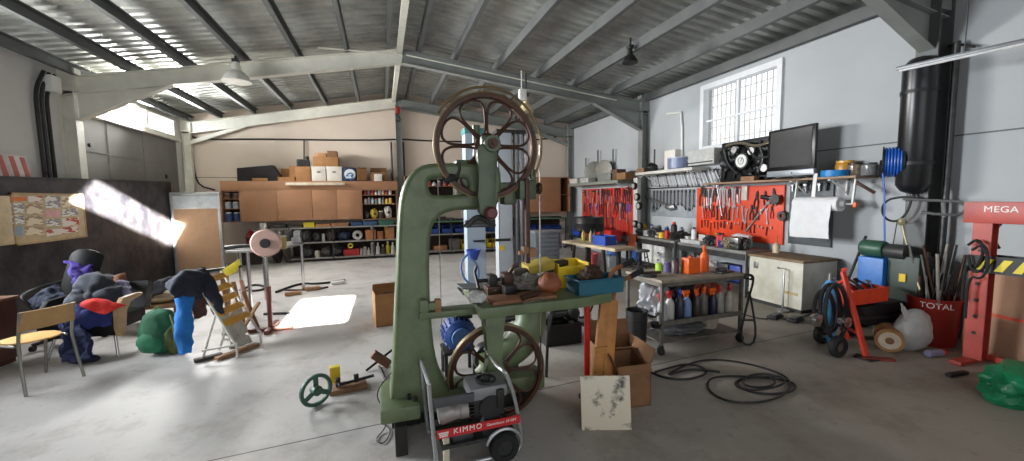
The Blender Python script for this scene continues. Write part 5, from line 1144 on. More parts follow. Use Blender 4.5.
for k, (a, b, lb) in enumerate(((313, 327, 'white archive carton on the cabinet tops, left of two'), (328, 343, 'white archive carton on the cabinet tops, right of two'))):
    t = box_on('archive_carton', lb, a, b, 166.5, zct, WBOX, group='white archive cartons', lidc=WBOX)
    bt = at((a+b)/2, 172, y=YC+.03); m = MB(); m.box((0, -.1735, bt.z-zct), (.09, .004, .03), bev=.001); m.build('hand_hole', DARKIN, t)
zw = at(328, 166.5, y=YC+.04).z
box_on('cardboard_box', 'big tan cardboard box stacked on the two white cartons', 315, 340, 157, zw, CARD, d=.32)
box_on('cardboard_box', 'small tan cardboard box on top of the big one, left of two', 317, 328.5, 153, at(328, 157, y=YC+.04).z, mat('light_cardboard', (184, 138, 92), .85), d=.3)
box_on('cardboard_box', 'small tan cardboard box on top of the big one, right of two', 329.5, 339, 151, at(328, 157, y=YC+.04).z, CARDD, d=.3)
t = place('pump', 'dark grey machine on top of the closed tan cardboard box', 'machine', (X(304), YC+.2, at(305, 166.5, y=YC+.04).z)); z0 = at(305, 166.5, y=YC+.04).z
m = MB(); m.box((X(304), YC+.2, z0+.1), (.3, .26, .2), bev=.03); m.build('housing', DSTEEL, t); m = MB(); m.cyl((X(302), YC+.08, z0+.1), (X(302), YC+.05, z0+.1), .07); m.cyl((X(308), YC+.2, z0+.2), (X(308), YC+.2, z0+.28), .05); m.build('cover', BLACK, t)
t = box_on('printed_box', 'blue and white printed box with a wave swirl right of the white cartons', 344, 356.5, 167.5, zct, mat('navy_box', (26, 50, 84), .5))
bx0 = (X(356.5, YC+.04)-X(344, YC+.04)); zz = at(350, 167.5, y=YC+.04).z-zct
m = MB(); m.lathe([(.0, 0), (bx0*.45, 0), (bx0*.45, .004), (0, .004)], (.02, -.172, zz*.5), 24, 'Y'); em = m.build('swirl', mat('swirl_white', (226, 232, 236), .5), t)
m = MB(); m.tube([(-.1+.02, -.178, zz*.35), (0, -.178, zz*.62), (.08, -.178, zz*.55), (.1, -.178, zz*.4), (.02, -.178, zz*.42), (.12, -.178, zz*.2), (-.12, -.178, zz*.14)], .018, 6, smooth=2); m.build('wave', mat('wave_blue', (44, 116, 170), .5), em)
carton('cardboard_box', 'tilted brown cardboard box right of the blue printed box', (X(361), YC+.22, zct+.015), (.26, .26, .33), .3, CARD, [('F', .3, .1)]).rotation_euler.y = .0
cart2('open brown cardboard box at the right end of the cabinet tops', 371, 388, 172, [('L', 2.0, .12), ('B', 1.2, .15)], m_=CARDD)
box_on('white_box', 'small white box before the open brown box at the right cabinet end', 375, 383, 174, zct, WBOX, y=YC-.0, d=.03)

# ---- shelves below
SH = [(.93, 250, 404), (.53, 286, 404), (.10, 286, 404)]
SHM = mat('shelf_grey', (150, 146, 140), .5, .2)
names_ = ('upper', 'middle', 'lower')
t = place('storage_shelving', 'three tier steel shelving full of parts under the beech cabinets', 'shelving', (X(330), YC, 0))
for (z, a, b) in SH:
    m = MB(); m.box(((X(a)+X(b))/2, 12.12, z-.015), (X(b)-X(a), .55, .03)); m.build('shelf', SHM, t)
for px in (287, 331, 372, 403):
    for y_ in (11.86, 12.38): m = MB(); m.box((X(px, y_), y_, .475), (.03, .03, .95)); m.build('upright', DSTEEL, t)
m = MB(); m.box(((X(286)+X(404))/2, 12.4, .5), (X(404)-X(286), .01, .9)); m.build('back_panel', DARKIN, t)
t = place('storage_shelving', 'green topped shelving with blue bins behind the lift posts', 'shelving', (X(490), YC, 0))
xa, xb = X(405)+.02, X(566); GT = mat('green_shelf_edge', (84, 120, 92), .5)
for z, mt in ((1.0, GT), (.62, SHM), (.12, SHM)): m = MB(); m.box(((xa+xb)/2, 12.12, z-.02), (xb-xa, .55, .04)); m.build('shelf', mt, t)
for f in (0, .25, .5, .75, 1):
    for y_ in (11.86, 12.38): m = MB(); m.box((xa+.03+(xb-xa-.06)*f, y_, .49), (.03, .03, .98)); m.build('upright', DSTEEL, t)
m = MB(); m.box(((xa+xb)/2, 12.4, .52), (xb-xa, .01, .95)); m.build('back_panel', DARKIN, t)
YS_ = 11.95
def item(kind, x0, x1, yt, z, col, label, group=None, cap=None, y=YS_, cat=None, d=None, seed=1):
    xa, xb = X(x0, y), X(x1, y); w = xb-xa; xc = (xa+xb)/2; h = max(.04, at((x0+x1)/2, yt, y=y).z-z); mt = paint(*col, .5) if isinstance(col, tuple) else col
    d = d or min(.4, max(.12, w*.9))
    t = thing(kind, label, cat or kind.replace('_', ' '), (xc, y+d/2, z), 0, group); m = MB()
    if kind in ('bottle', 'can', 'jar', 'tin', 'spray_can'):
        r = min(w/2, .14)
        if kind == 'bottle': m.lathe([(0, 0), (r, 0), (r, h*.6), (r*.4, h*.78), (r*.4, h*.86), (0, h*.86)], n=14)
        else: m.lathe([(0, 0), (r, 0), (r, h*.86), (r*.8, h*.9), (0, h*.9)], n=14)
        m.build('body', mt, t); m = MB(); r2 = r*.45 if kind == 'bottle' else r*.85
        m.lathe([(0, h*.84), (r2, h*.84), (r2, h), (0, h)], n=12); m.build('cap', paint(*(cap or (220, 216, 206)), .5), t)
    elif kind in ('bundle', 'bag', 'machine_part', 'motor_part'):
        m.blob((0, 0, h*.5), (w*.52, d*.5, h*.55), seed, .35, 2.2, 3, flat=-.9); m.build('body', mt, t)
        m = MB(); m.lathe([(0, -.03), (min(w, h)*.22, -.03), (min(w, h)*.22, .03), (0, .03)], (w*.12, -d*.5, h*.5), 14, 'Y'); m.build('detail', DSTEEL, t)
    elif kind == 'coil':
        R0 = h/2; m.lathe([(R0*.4, -.1), (R0*.9, -.1), (R0, -.05), (R0, .05), (R0*.9, .1), (R0*.4, .1)], (0, 0, R0), 26, 'Y', closed=True); m.build('body', mt, t)
    elif kind == 'crate':
        m.box((0, 0, .01), (w, d, .02))
        for sx in (-1, 1): m.box((sx*(w/2-.008), 0, h/2), (.016, d, h))
        m.box((0, d/2-.008, h/2), (w, .016, h)); m.box((0, -d/2+.008, h*.3), (w, .016, h*.6)); m.build('body', mt, t)
        m = MB(); m.blob((0, .0, h*.45), (w*.42, d*.4, h*.35), seed, .4, 2.6, 2); m.build('contents', DSTEEL, t)
    else:
        m.box((0, 0, h/2), (w, d, h), bev=.008); m.build('body', mt, t)
        m = MB(); m.box((0, 0, h-.008), (w+.006, d+.006, .02)); m.build('lid', mt, t)
    return t
Z1, Z2, Z3 = .93, .53, .10
lst = [
 ('box', 258, 265, 223, Z1, (226, 222, 212), 'white box at the left end of the upper steel shelf'), ('case', 267, 284, 225, Z1, (52, 46, 44), 'dark flat case on the upper steel shelf left of the yellow box'), ('case', 286, 300, 225.5, Z1, (64, 58, 54), 'second dark flat case on the upper steel shelf left of the yellow box'),
 ('box', 302, 313, 222.5, Z1, (222, 200, 40), 'yellow box on the upper steel shelf'), ('box', 314, 329, 224, Z1, (176, 124, 80), 'tan flat box on the upper shelf right of the yellow box'), ('box', 330, 347, 223, Z1, (164, 112, 72), 'tan flat box on the upper shelf, second right of the yellow box'),
 ('case', 350, 361, 222, Z1, (44, 80, 120), 'blue case on the upper steel shelf, left of two'), ('case', 362, 376, 221, Z1, (54, 88, 128), 'blue case on the upper steel shelf, right of two'), ('case', 378, 393, 219.5, Z1, (46, 104, 84), 'green case at the right end of the upper steel shelf'),
 ('motor_part', 287, 297, 231, Z2, (48, 44, 44), 'dark engine part at the left end of the middle shelf'), ('motor_part', 299, 309, 230, Z2, (58, 52, 50), 'dark engine part, second from left on the middle shelf'), ('machine_part', 310, 319, 233, Z2, (40, 40, 44), 'dark engine part, third from left on the middle shelf'), ('can', 319.5, 323, 234, Z2, (226, 224, 218), 'small white can among dark parts on the middle shelf'),
 ('machine_part', 324, 334, 230, Z2, (70, 58, 50), 'brown engine part on the middle shelf right of the white can'), ('bundle', 335, 348, 232, Z2, (42, 56, 92), 'dark blue bundle on the middle shelf beside the white coil'), ('coil', 350, 361.5, 230.5, Z2, (214, 210, 202), 'white coil of hose standing on the middle shelf'),
 ('box', 364, 374.5, 230, Z2, (186, 118, 66), 'tan cardboard box on the middle shelf right of the white coil'), ('jar', 369, 372, 226, Z2+.16, (220, 216, 210), 'white jar standing on the tan box of the middle shelf'), ('box', 376, 382, 231.5, Z2, (176, 108, 60), 'narrow tan box on the middle shelf'), ('box', 383.5, 393, 227.5, Z2, (182, 122, 74), 'tall tan box at the right end of the middle shelf'), ('can', 383, 386.5, 223.5, Z2+.22, (226, 200, 40), 'yellow can standing on the tall tan box'),
 ('bag', 299, 311, 247, Z3, (52, 48, 50), 'dark bag at the left of the lower shelf'), ('jar', 311.5, 317, 251, Z3, (206, 200, 190), 'white pot on the lower shelf'), ('bag', 318, 329, 247, Z3, (70, 64, 62), 'grey brown bag on the lower shelf right of the white pot'), ('bag', 329.5, 340, 246, Z3, (38, 40, 52), 'dark blue bag on the lower shelf beside the red tool box'),
 ('tool_box', 341, 357, 249.5, Z3, (178, 36, 40), 'red tool box on the lower shelf'), ('coil', 344, 352.5, 243, Z3+.2, (216, 200, 40), 'yellow coil of cord lying on the red tool box'),
 ('can', 357.5, 360.5, 249, Z3, (196, 196, 196), 'small white can on the lower shelf right of the red tool box'), ('can', 361, 364.5, 247, Z3, (190, 180, 180), 'pinkish can on the lower shelf, second right of the red tool box'), ('bottle', 365, 368, 248, Z3, (214, 208, 200), 'short white bottle on the lower shelf'), ('can', 368.5, 373, 243, Z3, (150, 148, 148), 'grey canister on the lower shelf'), ('bottle', 374, 378, 243, Z3, (226, 226, 222), 'tall white bottle on the lower shelf left of the dark bottle'), ('bottle', 379, 383, 245, Z3, (84, 80, 66), 'dark bottle on the lower shelf'), ('bottle', 384, 388, 241.5, Z3, (216, 194, 66), 'yellow bottle on the lower shelf'), ('bottle', 389, 393, 242.5, Z3, (228, 222, 204), 'cream bottle at the right end of the lower shelf')]
for i, a in enumerate(lst): item(*a[:6], a[6], seed=i+3)
# bottles of the open cabinet
cols = [(190, 70, 60), (226, 222, 214), (200, 90, 70), (120, 126, 150), (226, 226, 230), (236, 236, 232), (190, 60, 50), (206, 190, 170)]
x_ = 364
for r_, (z, yt0, nm) in enumerate(((s2+.01, 190.2, 'top'), (s1+.01, 198.5, 'middle'))):
    for k in range(8):
        c = cols[(k*3+r_*5) % 8] if r_ == 0 else [(206, 206, 202), (150, 160, 176), (190, 190, 186), (90, 140, 150), (206, 206, 202), (120, 120, 116), (226, 196, 60), (222, 186, 80)][k]
        a = 364+k*3.55; item(['bottle', 'jar', 'can'][(k+r_) % 3], a, a+3.1, yt0-(k*7 % 3)*.5, z, c, '%s on the %s shelf of the open bottle cabinet, %s from the left' % (['bottle', 'jar', 'can'][(k+r_) % 3], nm, ORD[k]), 'bottles in the open beech cabinet', cap=(220, 60, 50) if k % 3 == 0 else None)
for k, (a, b, yt, c, lb, kd) in enumerate(((364, 369, 211, (50, 48, 46), 'dark drill part on the bottom shelf of the open bottle cabinet', 'machine_part'), (370, 377, 209, (200, 170, 50), 'yellow power drill on the bottom shelf of the open bottle cabinet', 'machine_part'), (378, 383, 211, (60, 56, 54), 'dark can on the bottom shelf of the open bottle cabinet', 'can'), (384, 391, 206.5, (206, 202, 196), 'white lamp on the bottom shelf of the open bottle cabinet', 'machine_part'))): item(kd, a, b, yt, zcb+.0, c, lb, seed=k+50)
for k in range(3):
    for j in range(2):
        z = [zcb+.02, at(230, 209, y=YC).z+.01, at(230, 199, y=YC).z+.01][k]; a = 223.5+j*8
        item('tin', a, a+7, [212.5, 202, 193.5][k], z, [(44, 74, 120), (150, 156, 166), (96, 70, 56)][k], '%s tin on the %s shelf of the left end unit, %s of two' % (['blue', 'grey', 'brown'][k], ['bottom', 'middle', 'top'][k], ['left', 'right'][j]), 'tins in the left end unit')
# left: machines below
for k, (a, b, yt, yb, c, lb) in enumerate(((243, 251, 231, 240, (150, 40, 44), 'red pump standing on the back floor left of the shelving'), (252, 262, 240, 262, (56, 52, 50), 'dark machine on the back floor behind the disc stand'), (268, 279, 238, 262, (40, 38, 38), 'black machine on the back floor left of the shelving'), (279, 287, 232, 262, (74, 66, 58), 'brown grey machine on the back floor beside the shelving end'))):
    z = 0 if k else .45; item('machine_part', a, b, yt, z, c, lb, cat='machine', seed=k+70, y=11.9)
MB().box((X(247), 12.05, .225), (.45, .3, .45), bev=.02).solo('plinth_box', DARKIN, 'dark chest on the back floor below the red pump', 'chest')
# right shelving contents
for k, a in enumerate((428, 441, 454, 487, 513, 524.5, 538, 550)):
    item('crate', a, a+11.5, 225.5, .62, (36, 70, 150), 'blue storage bin on the green topped shelving, %s from the left' % ORD[k], 'blue bins on the green topped shelving', seed=k+90, d=.36)
for k, (kd, a, b, yt, c, lb) in enumerate((('box', 433, 446, 246, (170, 118, 76), 'tan cardboard box at the left of the bottom shelf behind the saw'), ('box', 448.5, 459, 239, (112, 108, 104), 'grey metal box on the bottom shelf behind the saw'), ('crate', 460.5, 471, 240, (220, 190, 30), 'yellow bin on the bottom shelf left of the pale blue lift post'), ('crate', 487, 496, 239, (220, 190, 30), 'yellow bin on the bottom shelf right of the pale blue lift post'), ('machine_part', 513, 521, 236, (196, 190, 182), 'whitish casting on the bottom shelf right of the lift posts'), ('machine_part', 522, 531, 238, (90, 86, 84), 'grey casting on the bottom shelf right of the lift posts'), ('bag', 532, 545, 238, (44, 60, 110), 'blue bag on the bottom shelf near the back right corner'))):
    item(kd, a, b, yt, .12, c, lb, seed=k+120, d=.36)
for k in range(14):
    a = 428+k*9.6
    if 466 < a < 486 or 496 < a < 508: continue
    item(['case', 'box', 'machine_part'][k % 3], a, a+8.2, 219-(k*5 % 3), 1.0, [(62, 84, 70), (52, 48, 46), (80, 96, 84), (44, 46, 56), (110, 106, 98)][k % 5], '%s on the green shelf top behind the saw, %s from the left' % (['flat case', 'dark box', 'machine part'][k % 3], ORD[k]), 'things on the green shelf top', seed=k+140, d=.34)
for k in range(7):
    a = 427+k*5.4; item(['jar', 'bottle', 'can'][k % 3], a, a+4.6, 181+(k % 2), (zq0+zq1)/2+.01 if 0 else (zq0+zq1)/2+.012, [(190, 60, 50), (220, 216, 210), (90, 84, 110), (150, 60, 50)][k % 4], '%s on the shelf seen through the bandsaw arm, %s from the left' % (['jar', 'bottle', 'can'][k % 3], ORD[k]), 'jars seen through the bandsaw arm')
# drawer trolley
t = place('tool_trolley', 'grey steel drawer trolley standing before the back right shelving', 'trolley', (3.84, 9.0, 0))
m = MB(); m.box((3.84, 9.22, .46), (.64, .44, .66), bev=.012); m.build('carcass', mat('trolley_grey', (110, 116, 122), .45, .2), t)
for k in range(6):
    m = MB(); m.box((3.84, 8.995, .19+k*.107), (.58, .02, .095), bev=.004); d = m.build('drawer', mat('trolley_drawer', (138, 146, 154), .4, .3), t)
    m = MB(); m.box((3.84, 8.98, .225+k*.107), (.5, .015, .012)); m.build('handle', CHROME, d)
m = MB(); m.box((3.84, 9.22, .815), (.7, .5, .05), bev=.015); m.build('top_tray', mat('trolley_top', (150, 156, 160), .4, .3), t)
m = MB(); m.tube([(4.17, 9.02, .75), (4.24, 9.0, .75), (4.24, 9.0, .25), (4.17, 9.02, .25)], .014, 8); m.build('push_handle', CHROME, t)
for sx in (-.26, .26):
    for sy in (-.16, .16): m = MB(); m.cyl((3.84+sx-.015, 9.22+sy, .06), (3.84+sx+.015, 9.22+sy, .06), .06); m.box((3.84+sx, 9.22+sy, .11), (.04, .04, .06)); m.build('castor', RUBBER, t)
# worn wooden bench and black drum
a_ = at(562, 240.5, z=.76); b_ = at(615, 249, z=.76)
t = place('trestle_table', 'old trestle table with a pale worn wooden top before the far tool wall', 'table', ((a_.x+b_.x)/2, (a_.y+b_.y)/2, 0))
dv = (b_-a_); dv.z = 0; n_ = V((-dv.y, dv.x, 0)).normalized()
m = MB(); m.prism([(q.x, q.y) for q in (a_, b_, b_+n_*.5, a_+n_*.5)], .71, .76, 'XY', bev=.004); m.build('table_top', mat('pale_worn_wood', (196, 176, 146), .6, 0, .25, 6), t)
for u in (.2, .75):
    for v in (.08, .42):
        q = a_+dv*u+n_*v; m = MB(); m.bar((q.x+(.06 if u > .5 else -.06), q.y, 0), (q.x, q.y, .71), .05, .05); m.build('leg', mat('black_leg', (40, 36, 34), .6), t)
q = at(589, 224, y=8.2); z0 = at(589, 231, y=8.2).z
t = place('black_drum', 'black round drum on a dark stand beyond the trestle table', 'drum', (q.x, 8.2, 0))
rd = (at(603, 224, y=8.2).x-at(575, 224, y=8.2).x)/2*.95; hd = at(589, 217, y=8.2).z-z0
m = MB(); m.lathe([(0, z0), (rd*.95, z0), (rd, z0+.02), (rd, z0+hd*.5), (rd*1.02, z0+hd*.55), (rd, z0+hd*.6), (rd, z0+hd), (rd*.93, z0+hd), (rd*.9, z0+.04), (0, z0+.04)], (q.x, 8.2, 0), 30); m.build('drum_body', BLACK, t)
m = MB(); m.cyl((q.x, 8.2, .04), (q.x, 8.2, z0), .05); m.cyl((q.x, 8.2, 0), (q.x, 8.2, .05), .25, n=24); m.cyl((q.x, 8.2, z0-.03), (q.x, 8.2, z0), .2, n=24); m.build('stand', DSTEEL, t)
for k, (px, c, lb) in enumerate(((571, (206, 186, 60), 'yellow bottle on the trestle table, left of three'), (579, (190, 176, 120), 'pale yellow bottle on the trestle table, middle of three'), (583, (90, 60, 50), 'brown bottle on the trestle table, right of three'))):
    u = (px-562)/53; q = a_+dv*u+n_*.34; t = thing('bottle', lb, 'bottle', (q.x, q.y, .76), 0, 'bottles on the trestle table'); m = MB(); m.lathe([(0, 0), (.04, 0), (.04, .15), (.016, .2), (.016, .22), (0, .22)], n=14); m.build('body', paint(*c, .4), t); m = MB(); m.lathe([(0, .215), (.02, .215), (.02, .25), (0, .25)], n=12); m.build('cap', BLACK, t)
u = .62; q = a_+dv*u+n_*.28; t = thing('crate', 'blue plastic crate on the right of the trestle table', 'crate', (q.x, q.y, .76), math.atan2(dv.y, dv.x))
m = MB(); w_, d_, h_ = .36, .26, .16; m.box((0, 0, .01), (w_, d_, .02))
for sx in (-1, 1): m.box((sx*w_/2, 0, h_/2), (.015, d_, h_)); m.box((0, sx*d_/2, h_/2), (w_, .015, h_))
m.build('crate_body', BLUE, t); m = MB(); m.tube([(-w_/2, -d_/2, h_), (w_/2, -d_/2, h_), (w_/2, d_/2, h_), (-w_/2, d_/2, h_)], .012, 6, True); m.build('rim', mat('light_blue_rim', (60, 96, 180), .45), t)

# wall cables, hoist, lamps
m = MB(); yk = 12.38
m.tube([at(a, b, y=yk) for a, b in ((172, 109), (185, 118), (190, 130), (192, 138.5), (215, 139.5), (250, 139), (300, 139.5), (340, 140), (380, 140), (398, 139), (430, 141), (480, 142), (520, 141), (543, 139), (556, 137))], .022, 7, smooth=1)
m.solo('strung_cable', BLACK, 'long black cable strung across the back wall above the boxes', 'cable')
m = MB(); m.tube([at(a, b, y=yk) for a, b in ((191, 139), (193, 160), (195, 176), (200, 186), (215, 190))], .02, 7, smooth=1); m.solo('strung_cable', BLACK, 'black cable dropping from the long wall cable behind the tan screen', 'cable')
m = MB(); m.tube([at(304, 140, y=yk), at(304, 160, y=yk)], .018, 7); m.solo('strung_cable', BLACK, 'short black cable dropping from the wall cable to the cabinet top machine', 'cable')
for px, lb in ((391, 'dark pipe running down the back wall left of the centre column'), (403, 'dark pipe running down the back wall right of the centre column')):
    m = MB(); q = at(px, 142, y=12.37); m.cyl((q.x, 12.37, zct), q, .03); m.solo('drop_pipe', DSTEEL, lb, 'pipe')
q = at(398, 112, y=12.1)
t = place('chain_hoist', 'red chain hoist with hook hanging at the ridge before the back wall', 'hoist', (q.x, 12.1, q.z-.12))
m = MB(); m.box((q.x, 12.1, q.z+.05), (.13, .12, .2), bev=.03); m.build('hoist_body', mat('hoist_red', (150, 44, 36), .5), t)
m = MB(); m.tube([(q.x, 12.1, q.z-.05), (q.x, 12.1, q.z-.12), (q.x+.05, 12.1, q.z-.17), (q.x+.06, 12.1, q.z-.23), (q.x, 12.1, q.z-.27), (q.x-.06, 12.1, q.z-.22)], .02, 8, smooth=2); m.build('hook', BLACK, t)
m = MB(); m.cyl((q.x, 12.1, q.z+.14), (q.x, 12.1, 4.47), .012, n=6); m.build('hanger', DSTEEL, t)
m = MB(); m.cyl((q.x-.07, 12.1, q.z), (q.x-.07, 12.1, 2.45), .01, n=6); m.build('hand_chain', DSTEEL, t)
def bell_lamp(label, x, y, zb, D, col, h, top, inner=None):
    t = place('pendant_lamp', label, 'lamp', (x, y, zb)); r = D/2
    m = MB(); m.lathe([(r, 0), (r*.97, h*.1), (r*.62, h*.45), (r*.36, h*.55), (r*.34, h*.8), (r*.2, h), (0, h), (0, h*.95), (r*.15, h*.93), (r*.3, h*.5), (r*.58, h*.42), (r*.93, h*.1)], (x, y, zb), 30); m.build('lamp_shade', col, t)
    m = MB(); m.lathe([(0, .02), (r*.5, .03), (r*.6, .06), (0, .1)], (x, y, zb), 20); m.build('lens', mat('lamp_lens', (226, 226, 220), .2), t)
    m = MB(); m.cyl((x, y, zb+h), (x, y, top), .02, n=8); m.box((x, y, zb+h+.02), (.1, .1, .06), bev=.01); m.build('mount', DSTEEL, t)
bell_lamp('pale grey bell lamp hanging under the left rafter', at(237, 80, y=8.0).x, 8.0, at(237, 82, y=8.0).z, .44, mat('pale_lamp_shade', (226, 224, 214), .4), .33, 4.12)
bell_lamp('black bell lamp hanging under the right roof slope', at(630, 63, y=6).x, 6.0, at(630, 63, y=6).z, .26, BLACK, .24, roof(at(630, 63, y=6).x))
bell_lamp('cream bell lamp with a white box above the bandsaw wheel', at(526, 112, y=7.9).x, 7.9, at(526, 112, y=7.9).z, .3, mat('cream_lamp_shade', (206, 190, 150), .4), .32, 4.2)
q = at(522.5, 95, y=7.75); MB().box((q.x, 7.75, q.z), (.15, .12, .22), bev=.015).cyl((q.x, 7.8, q.z+.1), (q.x, 7.8, q.z+.5), .01).solo('junction_box', WHITE, 'white box hanging above the cream bell lamp', 'box')
# left column cables
q = at(47, 75, x=XL+.1)
t = place('junction_box', 'pale junction box with black cables at the top of the left column', 'box', (XL+.16, 7.9, 3.3))
m = MB(); m.box((XL+.12, 7.95, 3.44), (.12, .2, .24), bev=.02); m.build('box_body', WHITE, t)
for k, (y_, c_) in enumerate(((7.75, BLACK), (7.85, DSTEEL), (7.95, BLACK))):
    m = MB(); m.tube([(XL+.05, y_, 1.9), (XL+.05, y_-.02, 2.9), (XL+.07, y_-.05, 3.3), (XL+.1, y_+.1, 3.6)], .025, 7, smooth=2); m.build('cable', c_, t)
# ================================================================== right wall
XW = XR-.004
def W_(px, py, x=6.05): return at(px, py, x=x)
# ---- hand tools (built once each, hung by copying); local frame: hangs down -Z, faces -X
TOOLPARK = []
def rim2(pts, t0=-.006, t1=.006): return pts
CHR = mat('tool_chrome', (186, 188, 190), .3, .55, .2, 10); BLK = mat('tool_black', (44, 42, 42), .5, .3)
def proto_wrench(L=.22, m_=CHR):
    o = bpy.data.objects.new('wrench', None)
    m = MB(); w = L*.05
    head = [(-w*1.9, -L*.06), (-w*2.1, 0), (-w*1.2, L*.05), (-w*.9, L*.0), (-w*.7, -L*.03), (w*.7, -L*.03), (w*.9, 0), (w*1.2, L*.05), (w*2.1, 0), (w*1.9, -L*.06), (w, -L*.12)]
    low = [(w*.8, -L*.84), (w*1.7, -L*.9), (w*1.7, -L*.97), (w, -L*1.01), (-w, -L*1.01), (-w*1.7, -L*.97), (-w*1.7, -L*.9), (-w*.8, -L*.84), (-w, -L*.12)]
    m.prism(head+low, -.005, .005, 'YZ'); return m.build('wrench', m_)
def proto_driver(L, hm):
    m = MB(); m.cyl((0, 0, -L*.45), (0, 0, -L), .006, n=8); o = m.build('screwdriver', CHR)
    m = MB(); m.lathe([(0, -L*.46), (.012, -L*.45), (.016, -L*.3), (.013, -L*.1), (.016, -.0), (0, .004)], n=10); m.build('handle', hm, o); return o
def proto_pliers(L, hm):
    m = MB(); m.prism([(-.012, 0), (-.004, .02), (.004, .02), (.012, 0), (.018, -L*.18), (.012, -L*.36), (-.012, -L*.36), (-.018, -L*.18)], -.006, .006, 'YZ'); o = m.build('pliers', BLK)
    for s in (-1, 1):
        m = MB(); m.tube([(0, s*.01, -L*.33), (0, s*.03, -L*.6), (0, s*.022, -L)], .009, 7, smooth=1); m.build('handle', hm, o)
    return o
def proto_hammer(L, hm):
    m = MB(); m.box((0, 0, -.02), (.028, .11, .03), bev=.006); o = m.build('hammer', DSTEEL); m = MB(); m.cyl((0, 0, -.02), (0, 0, -L), .011, .014, n=10); m.build('handle', hm, o); return o
def proto_socket(L):
    m = MB(); m.cyl((0, 0, 0), (0, 0, -L), .017, n=12); m.cyl((0, 0, -L), (0, 0, -L*1.5), .012, n=12); return m.build('socket', CHR)
def proto_saw(L):
    m = MB(); m.tube([(0, 0, 0), (0, .05, -.01), (0, .05, -L), (0, 0, -L)], .006, 7); m.cyl((0, 0, 0), (0, 0, -L), .003, n=6); o = m.build('hacksaw', DSTEEL); m = MB(); m.box((0, .0, .05), (.02, .03, .1), bev=.006); m.build('handle', RED, o); return o
P_ = {'wrench': proto_wrench(), 'dark wrench': proto_wrench(m_=BLK), 'screwdriver': proto_driver(.24, RED), 'blue screwdriver': proto_driver(.24, BLUE), 'black screwdriver': proto_driver(.24, BLK), 'pliers': proto_pliers(.2, RED), 'black pliers': proto_pliers(.2, BLK), 'hammer': proto_hammer(.3, WOOD), 'socket': proto_socket(.05), 'hacksaw': proto_saw(.3)}
USED = set()
def hang(kind, loc, label, group, s=1., rx=0., sy=None):
    p = P_[kind]
    if kind in USED: o = dup(p, loc, label, group=group, scale=(1, sy or s, s), rot=(rx, 0, 0))
    else:
        USED.add(kind); o = p; o.location = loc; o.scale = (1, sy or s, s); o.rotation_euler = (rx, 0, 0); o['group'] = group
    tag(o, label, kind.split()[-1], group); return o
OB = mat('orange_tool_board', (226, 70, 30), .5, 0, .12, 3); RB_ = mat('red_tool_board', (206, 52, 36), .5, 0, .15, 3)
# far red tool board (between the two rear columns), shelf above it
def wallboard(name, label, y0, y1, z0, z1, mt, x=XW-.02):
    m = MB(); m.box((x, (y0+y1)/2, (z0+z1)/2), (.03, y1-y0, z1-z0), bev=.004); return m.solo(name, mt, label, 'tool board')
wallboard('tool_board', 'red tool board crowded with hand tools on the far right wall', 8.75, 11.55, .62, 1.9, RB_)
wallboard('tool_board', 'bright orange tool board full of tools beneath the window and shelf', 4.75, 6.62, .84, 1.81, OB)
kinds = list(P_)
def fill(group, board, y0, y1, rows, x, rng):
    for rn, z, n, sc, pool in rows:
        for k in range(n):
            y = y1-(y1-y0)*(k+.5)/n; kd = pool[rng.randrange(len(pool))]
            nm = kd if kd.split()[0] in ('dark', 'black', 'blue') else {'screwdriver': 'red screwdriver', 'pliers': 'red pliers', 'wrench': 'chrome wrench', 'socket': 'chrome socket', 'hammer': 'wooden hammer', 'hacksaw': 'red hacksaw'}[kd]
            hang(kd, (x, y, z+rng.uniform(-.03, .03)), '%s on the %s, %s from the left in the %s row' % (nm, board, ORD[k], rn), group, sc*rng.uniform(.8, 1.25), rng.uniform(-.12, .12))
rng = random.Random(5)
fill('hand tools on the far red board', 'far red board', 8.85, 11.45, [('top', 1.86, 26, 1.7, ['dark wrench', 'wrench', 'black pliers', 'screwdriver', 'hammer', 'black screwdriver']), ('middle', 1.46, 22, 1.7, ['wrench', 'dark wrench', 'black pliers', 'blue screwdriver', 'hacksaw']), ('bottom', 1.06, 16, 1.5, ['black pliers', 'dark wrench', 'hacksaw', 'wrench'])], XW-.05, rng)
fill('hand tools on the orange board', 'orange board', 5.55, 6.5, [('top', 1.79, 17, 1.5, ['wrench', 'wrench', 'black screwdriver', 'black pliers', 'wrench'])], XW-.05, rng)
fill('hand tools on the orange board', 'orange board', 4.9, 6.5, [('second', 1.43, 17, 1.1, ['wrench', 'black pliers', 'dark wrench', 'pliers', 'socket']), ('third', 1.14, 20, .62, ['black pliers', 'socket', 'dark wrench', 'socket'])], XW-.05, rng)
fill('hand tools on the orange board', 'orange board', 4.85, 5.3, [('right hand upper', 1.72, 3, 1.2, ['black pliers'])], XW-.05, rng)
for (a, b, c, d), lb in (((768, 203, 745, 232), 'long chrome breaker bar slanting across the orange board'), ((716, 180, 722, 216), 'long chrome ratchet hanging at the upper left of the orange board')):
    m = MB(); m.cyl(W_(a, b, XW-.06), W_(c, d, XW-.06), .012, n=10); m.cyl(W_(a, b, XW-.075), W_(a, b, XW-.045), .03, n=14); m.solo('breaker_bar', CHR, lb, 'tool')
q = W_(768, 198); t = place('angle_grinder', 'black and silver angle grinder hanging on the right of the orange board', 'grinder', (XW-.1, q.y, q.z))
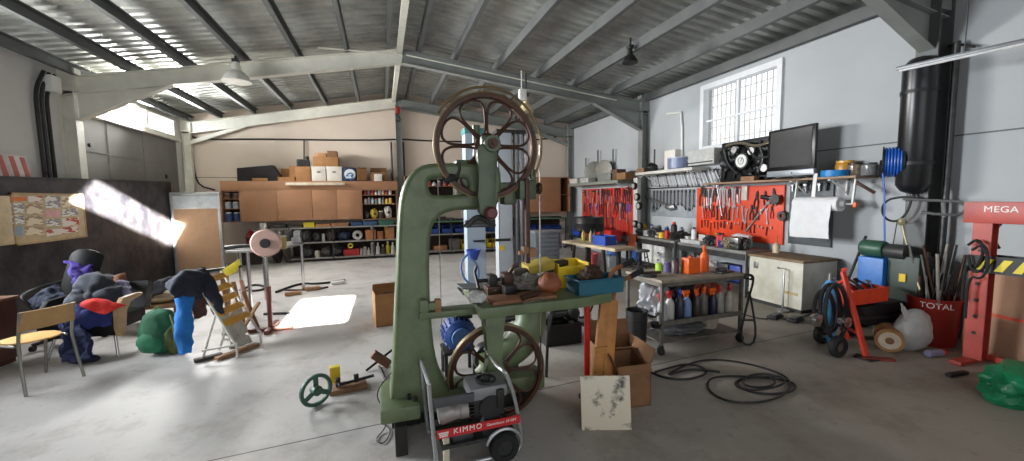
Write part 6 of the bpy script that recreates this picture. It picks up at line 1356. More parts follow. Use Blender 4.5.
m = MB(); m.cyl((XW-.1, q.y+.14, q.z+.02), (XW-.1, q.y-.02, q.z), .035, n=14); m.build('motor_body', BLACK, t); m = MB(); m.lathe([(0, -.01), (.08, -.01), (.085, .0), (.08, .01), (0, .01)], (XW-.13, q.y-.12, q.z-.02), 24, 'X'); m.build('disc', DSTEEL, t); m = MB(); m.cyl((XW-.1, q.y-.02, q.z), (XW-.1, q.y-.11, q.z-.01), .04, n=14); m.build('gear_head', CHROME, t)
q = W_(779, 216); m = MB(); m.lathe([(.03, -.02), (.075, -.02), (.08, 0), (.075, .02), (.03, .02)], (XW-.06, q.y, q.z), 22, 'X', closed=True); m.solo('pulley', DSTEEL, 'dark round pulley hanging at the lower right of the orange board', 'pulley')
q = W_(742, 193); m = MB(); m.box((XW-.06, q.y, q.z), (.04, .11, .26), bev=.008); m.solo('sleeve', mat('clear_sleeve', (214, 204, 196), .3), 'pale plastic sleeve hanging at the top of the orange board', 'sleeve')
# grey board with fittings right of orange
y0, y1 = 4.02, 4.66
wallboard('pegboard', 'dark grey panel with fittings behind the paper towel roll', y0, y1, .88, 1.88, mat('dark_grey_panel', (84, 90, 94), .5))
for k in range(6):
    y = y1-.07-k*.1; m = MB(); m.cyl((XW-.04, y, 1.8), (XW-.09, y, 1.8), .022, n=12); m.cyl((XW-.07, y, 1.8), (XW-.07, y, 1.7), .016, n=10); m.solo('fitting', BLACK if k % 2 else CHR, '%s hose fitting on the dark grey panel, %s from the left' % ('black' if k % 2 else 'chrome', ORD[k]), 'fitting', 'fittings on the dark grey panel')
# wrench rails : graded spanners
RAILM = mat('pale_grey_rail', (206, 210, 212), .5)
t = place('spanner_rail', 'pale grey wall rail holding the slanted row of large spanners', 'rail', (XW-.03, 7.1, 1.9))
m = MB(); m.box((XW-.01, 7.15, 1.99), (.02, 2.15, .36), bev=.004); m.build('rail_plate', RAILM, t)
for z in (1.84, 2.15): m = MB(); m.box((XW-.04, 7.15, z), (.04, 2.15, .03), bev=.005); m.build('hook_strip', DSTEEL, t)
n_ = 22
for k in range(n_):
    u = k/(n_-1); y = 8.13-2.0*u
    hang('dark wrench' if k % 3 == 0 else 'wrench', (XW-.055, y, 2.13+.04*u), 'spanner on the slanted upper rail, %s from the left' % ORD[k], 'spanners on the slanted rail', 1.2+.5*u, -.3-.18*u, .85+.3*u)
n_ = 24
m = MB(); m.box((XW-.01, 7.35, 1.5), (.02, 1.45, .62), bev=.003); m.solo('pegboard', mat('grey_pegboard', (150, 156, 160), .5, .1), 'grey peg panel below the slanted spanner rail', 'tool board')
for k in range(n_):
    y = 8.02-1.33*k/(n_-1); hang(['wrench', 'dark wrench'][k % 2], (XW-.045, y, 1.77), 'long thin spanner on the grey peg panel, %s from the left' % ORD[k], 'long spanners on the grey peg panel', 1.7+.3*math.sin(k*.7), 0, .75)
for k, (a, b, lb) in enumerate(((646, 203, 'grey hand drill hanging across the grey peg panel'),)):
    q0 = W_(645, 197, XW-.09); q1 = W_(673, 207, XW-.09); m = MB(); m.cyl(q0, q1, .02, n=10); m.blob((q1.x, q1.y+.1, q1.z+.0), (.05, .16, .07), 7, .3, sub=3); m.solo('hand_drill', STEEL, lb, 'drill')
# shelf over the wrench wall with its things
z0 = 2.3
def wallshelf(label, y0, y1, z, depth, mt, th=.035, brk=None):
    t = place('plank_shelf', label, 'shelf', (XW-depth/2, (y0+y1)/2, z-th)); m = MB(); m.box((XW-depth/2, (y0+y1)/2, z-th/2), (depth, y1-y0, th), bev=.004); m.build('board', mt, t)
    for y in (brk or (y0+.2, y1-.2)):
        m = MB(); m.bar((XW-.01, y, z-th-.01), (XW-depth*.85, y, z-th-.01), .03, .02); m.bar((XW-.01, y, z-th), (XW-.01, y, z-th-.22), .03, .02); m.bar((XW-.02, y, z-th-.2), (XW-depth*.7, y, z-th-.02), .02, .012); m.build('bracket', WHITE, t)
    return t
zs = W_(663, 170, 5.72).z
wallshelf('pale wall shelf with a blue grey tub above the spanner rails', W_(692, 170, 5.72).y, 8.12, zs, .46, mat('pale_shelf_board', (206, 202, 194), .6), .06)
def on_sh(px, x=5.85): return at(px, 168, x=x).y
q = at(675, 160, x=5.8); r_ = .24
t = place('round_tub', 'round grey blue tub on the pale wall shelf', 'tub', (5.92, q.y, zs)); h_ = at(675, 157.5, x=5.8).z-zs
m = MB(); m.lathe([(0, 0), (r_*.92, 0), (r_, h_*.1), (r_, h_), (r_*.95, h_), (r_*.9, .02), (0, .02)], (5.92, q.y, zs), 30); m.build('tub_body', mat('grey_blue_tub', (120, 130, 160), .35), t)
m = MB(); m.lathe([(r_*.96, h_*.9), (r_*1.04, h_*.92), (r_*1.04, h_), (r_*.96, h_*1.02)], (5.92, q.y, zs), 30, closed=True); m.build('rim', mat('pale_tub_rim', (186, 190, 204), .35), t)
q = at(672, 152, x=6.0); zb = zs+.0; m = MB(); m.box((6.06, q.y+.05, zs+.22), (.16, .34, .44), bev=.012); m.solo('white_carton', WBOX, 'white box standing behind the grey blue tub on the wall shelf', 'box')
q = at(652, 163, x=5.85)
t = place('blow_torch', 'black gas torch with an upright pipe on the left of the pale wall shelf', 'torch', (5.85, q.y, zs)); m = MB(); m.blob((5.85, q.y, zs+.09), (.12, .14, .11), 4, .25, sub=3, flat=-.85); m.build('torch_body', BLACK, t); m = MB(); m.cyl((5.9, q.y-.02, zs+.1), (5.9, q.y-.02, zs+.5), .018); m.build('pipe', DSTEEL, t)
q = at(643, 167, x=5.85); m = MB(); m.box((5.85, q.y, zs+.05), (.16, .26, .1), bev=.01); m.solo('wood_box', PLY, 'little wooden box at the left end of the pale wall shelf', 'box')
# grey blower unit between shelf and engine
y0, y1 = 5.98, 6.68
t = place('louvered_heater', 'grey beige louvered heater box on the wall below the window corner', 'heater', (XW-.13, (y0+y1)/2, 2.26))
HT = mat('beige_heater', (190, 190, 184), .5)
m = MB(); m.box((XW-.13, (y0+y1)/2, 2.4), (.26, y1-y0, .3), bev=.02); m.build('housing', HT, t)
for k in range(3): m = MB(); m.box((XW-.265, (y0+y1)/2, 2.3+k*.07), (.015, y1-y0-.06, .02)); m.build('louver', DSTEEL if k == 0 else HT, t)
# black engine / dial
t = place('motor_block', 'black motor assembly with a round white dial left of the television', 'engine', (5.95, 5.4, 1.9))
EB = mat('engine_black', (34, 34, 36), .4, .4, .4, 10)
zsh = 1.885
for k, (px, py, w, h) in enumerate(((732, 158, .42, .5), (750, 162, .5, .52), (764, 160, .34, .54))):
    q = at(px, py, x=5.95); m = MB(); m.blob((5.97, q.y, max(zsh+h*.42, q.z)), (.16, w*.56, h*.52), 200+k, .28, 3.4, 4, flat=-.84); m.build('engine_casting', EB, t)
for k, pts in enumerate((((726, 146), (740, 142), (756, 147), (770, 142)), ((760, 146), (764, 160), (758, 172)), ((746, 144), (756, 160), (770, 156)), ((724, 150), (728, 165), (738, 174)))):
    m = MB(); m.tube([at(a, b, x=5.78) for a, b in pts], .022, 8, smooth=2); m.build('engine_pipe', DSTEEL if k else mat('tan_pipe', (120, 110, 92), .4, .4), t)
m = MB(); ya_, yb_2 = at(723, 160, x=6.05).y, at(770, 160, x=6.05).y; m.box((6.06, (ya_+yb_2)/2, 2.25), (.12, ya_-yb_2, .72), bev=.03)
for k in range(4): m.bar((5.98, ya_-.1-k*.22, 1.95), (5.98, ya_-.22-k*.2, 2.55), .05, .05, bev=.01)
m.build('engine_frame', EB, t)
q = at(742.5, 161, x=5.76); m = MB(); m.lathe([(0, -.03), (.13, -.03), (.135, -.02), (.135, .03), (0, .03)], (5.76, q.y, q.z), 30, 'X'); dl = m.build('dial_rim', BLACK, t)
m = MB(); m.lathe([(0, -.036), (.105, -.036), (.108, -.03), (0, -.03)], (5.76, q.y, q.z), 30, 'X'); m.build('dial_face', mat('dial_white', (226, 226, 222), .35), dl)
m = MB(); m.lathe([(.05, -.04), (.056, -.04), (.056, -.036), (.05, -.036)], (5.76, q.y, q.z), 24, 'X', closed=True); m.bar((5.72, q.y, q.z-.01), (5.72, q.y-.03, q.z+.06), .004, .01); m.build('needle', BLACK, dl)
for k, (px, py) in enumerate(((735, 150), (752, 151), (765, 168))):
    q = at(px, py, x=5.8); m = MB(); m.lathe([(0, -.03), (.06, -.03), (.06, .03), (0, .03)], (5.8, q.y, q.z), 18, 'X'); m.build('cap', STEEL, t)
q = at(748, 176, x=5.8); MB().box((5.84, q.y, zsh+.04), (.12, .26, .08), bev=.012).solo('wood_block', PLY, 'worn brown block on the long shelf under the black motor assembly', 'block')
# long shelf, television, blue tape, jars
t = wallshelf('long brown wall shelf carrying the television and jars', 3.5, 6.05, 1.885, .44, mat('brown_shelf_board', (160, 130, 104), .6, 0, .2, 4), .03, brk=(3.86, 4.4))
tv = thing('television', 'black television with a silver speaker bar on the long wall shelf', 'television', (5.74, 4.39, 1.885), -PI/2-.06)
m = MB(); m.box((0, .035, .44), (.75, .05, .62), bev=.01); m.build('bezel', mat('tv_black', (16, 16, 17), .3), tv)
m = MB(); m.box((0, .008, .45), (.66, .008, .53)); m.build('screen', mat('tv_screen', (40, 40, 42), .25), tv)
m = MB(); m.box((0, .03, .085), (.75, .06, .09), bev=.012); sb_ = m.build('speaker_bar', mat('tv_silver', (160, 166, 172), .35, .4), tv)
m = MB(); m.cyl((.05, -.004, .085), (.05, .002, .085), .012); m.build('button', BLACK, sb_)
m = MB(); m.lathe([(0, 0), (.2, 0), (.21, .01), (.19, .02), (.05, .04), (0, .04)], (0, .03, 0), 28); m.build('stand', mat('tv_stand_black', (24, 24, 26), .3), tv)
m = MB(); m.box((0, .1, .42), (.5, .09, .42), bev=.03); m.build('back_shell', BLACK, tv)
m = MB(); m.box((.1, -.0, 0), (.2, .05, .02))
q = at(818, 175, x=5.82)
for o_, (px0, px1, yt, col, lb, nm) in enumerate(((812, 850, 172, None, None, None),)): pass
y_a, y_b = at(828, 172, x=5.85).y, at(848, 172, x=5.85).y; yc = (y_a+y_b)/2
t = place('tape_roll', 'bright blue roll with a white strip hanging down on the long wall shelf', 'roll', (5.84, yc+.03, 1.885))
rr = .155
m = MB(); m.lathe([(rr*.45, 0), (rr, 0), (rr, .085), (rr*.45, .085)], (5.84, yc+.03, 1.885), 32, closed=True); m.build('roll_body', mat('cyan_blue', (24, 130, 200), .45), t)
m = MB(); yy = yc+.03+rr; m.sheet(lambda u, v: (5.74-.03*u, yy+.0+.05*v, 1.94-.33*u+.03*math.sin(u*3)), 10, 2, .004); m.build('strip', WHITE, t)
q = at(842, 165, x=6.0)
t = place('amber_jar', 'amber plastic tub behind the blue roll on the long wall shelf', 'tub', (6.03, at(848, 165, x=6.0).y+.05, 1.885)); yj = at(848, 165, x=6.0).y+.05
AMB = mat('amber_plastic', (196, 140, 50), .25, 0, .2, 6)
m = MB(); m.lathe([(0, 0), (.1, 0), (.115, .15), (.1, .19), (0, .19)], (6.03, yj, 1.885), 24); m.build('tub_body', AMB, t); m = MB(); m.lathe([(0, .19), (.105, .19), (.105, .215), (0, .22)], (6.03, yj, 1.885), 24); m.build('lid', mat('amber_lid', (216, 164, 70), .3), t)
for k, (dy, h, lb) in enumerate(((-.15, .17, 'clear brown jar on the long shelf right of the amber tub, left of two'), (-.32, .16, 'clear grey jar on the long shelf right of the amber tub, right of two'))):
    yk_ = yj+dy; t = place('jar', lb, 'jar', (5.98, yk_, 1.885)); m = MB(); m.lathe([(0, 0), (.085, 0), (.092, .02), (.09, h*.8), (.07, h*.9), (0, h*.9)], (5.98, yk_, 1.885), 22); m.build('jar_body', mat('smoky_jar_%d' % k, (126, 112, 96) if k == 0 else (120, 122, 122), .15, 0, .3, 14), t); m = MB(); m.lathe([(0, h*.9), (.075, h*.9), (.075, h), (0, h)], (5.98, yk_, 1.885), 22); m.build('lid', DSTEEL, t)
m = MB(); m.bar((5.9, 3.62, 1.82), (5.98, 3.42, 1.66), .05, .04, bev=.01); m.solo('brush', BROWNMETAL, 'brown brush hanging at the right end of the long wall shelf', 'brush')
# paper towel roll on white hooks
ya, yb2 = at(797, 195, x=5.86).y, at(836, 205, x=5.86).y; zr = at(845, 204, x=5.86).z; r_ = .1
t = place('paper_towel_roll', 'large white paper towel roll on a white wall holder with its sheet hanging down', 'paper roll', (5.86, (ya+yb2)/2, zr))
PAPER = mat('paper_white', (230, 230, 230), .85, 0, .05)
m = MB(); m.lathe([(.03, yb2-.06), (r_, yb2-.06), (r_, ya), (.03, ya)], (5.86, 0, zr), 30, 'Y', closed=True)
for v in m.b.verts: v.co.y = yb2-.06+(ya-(-v.co.y if v.co.y < 0 else v.co.y)) if False else v.co.y
bm_ = m; 
ys = [v.co.y for v in m.b.verts]
if max(ys) < 0:
    for v in m.b.verts: v.co.y = -v.co.y
m.build('roll_body', PAPER, t)
zb = at(815, 238, x=5.76).z
m = MB(); m.sheet(lambda u, v: (5.86-r_-.004-.03*math.sin(u*2.5)*.4, ya-.0-(ya-yb2)*v, zr-(zr-zb)*u), 14, 14, .004, .012, 4, 3); m.build('hanging_sheet', PAPER, t)
m = MB(); m.cyl((5.86, ya+.04, zr), (5.86, yb2-.22, zr), .014); m.cyl((5.86, yb2-.07, zr), (5.86, yb2-.12, zr), .06, .04, n=20); m.cyl((5.86, yb2-.2, zr), (5.86, yb2-.24, zr), .02); m.build('spindle', mat('grey_spindle', (160, 160, 158), .5), t)
m = MB(); m.lathe([(0, -.02), (.03, -.02), (.03, .02), (0, .02)], (5.86, yb2-.22, zr-.02), 14, 'Y') if False else m.box((5.86, yb2-.23, zr-.01), (.04, .04, .07), bev=.01); m.build('clip', ORANGE, t)
for y in (ya+.03, yb2-.2): m = MB(); m.bar((5.86, y, zr), (5.9, y, 1.86), .03, .02); m.build('hook', WHITE, t)
# white conduit
m = MB(); pts = [W_(667, 114, XW-.03), W_(681, 112.5, XW-.03), W_(682, 130, XW-.03), V((XW-.03, W_(682, 160, XW-.03).y, 2.42))]; m.tube(pts, .025, 8); m.solo('conduit', WHITE, 'white L shaped conduit pipe on the right wall beside the window', 'conduit')
# white post with gauges at the middle column
y_ = 8.15
t = place('gauge_post', 'white post with round pressure gauges at the column beside the far red board', 'post', (5.86, y_+.2, 0)); px_ = at(636, 220, x=5.86).y
m = MB(); m.box((5.88, px_, 1.05), (.1, .16, 2.1), bev=.008); m.build('post', WHITE, t)
for k, (a, b) in enumerate(((634, 186), (637, 197), (639, 206), (635, 224), (640, 226))):
    q = at(a, b, x=5.8); m = MB(); m.lathe([(0, -.03), (.085, -.03), (.09, -.02), (.09, .03), (0, .03)], (5.8, q.y, q.z), 22, 'X'); g = m.build('gauge', BLACK, t); m = MB(); m.lathe([(0, -.034), (.06, -.034), (.06, -.03), (0, -.03)], (5.8, q.y, q.z), 22, 'X'); m.build('gauge_face', mat('gauge_face_pale', (190, 190, 184), .4), g)
# far shelf over red board
zf = W_(605, 181, 5.7).z
wallshelf('grey green wall shelf with metal discs above the far red tool board', 8.8, 11.6, zf, .5, mat('grey_green_shelf', (130, 134, 122), .6), .08)
for k, (px, lb) in enumerate(((594, 'grey metal disc standing on the far wall shelf, left of two'), (603, 'grey metal disc standing on the far wall shelf, right of two'))):
    q = at(px, 162, x=5.9); m = MB(); m.lathe([(0, -.012), (.2, -.03), (.3, -.01), (.3, .005), (.2, -.01), (0, .012)], n=28, axis='Y'); o = m.solo('metal_disc', mat('dull_disc', (120, 118, 110), .5, .3), lb, 'disc', 'discs on the far wall shelf', loc=(5.92, q.y, zf+.31), rz=[.9, 1.5][k]); o.rotation_euler = (0, 0, [2.5, 1.9][k])
for k, (px, py, lb) in enumerate(((597, 150, 'thin upright rod on the far wall shelf between the metal discs'), (612, 149, 'thin upright rod on the far wall shelf right of the metal discs'), (585, 158, 'thin upright rod on the far wall shelf left of the metal discs'))):
    q = at(px, py, x=6.05); m = MB(); m.cyl((6.08, q.y, zf), (6.08, q.y, q.z), .02, n=8); m.cyl((6.08, q.y, zf), (6.08, q.y, zf+.02), .07); m.solo('upright_rod', DSTEEL, lb, 'rod')
for k, (px, w, h, c, lb) in enumerate(((576, .5, .14, (186, 184, 178), 'pale grey flat case at the left end of the far wall shelf'), (587, .5, .12, (176, 174, 168), 'pale flat case second from left on the far wall shelf'), (608, .75, .2, (120, 122, 116), 'grey green machine cover on the far wall shelf'), (617, .3, .26, (96, 74, 54), 'brown box on the far wall shelf'), (624, .4, .16, (150, 110, 70), 'tan box at the right end of the far wall shelf'))):
    q = at(px, 178, x=5.75); t = thing('flat_case' if k < 2 else 'box', lb, 'case' if k < 2 else 'box', (5.78, q.y, zf)); m = MB(); m.box((0, 0, h/2), (.26, w, h), bev=.015); m.build('body', paint(*c, .6), t); m = MB(); m.box((0, 0, h), (.27, w+.01, .02), bev=.004); m.build('lid', paint(*c, .5), t)

# far bench with red tool boxes under the far board
t = place('far_bench', 'low dark bench with red tool boxes below the far red tool board', 'workbench', (5.75, 10.0, 0))
m = MB(); m.box((5.8, 10.0, .47), (.6, 2.4, .05)); m.build('bench_top', DSTEEL, t)
for y in (8.9, 11.1):
    for x in (5.55, 6.05): m = MB(); m.box((x, y, .225), (.05, .05, .45)); m.build('leg', DSTEEL, t)
for k, (y, w, h, mt, lb) in enumerate(((9.15, .34, .3, RED, 'red tool box on the low far bench, nearest of three'), (9.7, .36, .36, RED, 'red tool box on the low far bench, middle of three'), (10.35, .4, .26, RED, 'red tool box on the low far bench, farthest of three'), (10.95, .4, .3, BLUE, 'blue tool box at the far end of the low far bench'))):
    t = place('tool_box', lb, 'tool box', (5.75, y, .495)); m = MB(); m.box((5.75, y, .495+h*.4), (.3, w, h*.8), bev=.012); m.build('box_body', mt, t); m = MB(); m.box((5.75, y, .495+h*.86), (.31, w+.01, h*.14), bev=.012); m.build('lid', mt, t); m = MB(); m.tube([(5.75, y-.08, .495+h*.92), (5.75, y-.07, .495+h+.04), (5.75, y+.07, .495+h+.04), (5.75, y+.08, .495+h*.92)], .01, 6); m.build('handle', BLACK, t)
for k, (y, c, lb) in enumerate(((9.42, (60, 60, 60), 'dark parts heap between the red tool boxes on the far bench'), (10.02, (120, 118, 112), 'grey parts heap between the red tool boxes on the far bench'))):
    m = MB(); m.blob((0, 0, .1), (.16, .14, .13), 500+k, .45, 2.6, 4, flat=-.75); m.solo('parts_heap', paint(*c, .5), lb, 'parts', loc=(5.68, y, .497))
# ---- workbenches
def bench(name, label, y0, y1, x0, zt, mt, boards=True):
    t = place('workbench', label, 'workbench', ((x0+XW-.05)/2, (y0+y1)/2, 0)); x1 = XW-.08
    m = MB(); m.box(((x0+x1)/2, (y0+y1)/2, zt-.025), (x1-x0, y1-y0, .05), bev=.005); m.build('bench_top', mt, t)
    m = MB(); m.box((x0+.02, (y0+y1)/2, zt-.1), (.03, y1-y0-.08, .1)); m.build('apron', DSTEEL, t)
    for y in (y0+.05, y1-.05):
        for x in (x0+.05, x1-.05): m = MB(); m.box((x, y, (zt-.05)/2), (.06, .06, zt-.05)); m.build('leg', mat('bench_leg_grey', (120, 122, 122), .5, .2), t)
    m = MB(); m.box(((x0+x1)/2, (y0+y1)/2, .18), (x1-x0-.08, y1-y0-.06, .02)); m.build('lower_shelf', DSTEEL, t); return t
BT = mat('bench_top_grey', (128, 126, 120), .6, .1, .3, 6)
bench('b', 'grey workbench with white drawer units below the spanner rails', 6.5, 8.1, 5.5, .76, BT)
bench('b', 'grey workbench with a vice below the orange tool board', 4.85, 6.4, 5.5, .75, BT)
for k, y in enumerate((7.45, 7.05)):
    t = place('drawer_cabinet', 'white drawer unit under the spanner bench, %s of two' % ['left', 'right'][k], 'drawers', (5.75, y, .19), 'white drawer units'); m = MB(); m.box((5.78, y, .44), (.4, .36, .49), bev=.006); m.build('carcass', WHITE, t)
    for j in range(3): m = MB(); m.box((5.575, y, .28+j*.155), (.02, .34, .145), bev=.004); d = m.build('drawer', mat('drawer_white', (232, 232, 230), .4), t); m = MB(); m.cyl((5.565, y, .3+j*.155), (5.545, y, .3+j*.155), .016); m.build('knob', BLACK, d)
# things standing before / under the benches
t = place('bar_stool', 'grey metal stool standing before the spanner bench', 'stool', (5.15, 7.05, 0)); m = MB(); m.lathe([(0, .5), (.15, .5), (.16, .52), (.15, .54), (0, .545)], (5.15, 7.05, 0), 24); m.build('seat', mat('stool_grey', (110, 112, 114), .5), t)
for k in range(4): a = k*PI/2+.5; m = MB(); m.cyl((5.15+.1*math.cos(a), 7.05+.1*math.sin(a), .5), (5.15+.22*math.cos(a), 7.05+.22*math.sin(a), 0), .013); m.build('leg', DSTEEL, t)
m = MB(); m.lathe([(.155, .2), (.165, .2), (.165, .22), (.155, .22)], (5.15, 7.05, 0), 24, closed=True); m.build('foot_ring', DSTEEL, t)
q = at(632, 260, x=5.45); t = place('blue_drum', 'blue plastic drum on the floor at the left end of the spanner bench', 'drum', (5.3, 8.35, 0)); m = MB(); m.lathe([(0, 0), (.16, 0), (.17, .05), (.17, .5), (.13, .56), (0, .56)], (5.3, 8.35, 0), 26); m.build('drum_body', mat('drum_blue', (60, 110, 180), .4), t); m = MB(); m.lathe([(0, .56), (.08, .56), (.08, .6), (0, .6)], (5.3, 8.35, 0), 20); m.build('cap', WHITE, t)
t = place('white_canister', 'white canister on the floor before the blue plastic drum', 'canister', (5.05, 8.1, 0)); m = MB(); m.box((5.05, 8.1, .14), (.2, .2, .28), bev=.03); m.build('body', mat('pale_canister', (206, 214, 220), .4), t); m = MB(); m.cyl((5.05, 8.1, .28), (5.05, 8.1, .31), .035); m.build('cap', BLUE, t)
t = place('red_basket', 'small pink red basket on the floor beside the trestle table', 'basket', (4.85, 8.6, 0)); m = MB(); m.lathe([(0, 0), (.1, 0), (.15, .28), (.14, .28), (.095, .015), (0, .015)], (4.85, 8.6, 0), 22); m.build('body', mat('pink_red', (206, 90, 90), .5), t); m = MB(); m.tube([(4.72, 8.6, .27), (4.8, 8.6, .36), (4.9, 8.6, .36), (4.98, 8.6, .27)], .008, 6, smooth=2); m.build('handle', mat('pink_red', (206, 90, 90), .5), t)
cloth('rag', 'orange red cloth hanging off the left end of the spanner bench', 'cloth', quad(V((5.47, 7.98, .78)), V((5.47, 7.7, .78)), V((5.44, 7.72, .45)), V((5.44, 7.96, .42))), fab('rust_cloth', 190, 84, 50), 8, 8, amp=.02, seed=21)
cloth('jeans', 'blue cloth hanging below the orange red cloth on the spanner bench', 'cloth', quad(V((5.5, 7.9, .45)), V((5.5, 7.66, .45)), V((5.47, 7.68, .16)), V((5.47, 7.9, .14))), fab('mid_blue_cloth', 50, 90, 160), 8, 8, amp=.02, seed=22)
def bitem(kind, px, py, h, w, c, lb, x=5.7, zt=.76, cat=None, group=None, cap=None, k=0):
    q = at(px, py, x=x); mt = paint(*c, .45) if isinstance(c, tuple) else c
    t = thing(kind, lb, cat or kind.replace('_', ' '), (x, q.y, zt), 0, group); m = MB()
    if kind in ('spray_can', 'bottle', 'can', 'jar'): m.lathe([(0, 0), (w/2, 0), (w/2, h*.8), (w*.3, h*.88), (0, h*.88)], n=16); m.build('body', mt, t); m = MB(); m.lathe([(0, h*.86), (w*.28, h*.86), (w*.28, h), (0, h)], n=12); m.build('cap', paint(*(cap or (40, 40, 40)), .5), t)
    elif kind in ('parts_heap', 'rag', 'cable_heap'): m.blob((0, 0, h*.42), (w*.4, w*.5, h*.5), 300+k, .45, 2.8, 4, flat=-.84); m.build('body', mt, t); m = MB(); m.tube([(-w*.3, -w*.3, h*.4), (0, 0, h*1.0), (w*.1, w*.3, h*.8), (-w*.2, w*.45, .02)], .012, 6, smooth=2); m.build('strand', DSTEEL, t)
    else: m.box((0, 0, h/2), (w*.7, w, h), bev=.01); m.build('body', mt, t); m = MB(); m.box((0, 0, h), (w*.72, w*1.02, .015), bev=.003); m.build('lid', mt, t)
    return t
B1 = [('parts_heap', 642, 234, .16, .3, (70, 72, 74), 'heap of dark small parts at the left of the spanner bench'), ('box', 648, 234, .12, .18, (214, 210, 204), 'white parts box on the spanner bench, left of the dark heap in the middle'), ('parts_heap', 654, 233, .2, .3, (60, 60, 62), 'heap of grey fittings in the middle of the spanner bench'), ('can', 662, 232, .14, .14, (226, 190, 40), 'yellow can on the spanner bench'), ('bottle', 667, 232, .2, .1, (200, 60, 50), 'red bottle right of the yellow can on the spanner bench'), ('spray_can', 674, 233, .36, .12, (40, 36, 38), 'tall black spray can with red cap on the spanner bench'), ('parts_heap', 681, 236, .2, .42, (34, 32, 32), 'black tangle of parts at the right of the spanner bench'), ('box', 687, 236, .1, .2, (206, 206, 200), 'pale tray at the right end of the spanner bench'), ('bottle', 657, 236, .13, .09, (226, 222, 216), 'small white bottle at the front of the spanner bench')]
for k, a in enumerate(B1): bitem(*a, cap=(200, 40, 40) if a[0] == 'spray_can' else None, k=k)
B2 = [('box', 697, 240, .06, .5, (196, 196, 192), 'flat pale case on the left of the vice bench'), ('bottle', 694, 236, .3, .1, (226, 226, 226), 'white bottle at the back left of the vice bench'), ('box', 704, 238, .17, .16, (214, 206, 200), 'pinkish white box on the vice bench left of the dark motor'), ('parts_heap', 711, 238, .18, .24, (52, 50, 52), 'dark motor part on the vice bench'), ('can', 719, 237, .24, .1, (206, 60, 60), 'red white can in the middle of the vice bench'), ('can', 722.5, 237, .24, .1, (190, 60, 66), 'red white can right of the middle can on the vice bench'), ('box', 724, 241, .1, .16, (40, 50, 130), 'blue box at the front of the vice bench'), ('rag', 732, 240, .2, .34, (150, 134, 108), 'beige rag heap on the vice bench'), ('parts_heap', 742, 243, .2, .26, (96, 92, 84), 'greasy vice parts on the right of the vice bench')]
for k, a in enumerate(B2): bitem(*a, zt=.75, k=k+20)
cl_ = [(190, 60, 50), (60, 60, 64), (210, 206, 200), (50, 80, 150), (120, 120, 118), (206, 150, 50), (40, 40, 42), (170, 172, 176)]
for k in range(13):
    kd = ['can', 'bottle', 'box', 'spray_can'][(k*7) % 4]; c = cl_[(k*5) % 8]; bitem(kd, 641+k*3.7, 228, [.16, .22, .12, .26][(k*7) % 4]*(.8+.1*(k % 4)), .09, c, 'small %s in the back row of the spanner bench, %s from the left' % (kd.replace('_', ' '), ORD[k]), x=5.98, zt=.76, group='back row of the spanner bench', cap=cl_[(k*3+2) % 8], k=k+60)
for k in range(10):
    kd = ['bottle', 'can', 'box', 'parts_heap'][(k*3) % 4]; c = cl_[(k*3+1) % 8]; bitem(kd, 696+k*5.2, 233, [.2, .15, .13, .14][(k*3) % 4], .1, c, 'small %s in the back row of the vice bench, %s from the left' % (kd.replace('_', ' '), ORD[k]), x=5.98, zt=.75, group='back row of the vice bench', cap=cl_[(k*5+1) % 8], k=k+80)
q = at(752, 248, x=5.65)
t = place('bench_vice', 'dark bench vice at the right end of the vice bench', 'vice', (5.6, 5.1, .75)); m = MB(); m.box((5.62, 5.1, .8), (.2, .16, .1), bev=.015); m.box((5.66, 5.1, .9), (.1, .16, .12), bev=.02); m.build('vice_body', DSTEEL, t); m = MB(); m.box((5.54, 5.1, .9), (.06, .16, .1), bev=.012); m.build('jaw', STEEL, t); m = MB(); m.cyl((5.4, 5.1, .87), (5.55, 5.1, .87), .014); m.cyl((5.42, 5.02, .82), (5.42, 5.18, .92), .008); m.build('screw_handle', STEEL, t)
for k, (px, c, lb) in enumerate(((700, (150, 90, 50), 'brown can on the lower shelf of the vice bench'), (712, (206, 204, 200), 'white bundle on the lower shelf of the vice bench'), (728, (70, 72, 76), 'dark case on the lower shelf of the vice bench'), (738, (50, 70, 150), 'blue case on the lower shelf of the vice bench'))):
    bitem('can' if k == 0 else ('parts_heap' if k == 1 else 'case'), px, 262, .26, .26, c, lb, x=5.75, zt=.192, k=k+40)
# white chest
t = place('chest', 'cream metal chest with a rusty wooden lid beside the red hand truck', 'chest', (5.78, 4.3, 0))
cx0, cx1, cy0, cy1, ch_ = 5.45, 6.12, 3.9, 4.74, .72
CREAM = mat('cream_enamel', (216, 214, 200), .45, 0, .12, 3, col2=(184, 178, 158))
m = MB(); m.box(((cx0+cx1)/2, (cy0+cy1)/2, ch_/2+.02), (cx1-cx0, cy1-cy0, ch_-.06), bev=.012); m.build('chest_body', CREAM, t)
m = MB(); m.box(((cx0+cx1)/2, (cy0+cy1)/2, .025), (cx1-cx0-.04, cy1-cy0-.04, .05)); m.build('plinth', DSTEEL, t)
m = MB(); m.box(((cx0+cx1)/2-.01, (cy0+cy1)/2, ch_+.005), (cx1-cx0+.04, cy1-cy0+.04, .035), bev=.006); m.build('lid', mat('rusty_lid', (150, 128, 98), .7, 0, .3, 5, col2=(104, 82, 60)), t)
m = MB(); m.box((cx0-.006, 4.62, .58), (.012, .07, .1), bev=.004); m.build('latch', STEEL, t)
m = MB(); m.box((cx0-.004, 4.06, .26), (.008, .2, .04), bev=.002); m.build('label_plate', mat('ochre_plate', (190, 170, 120), .6), t)
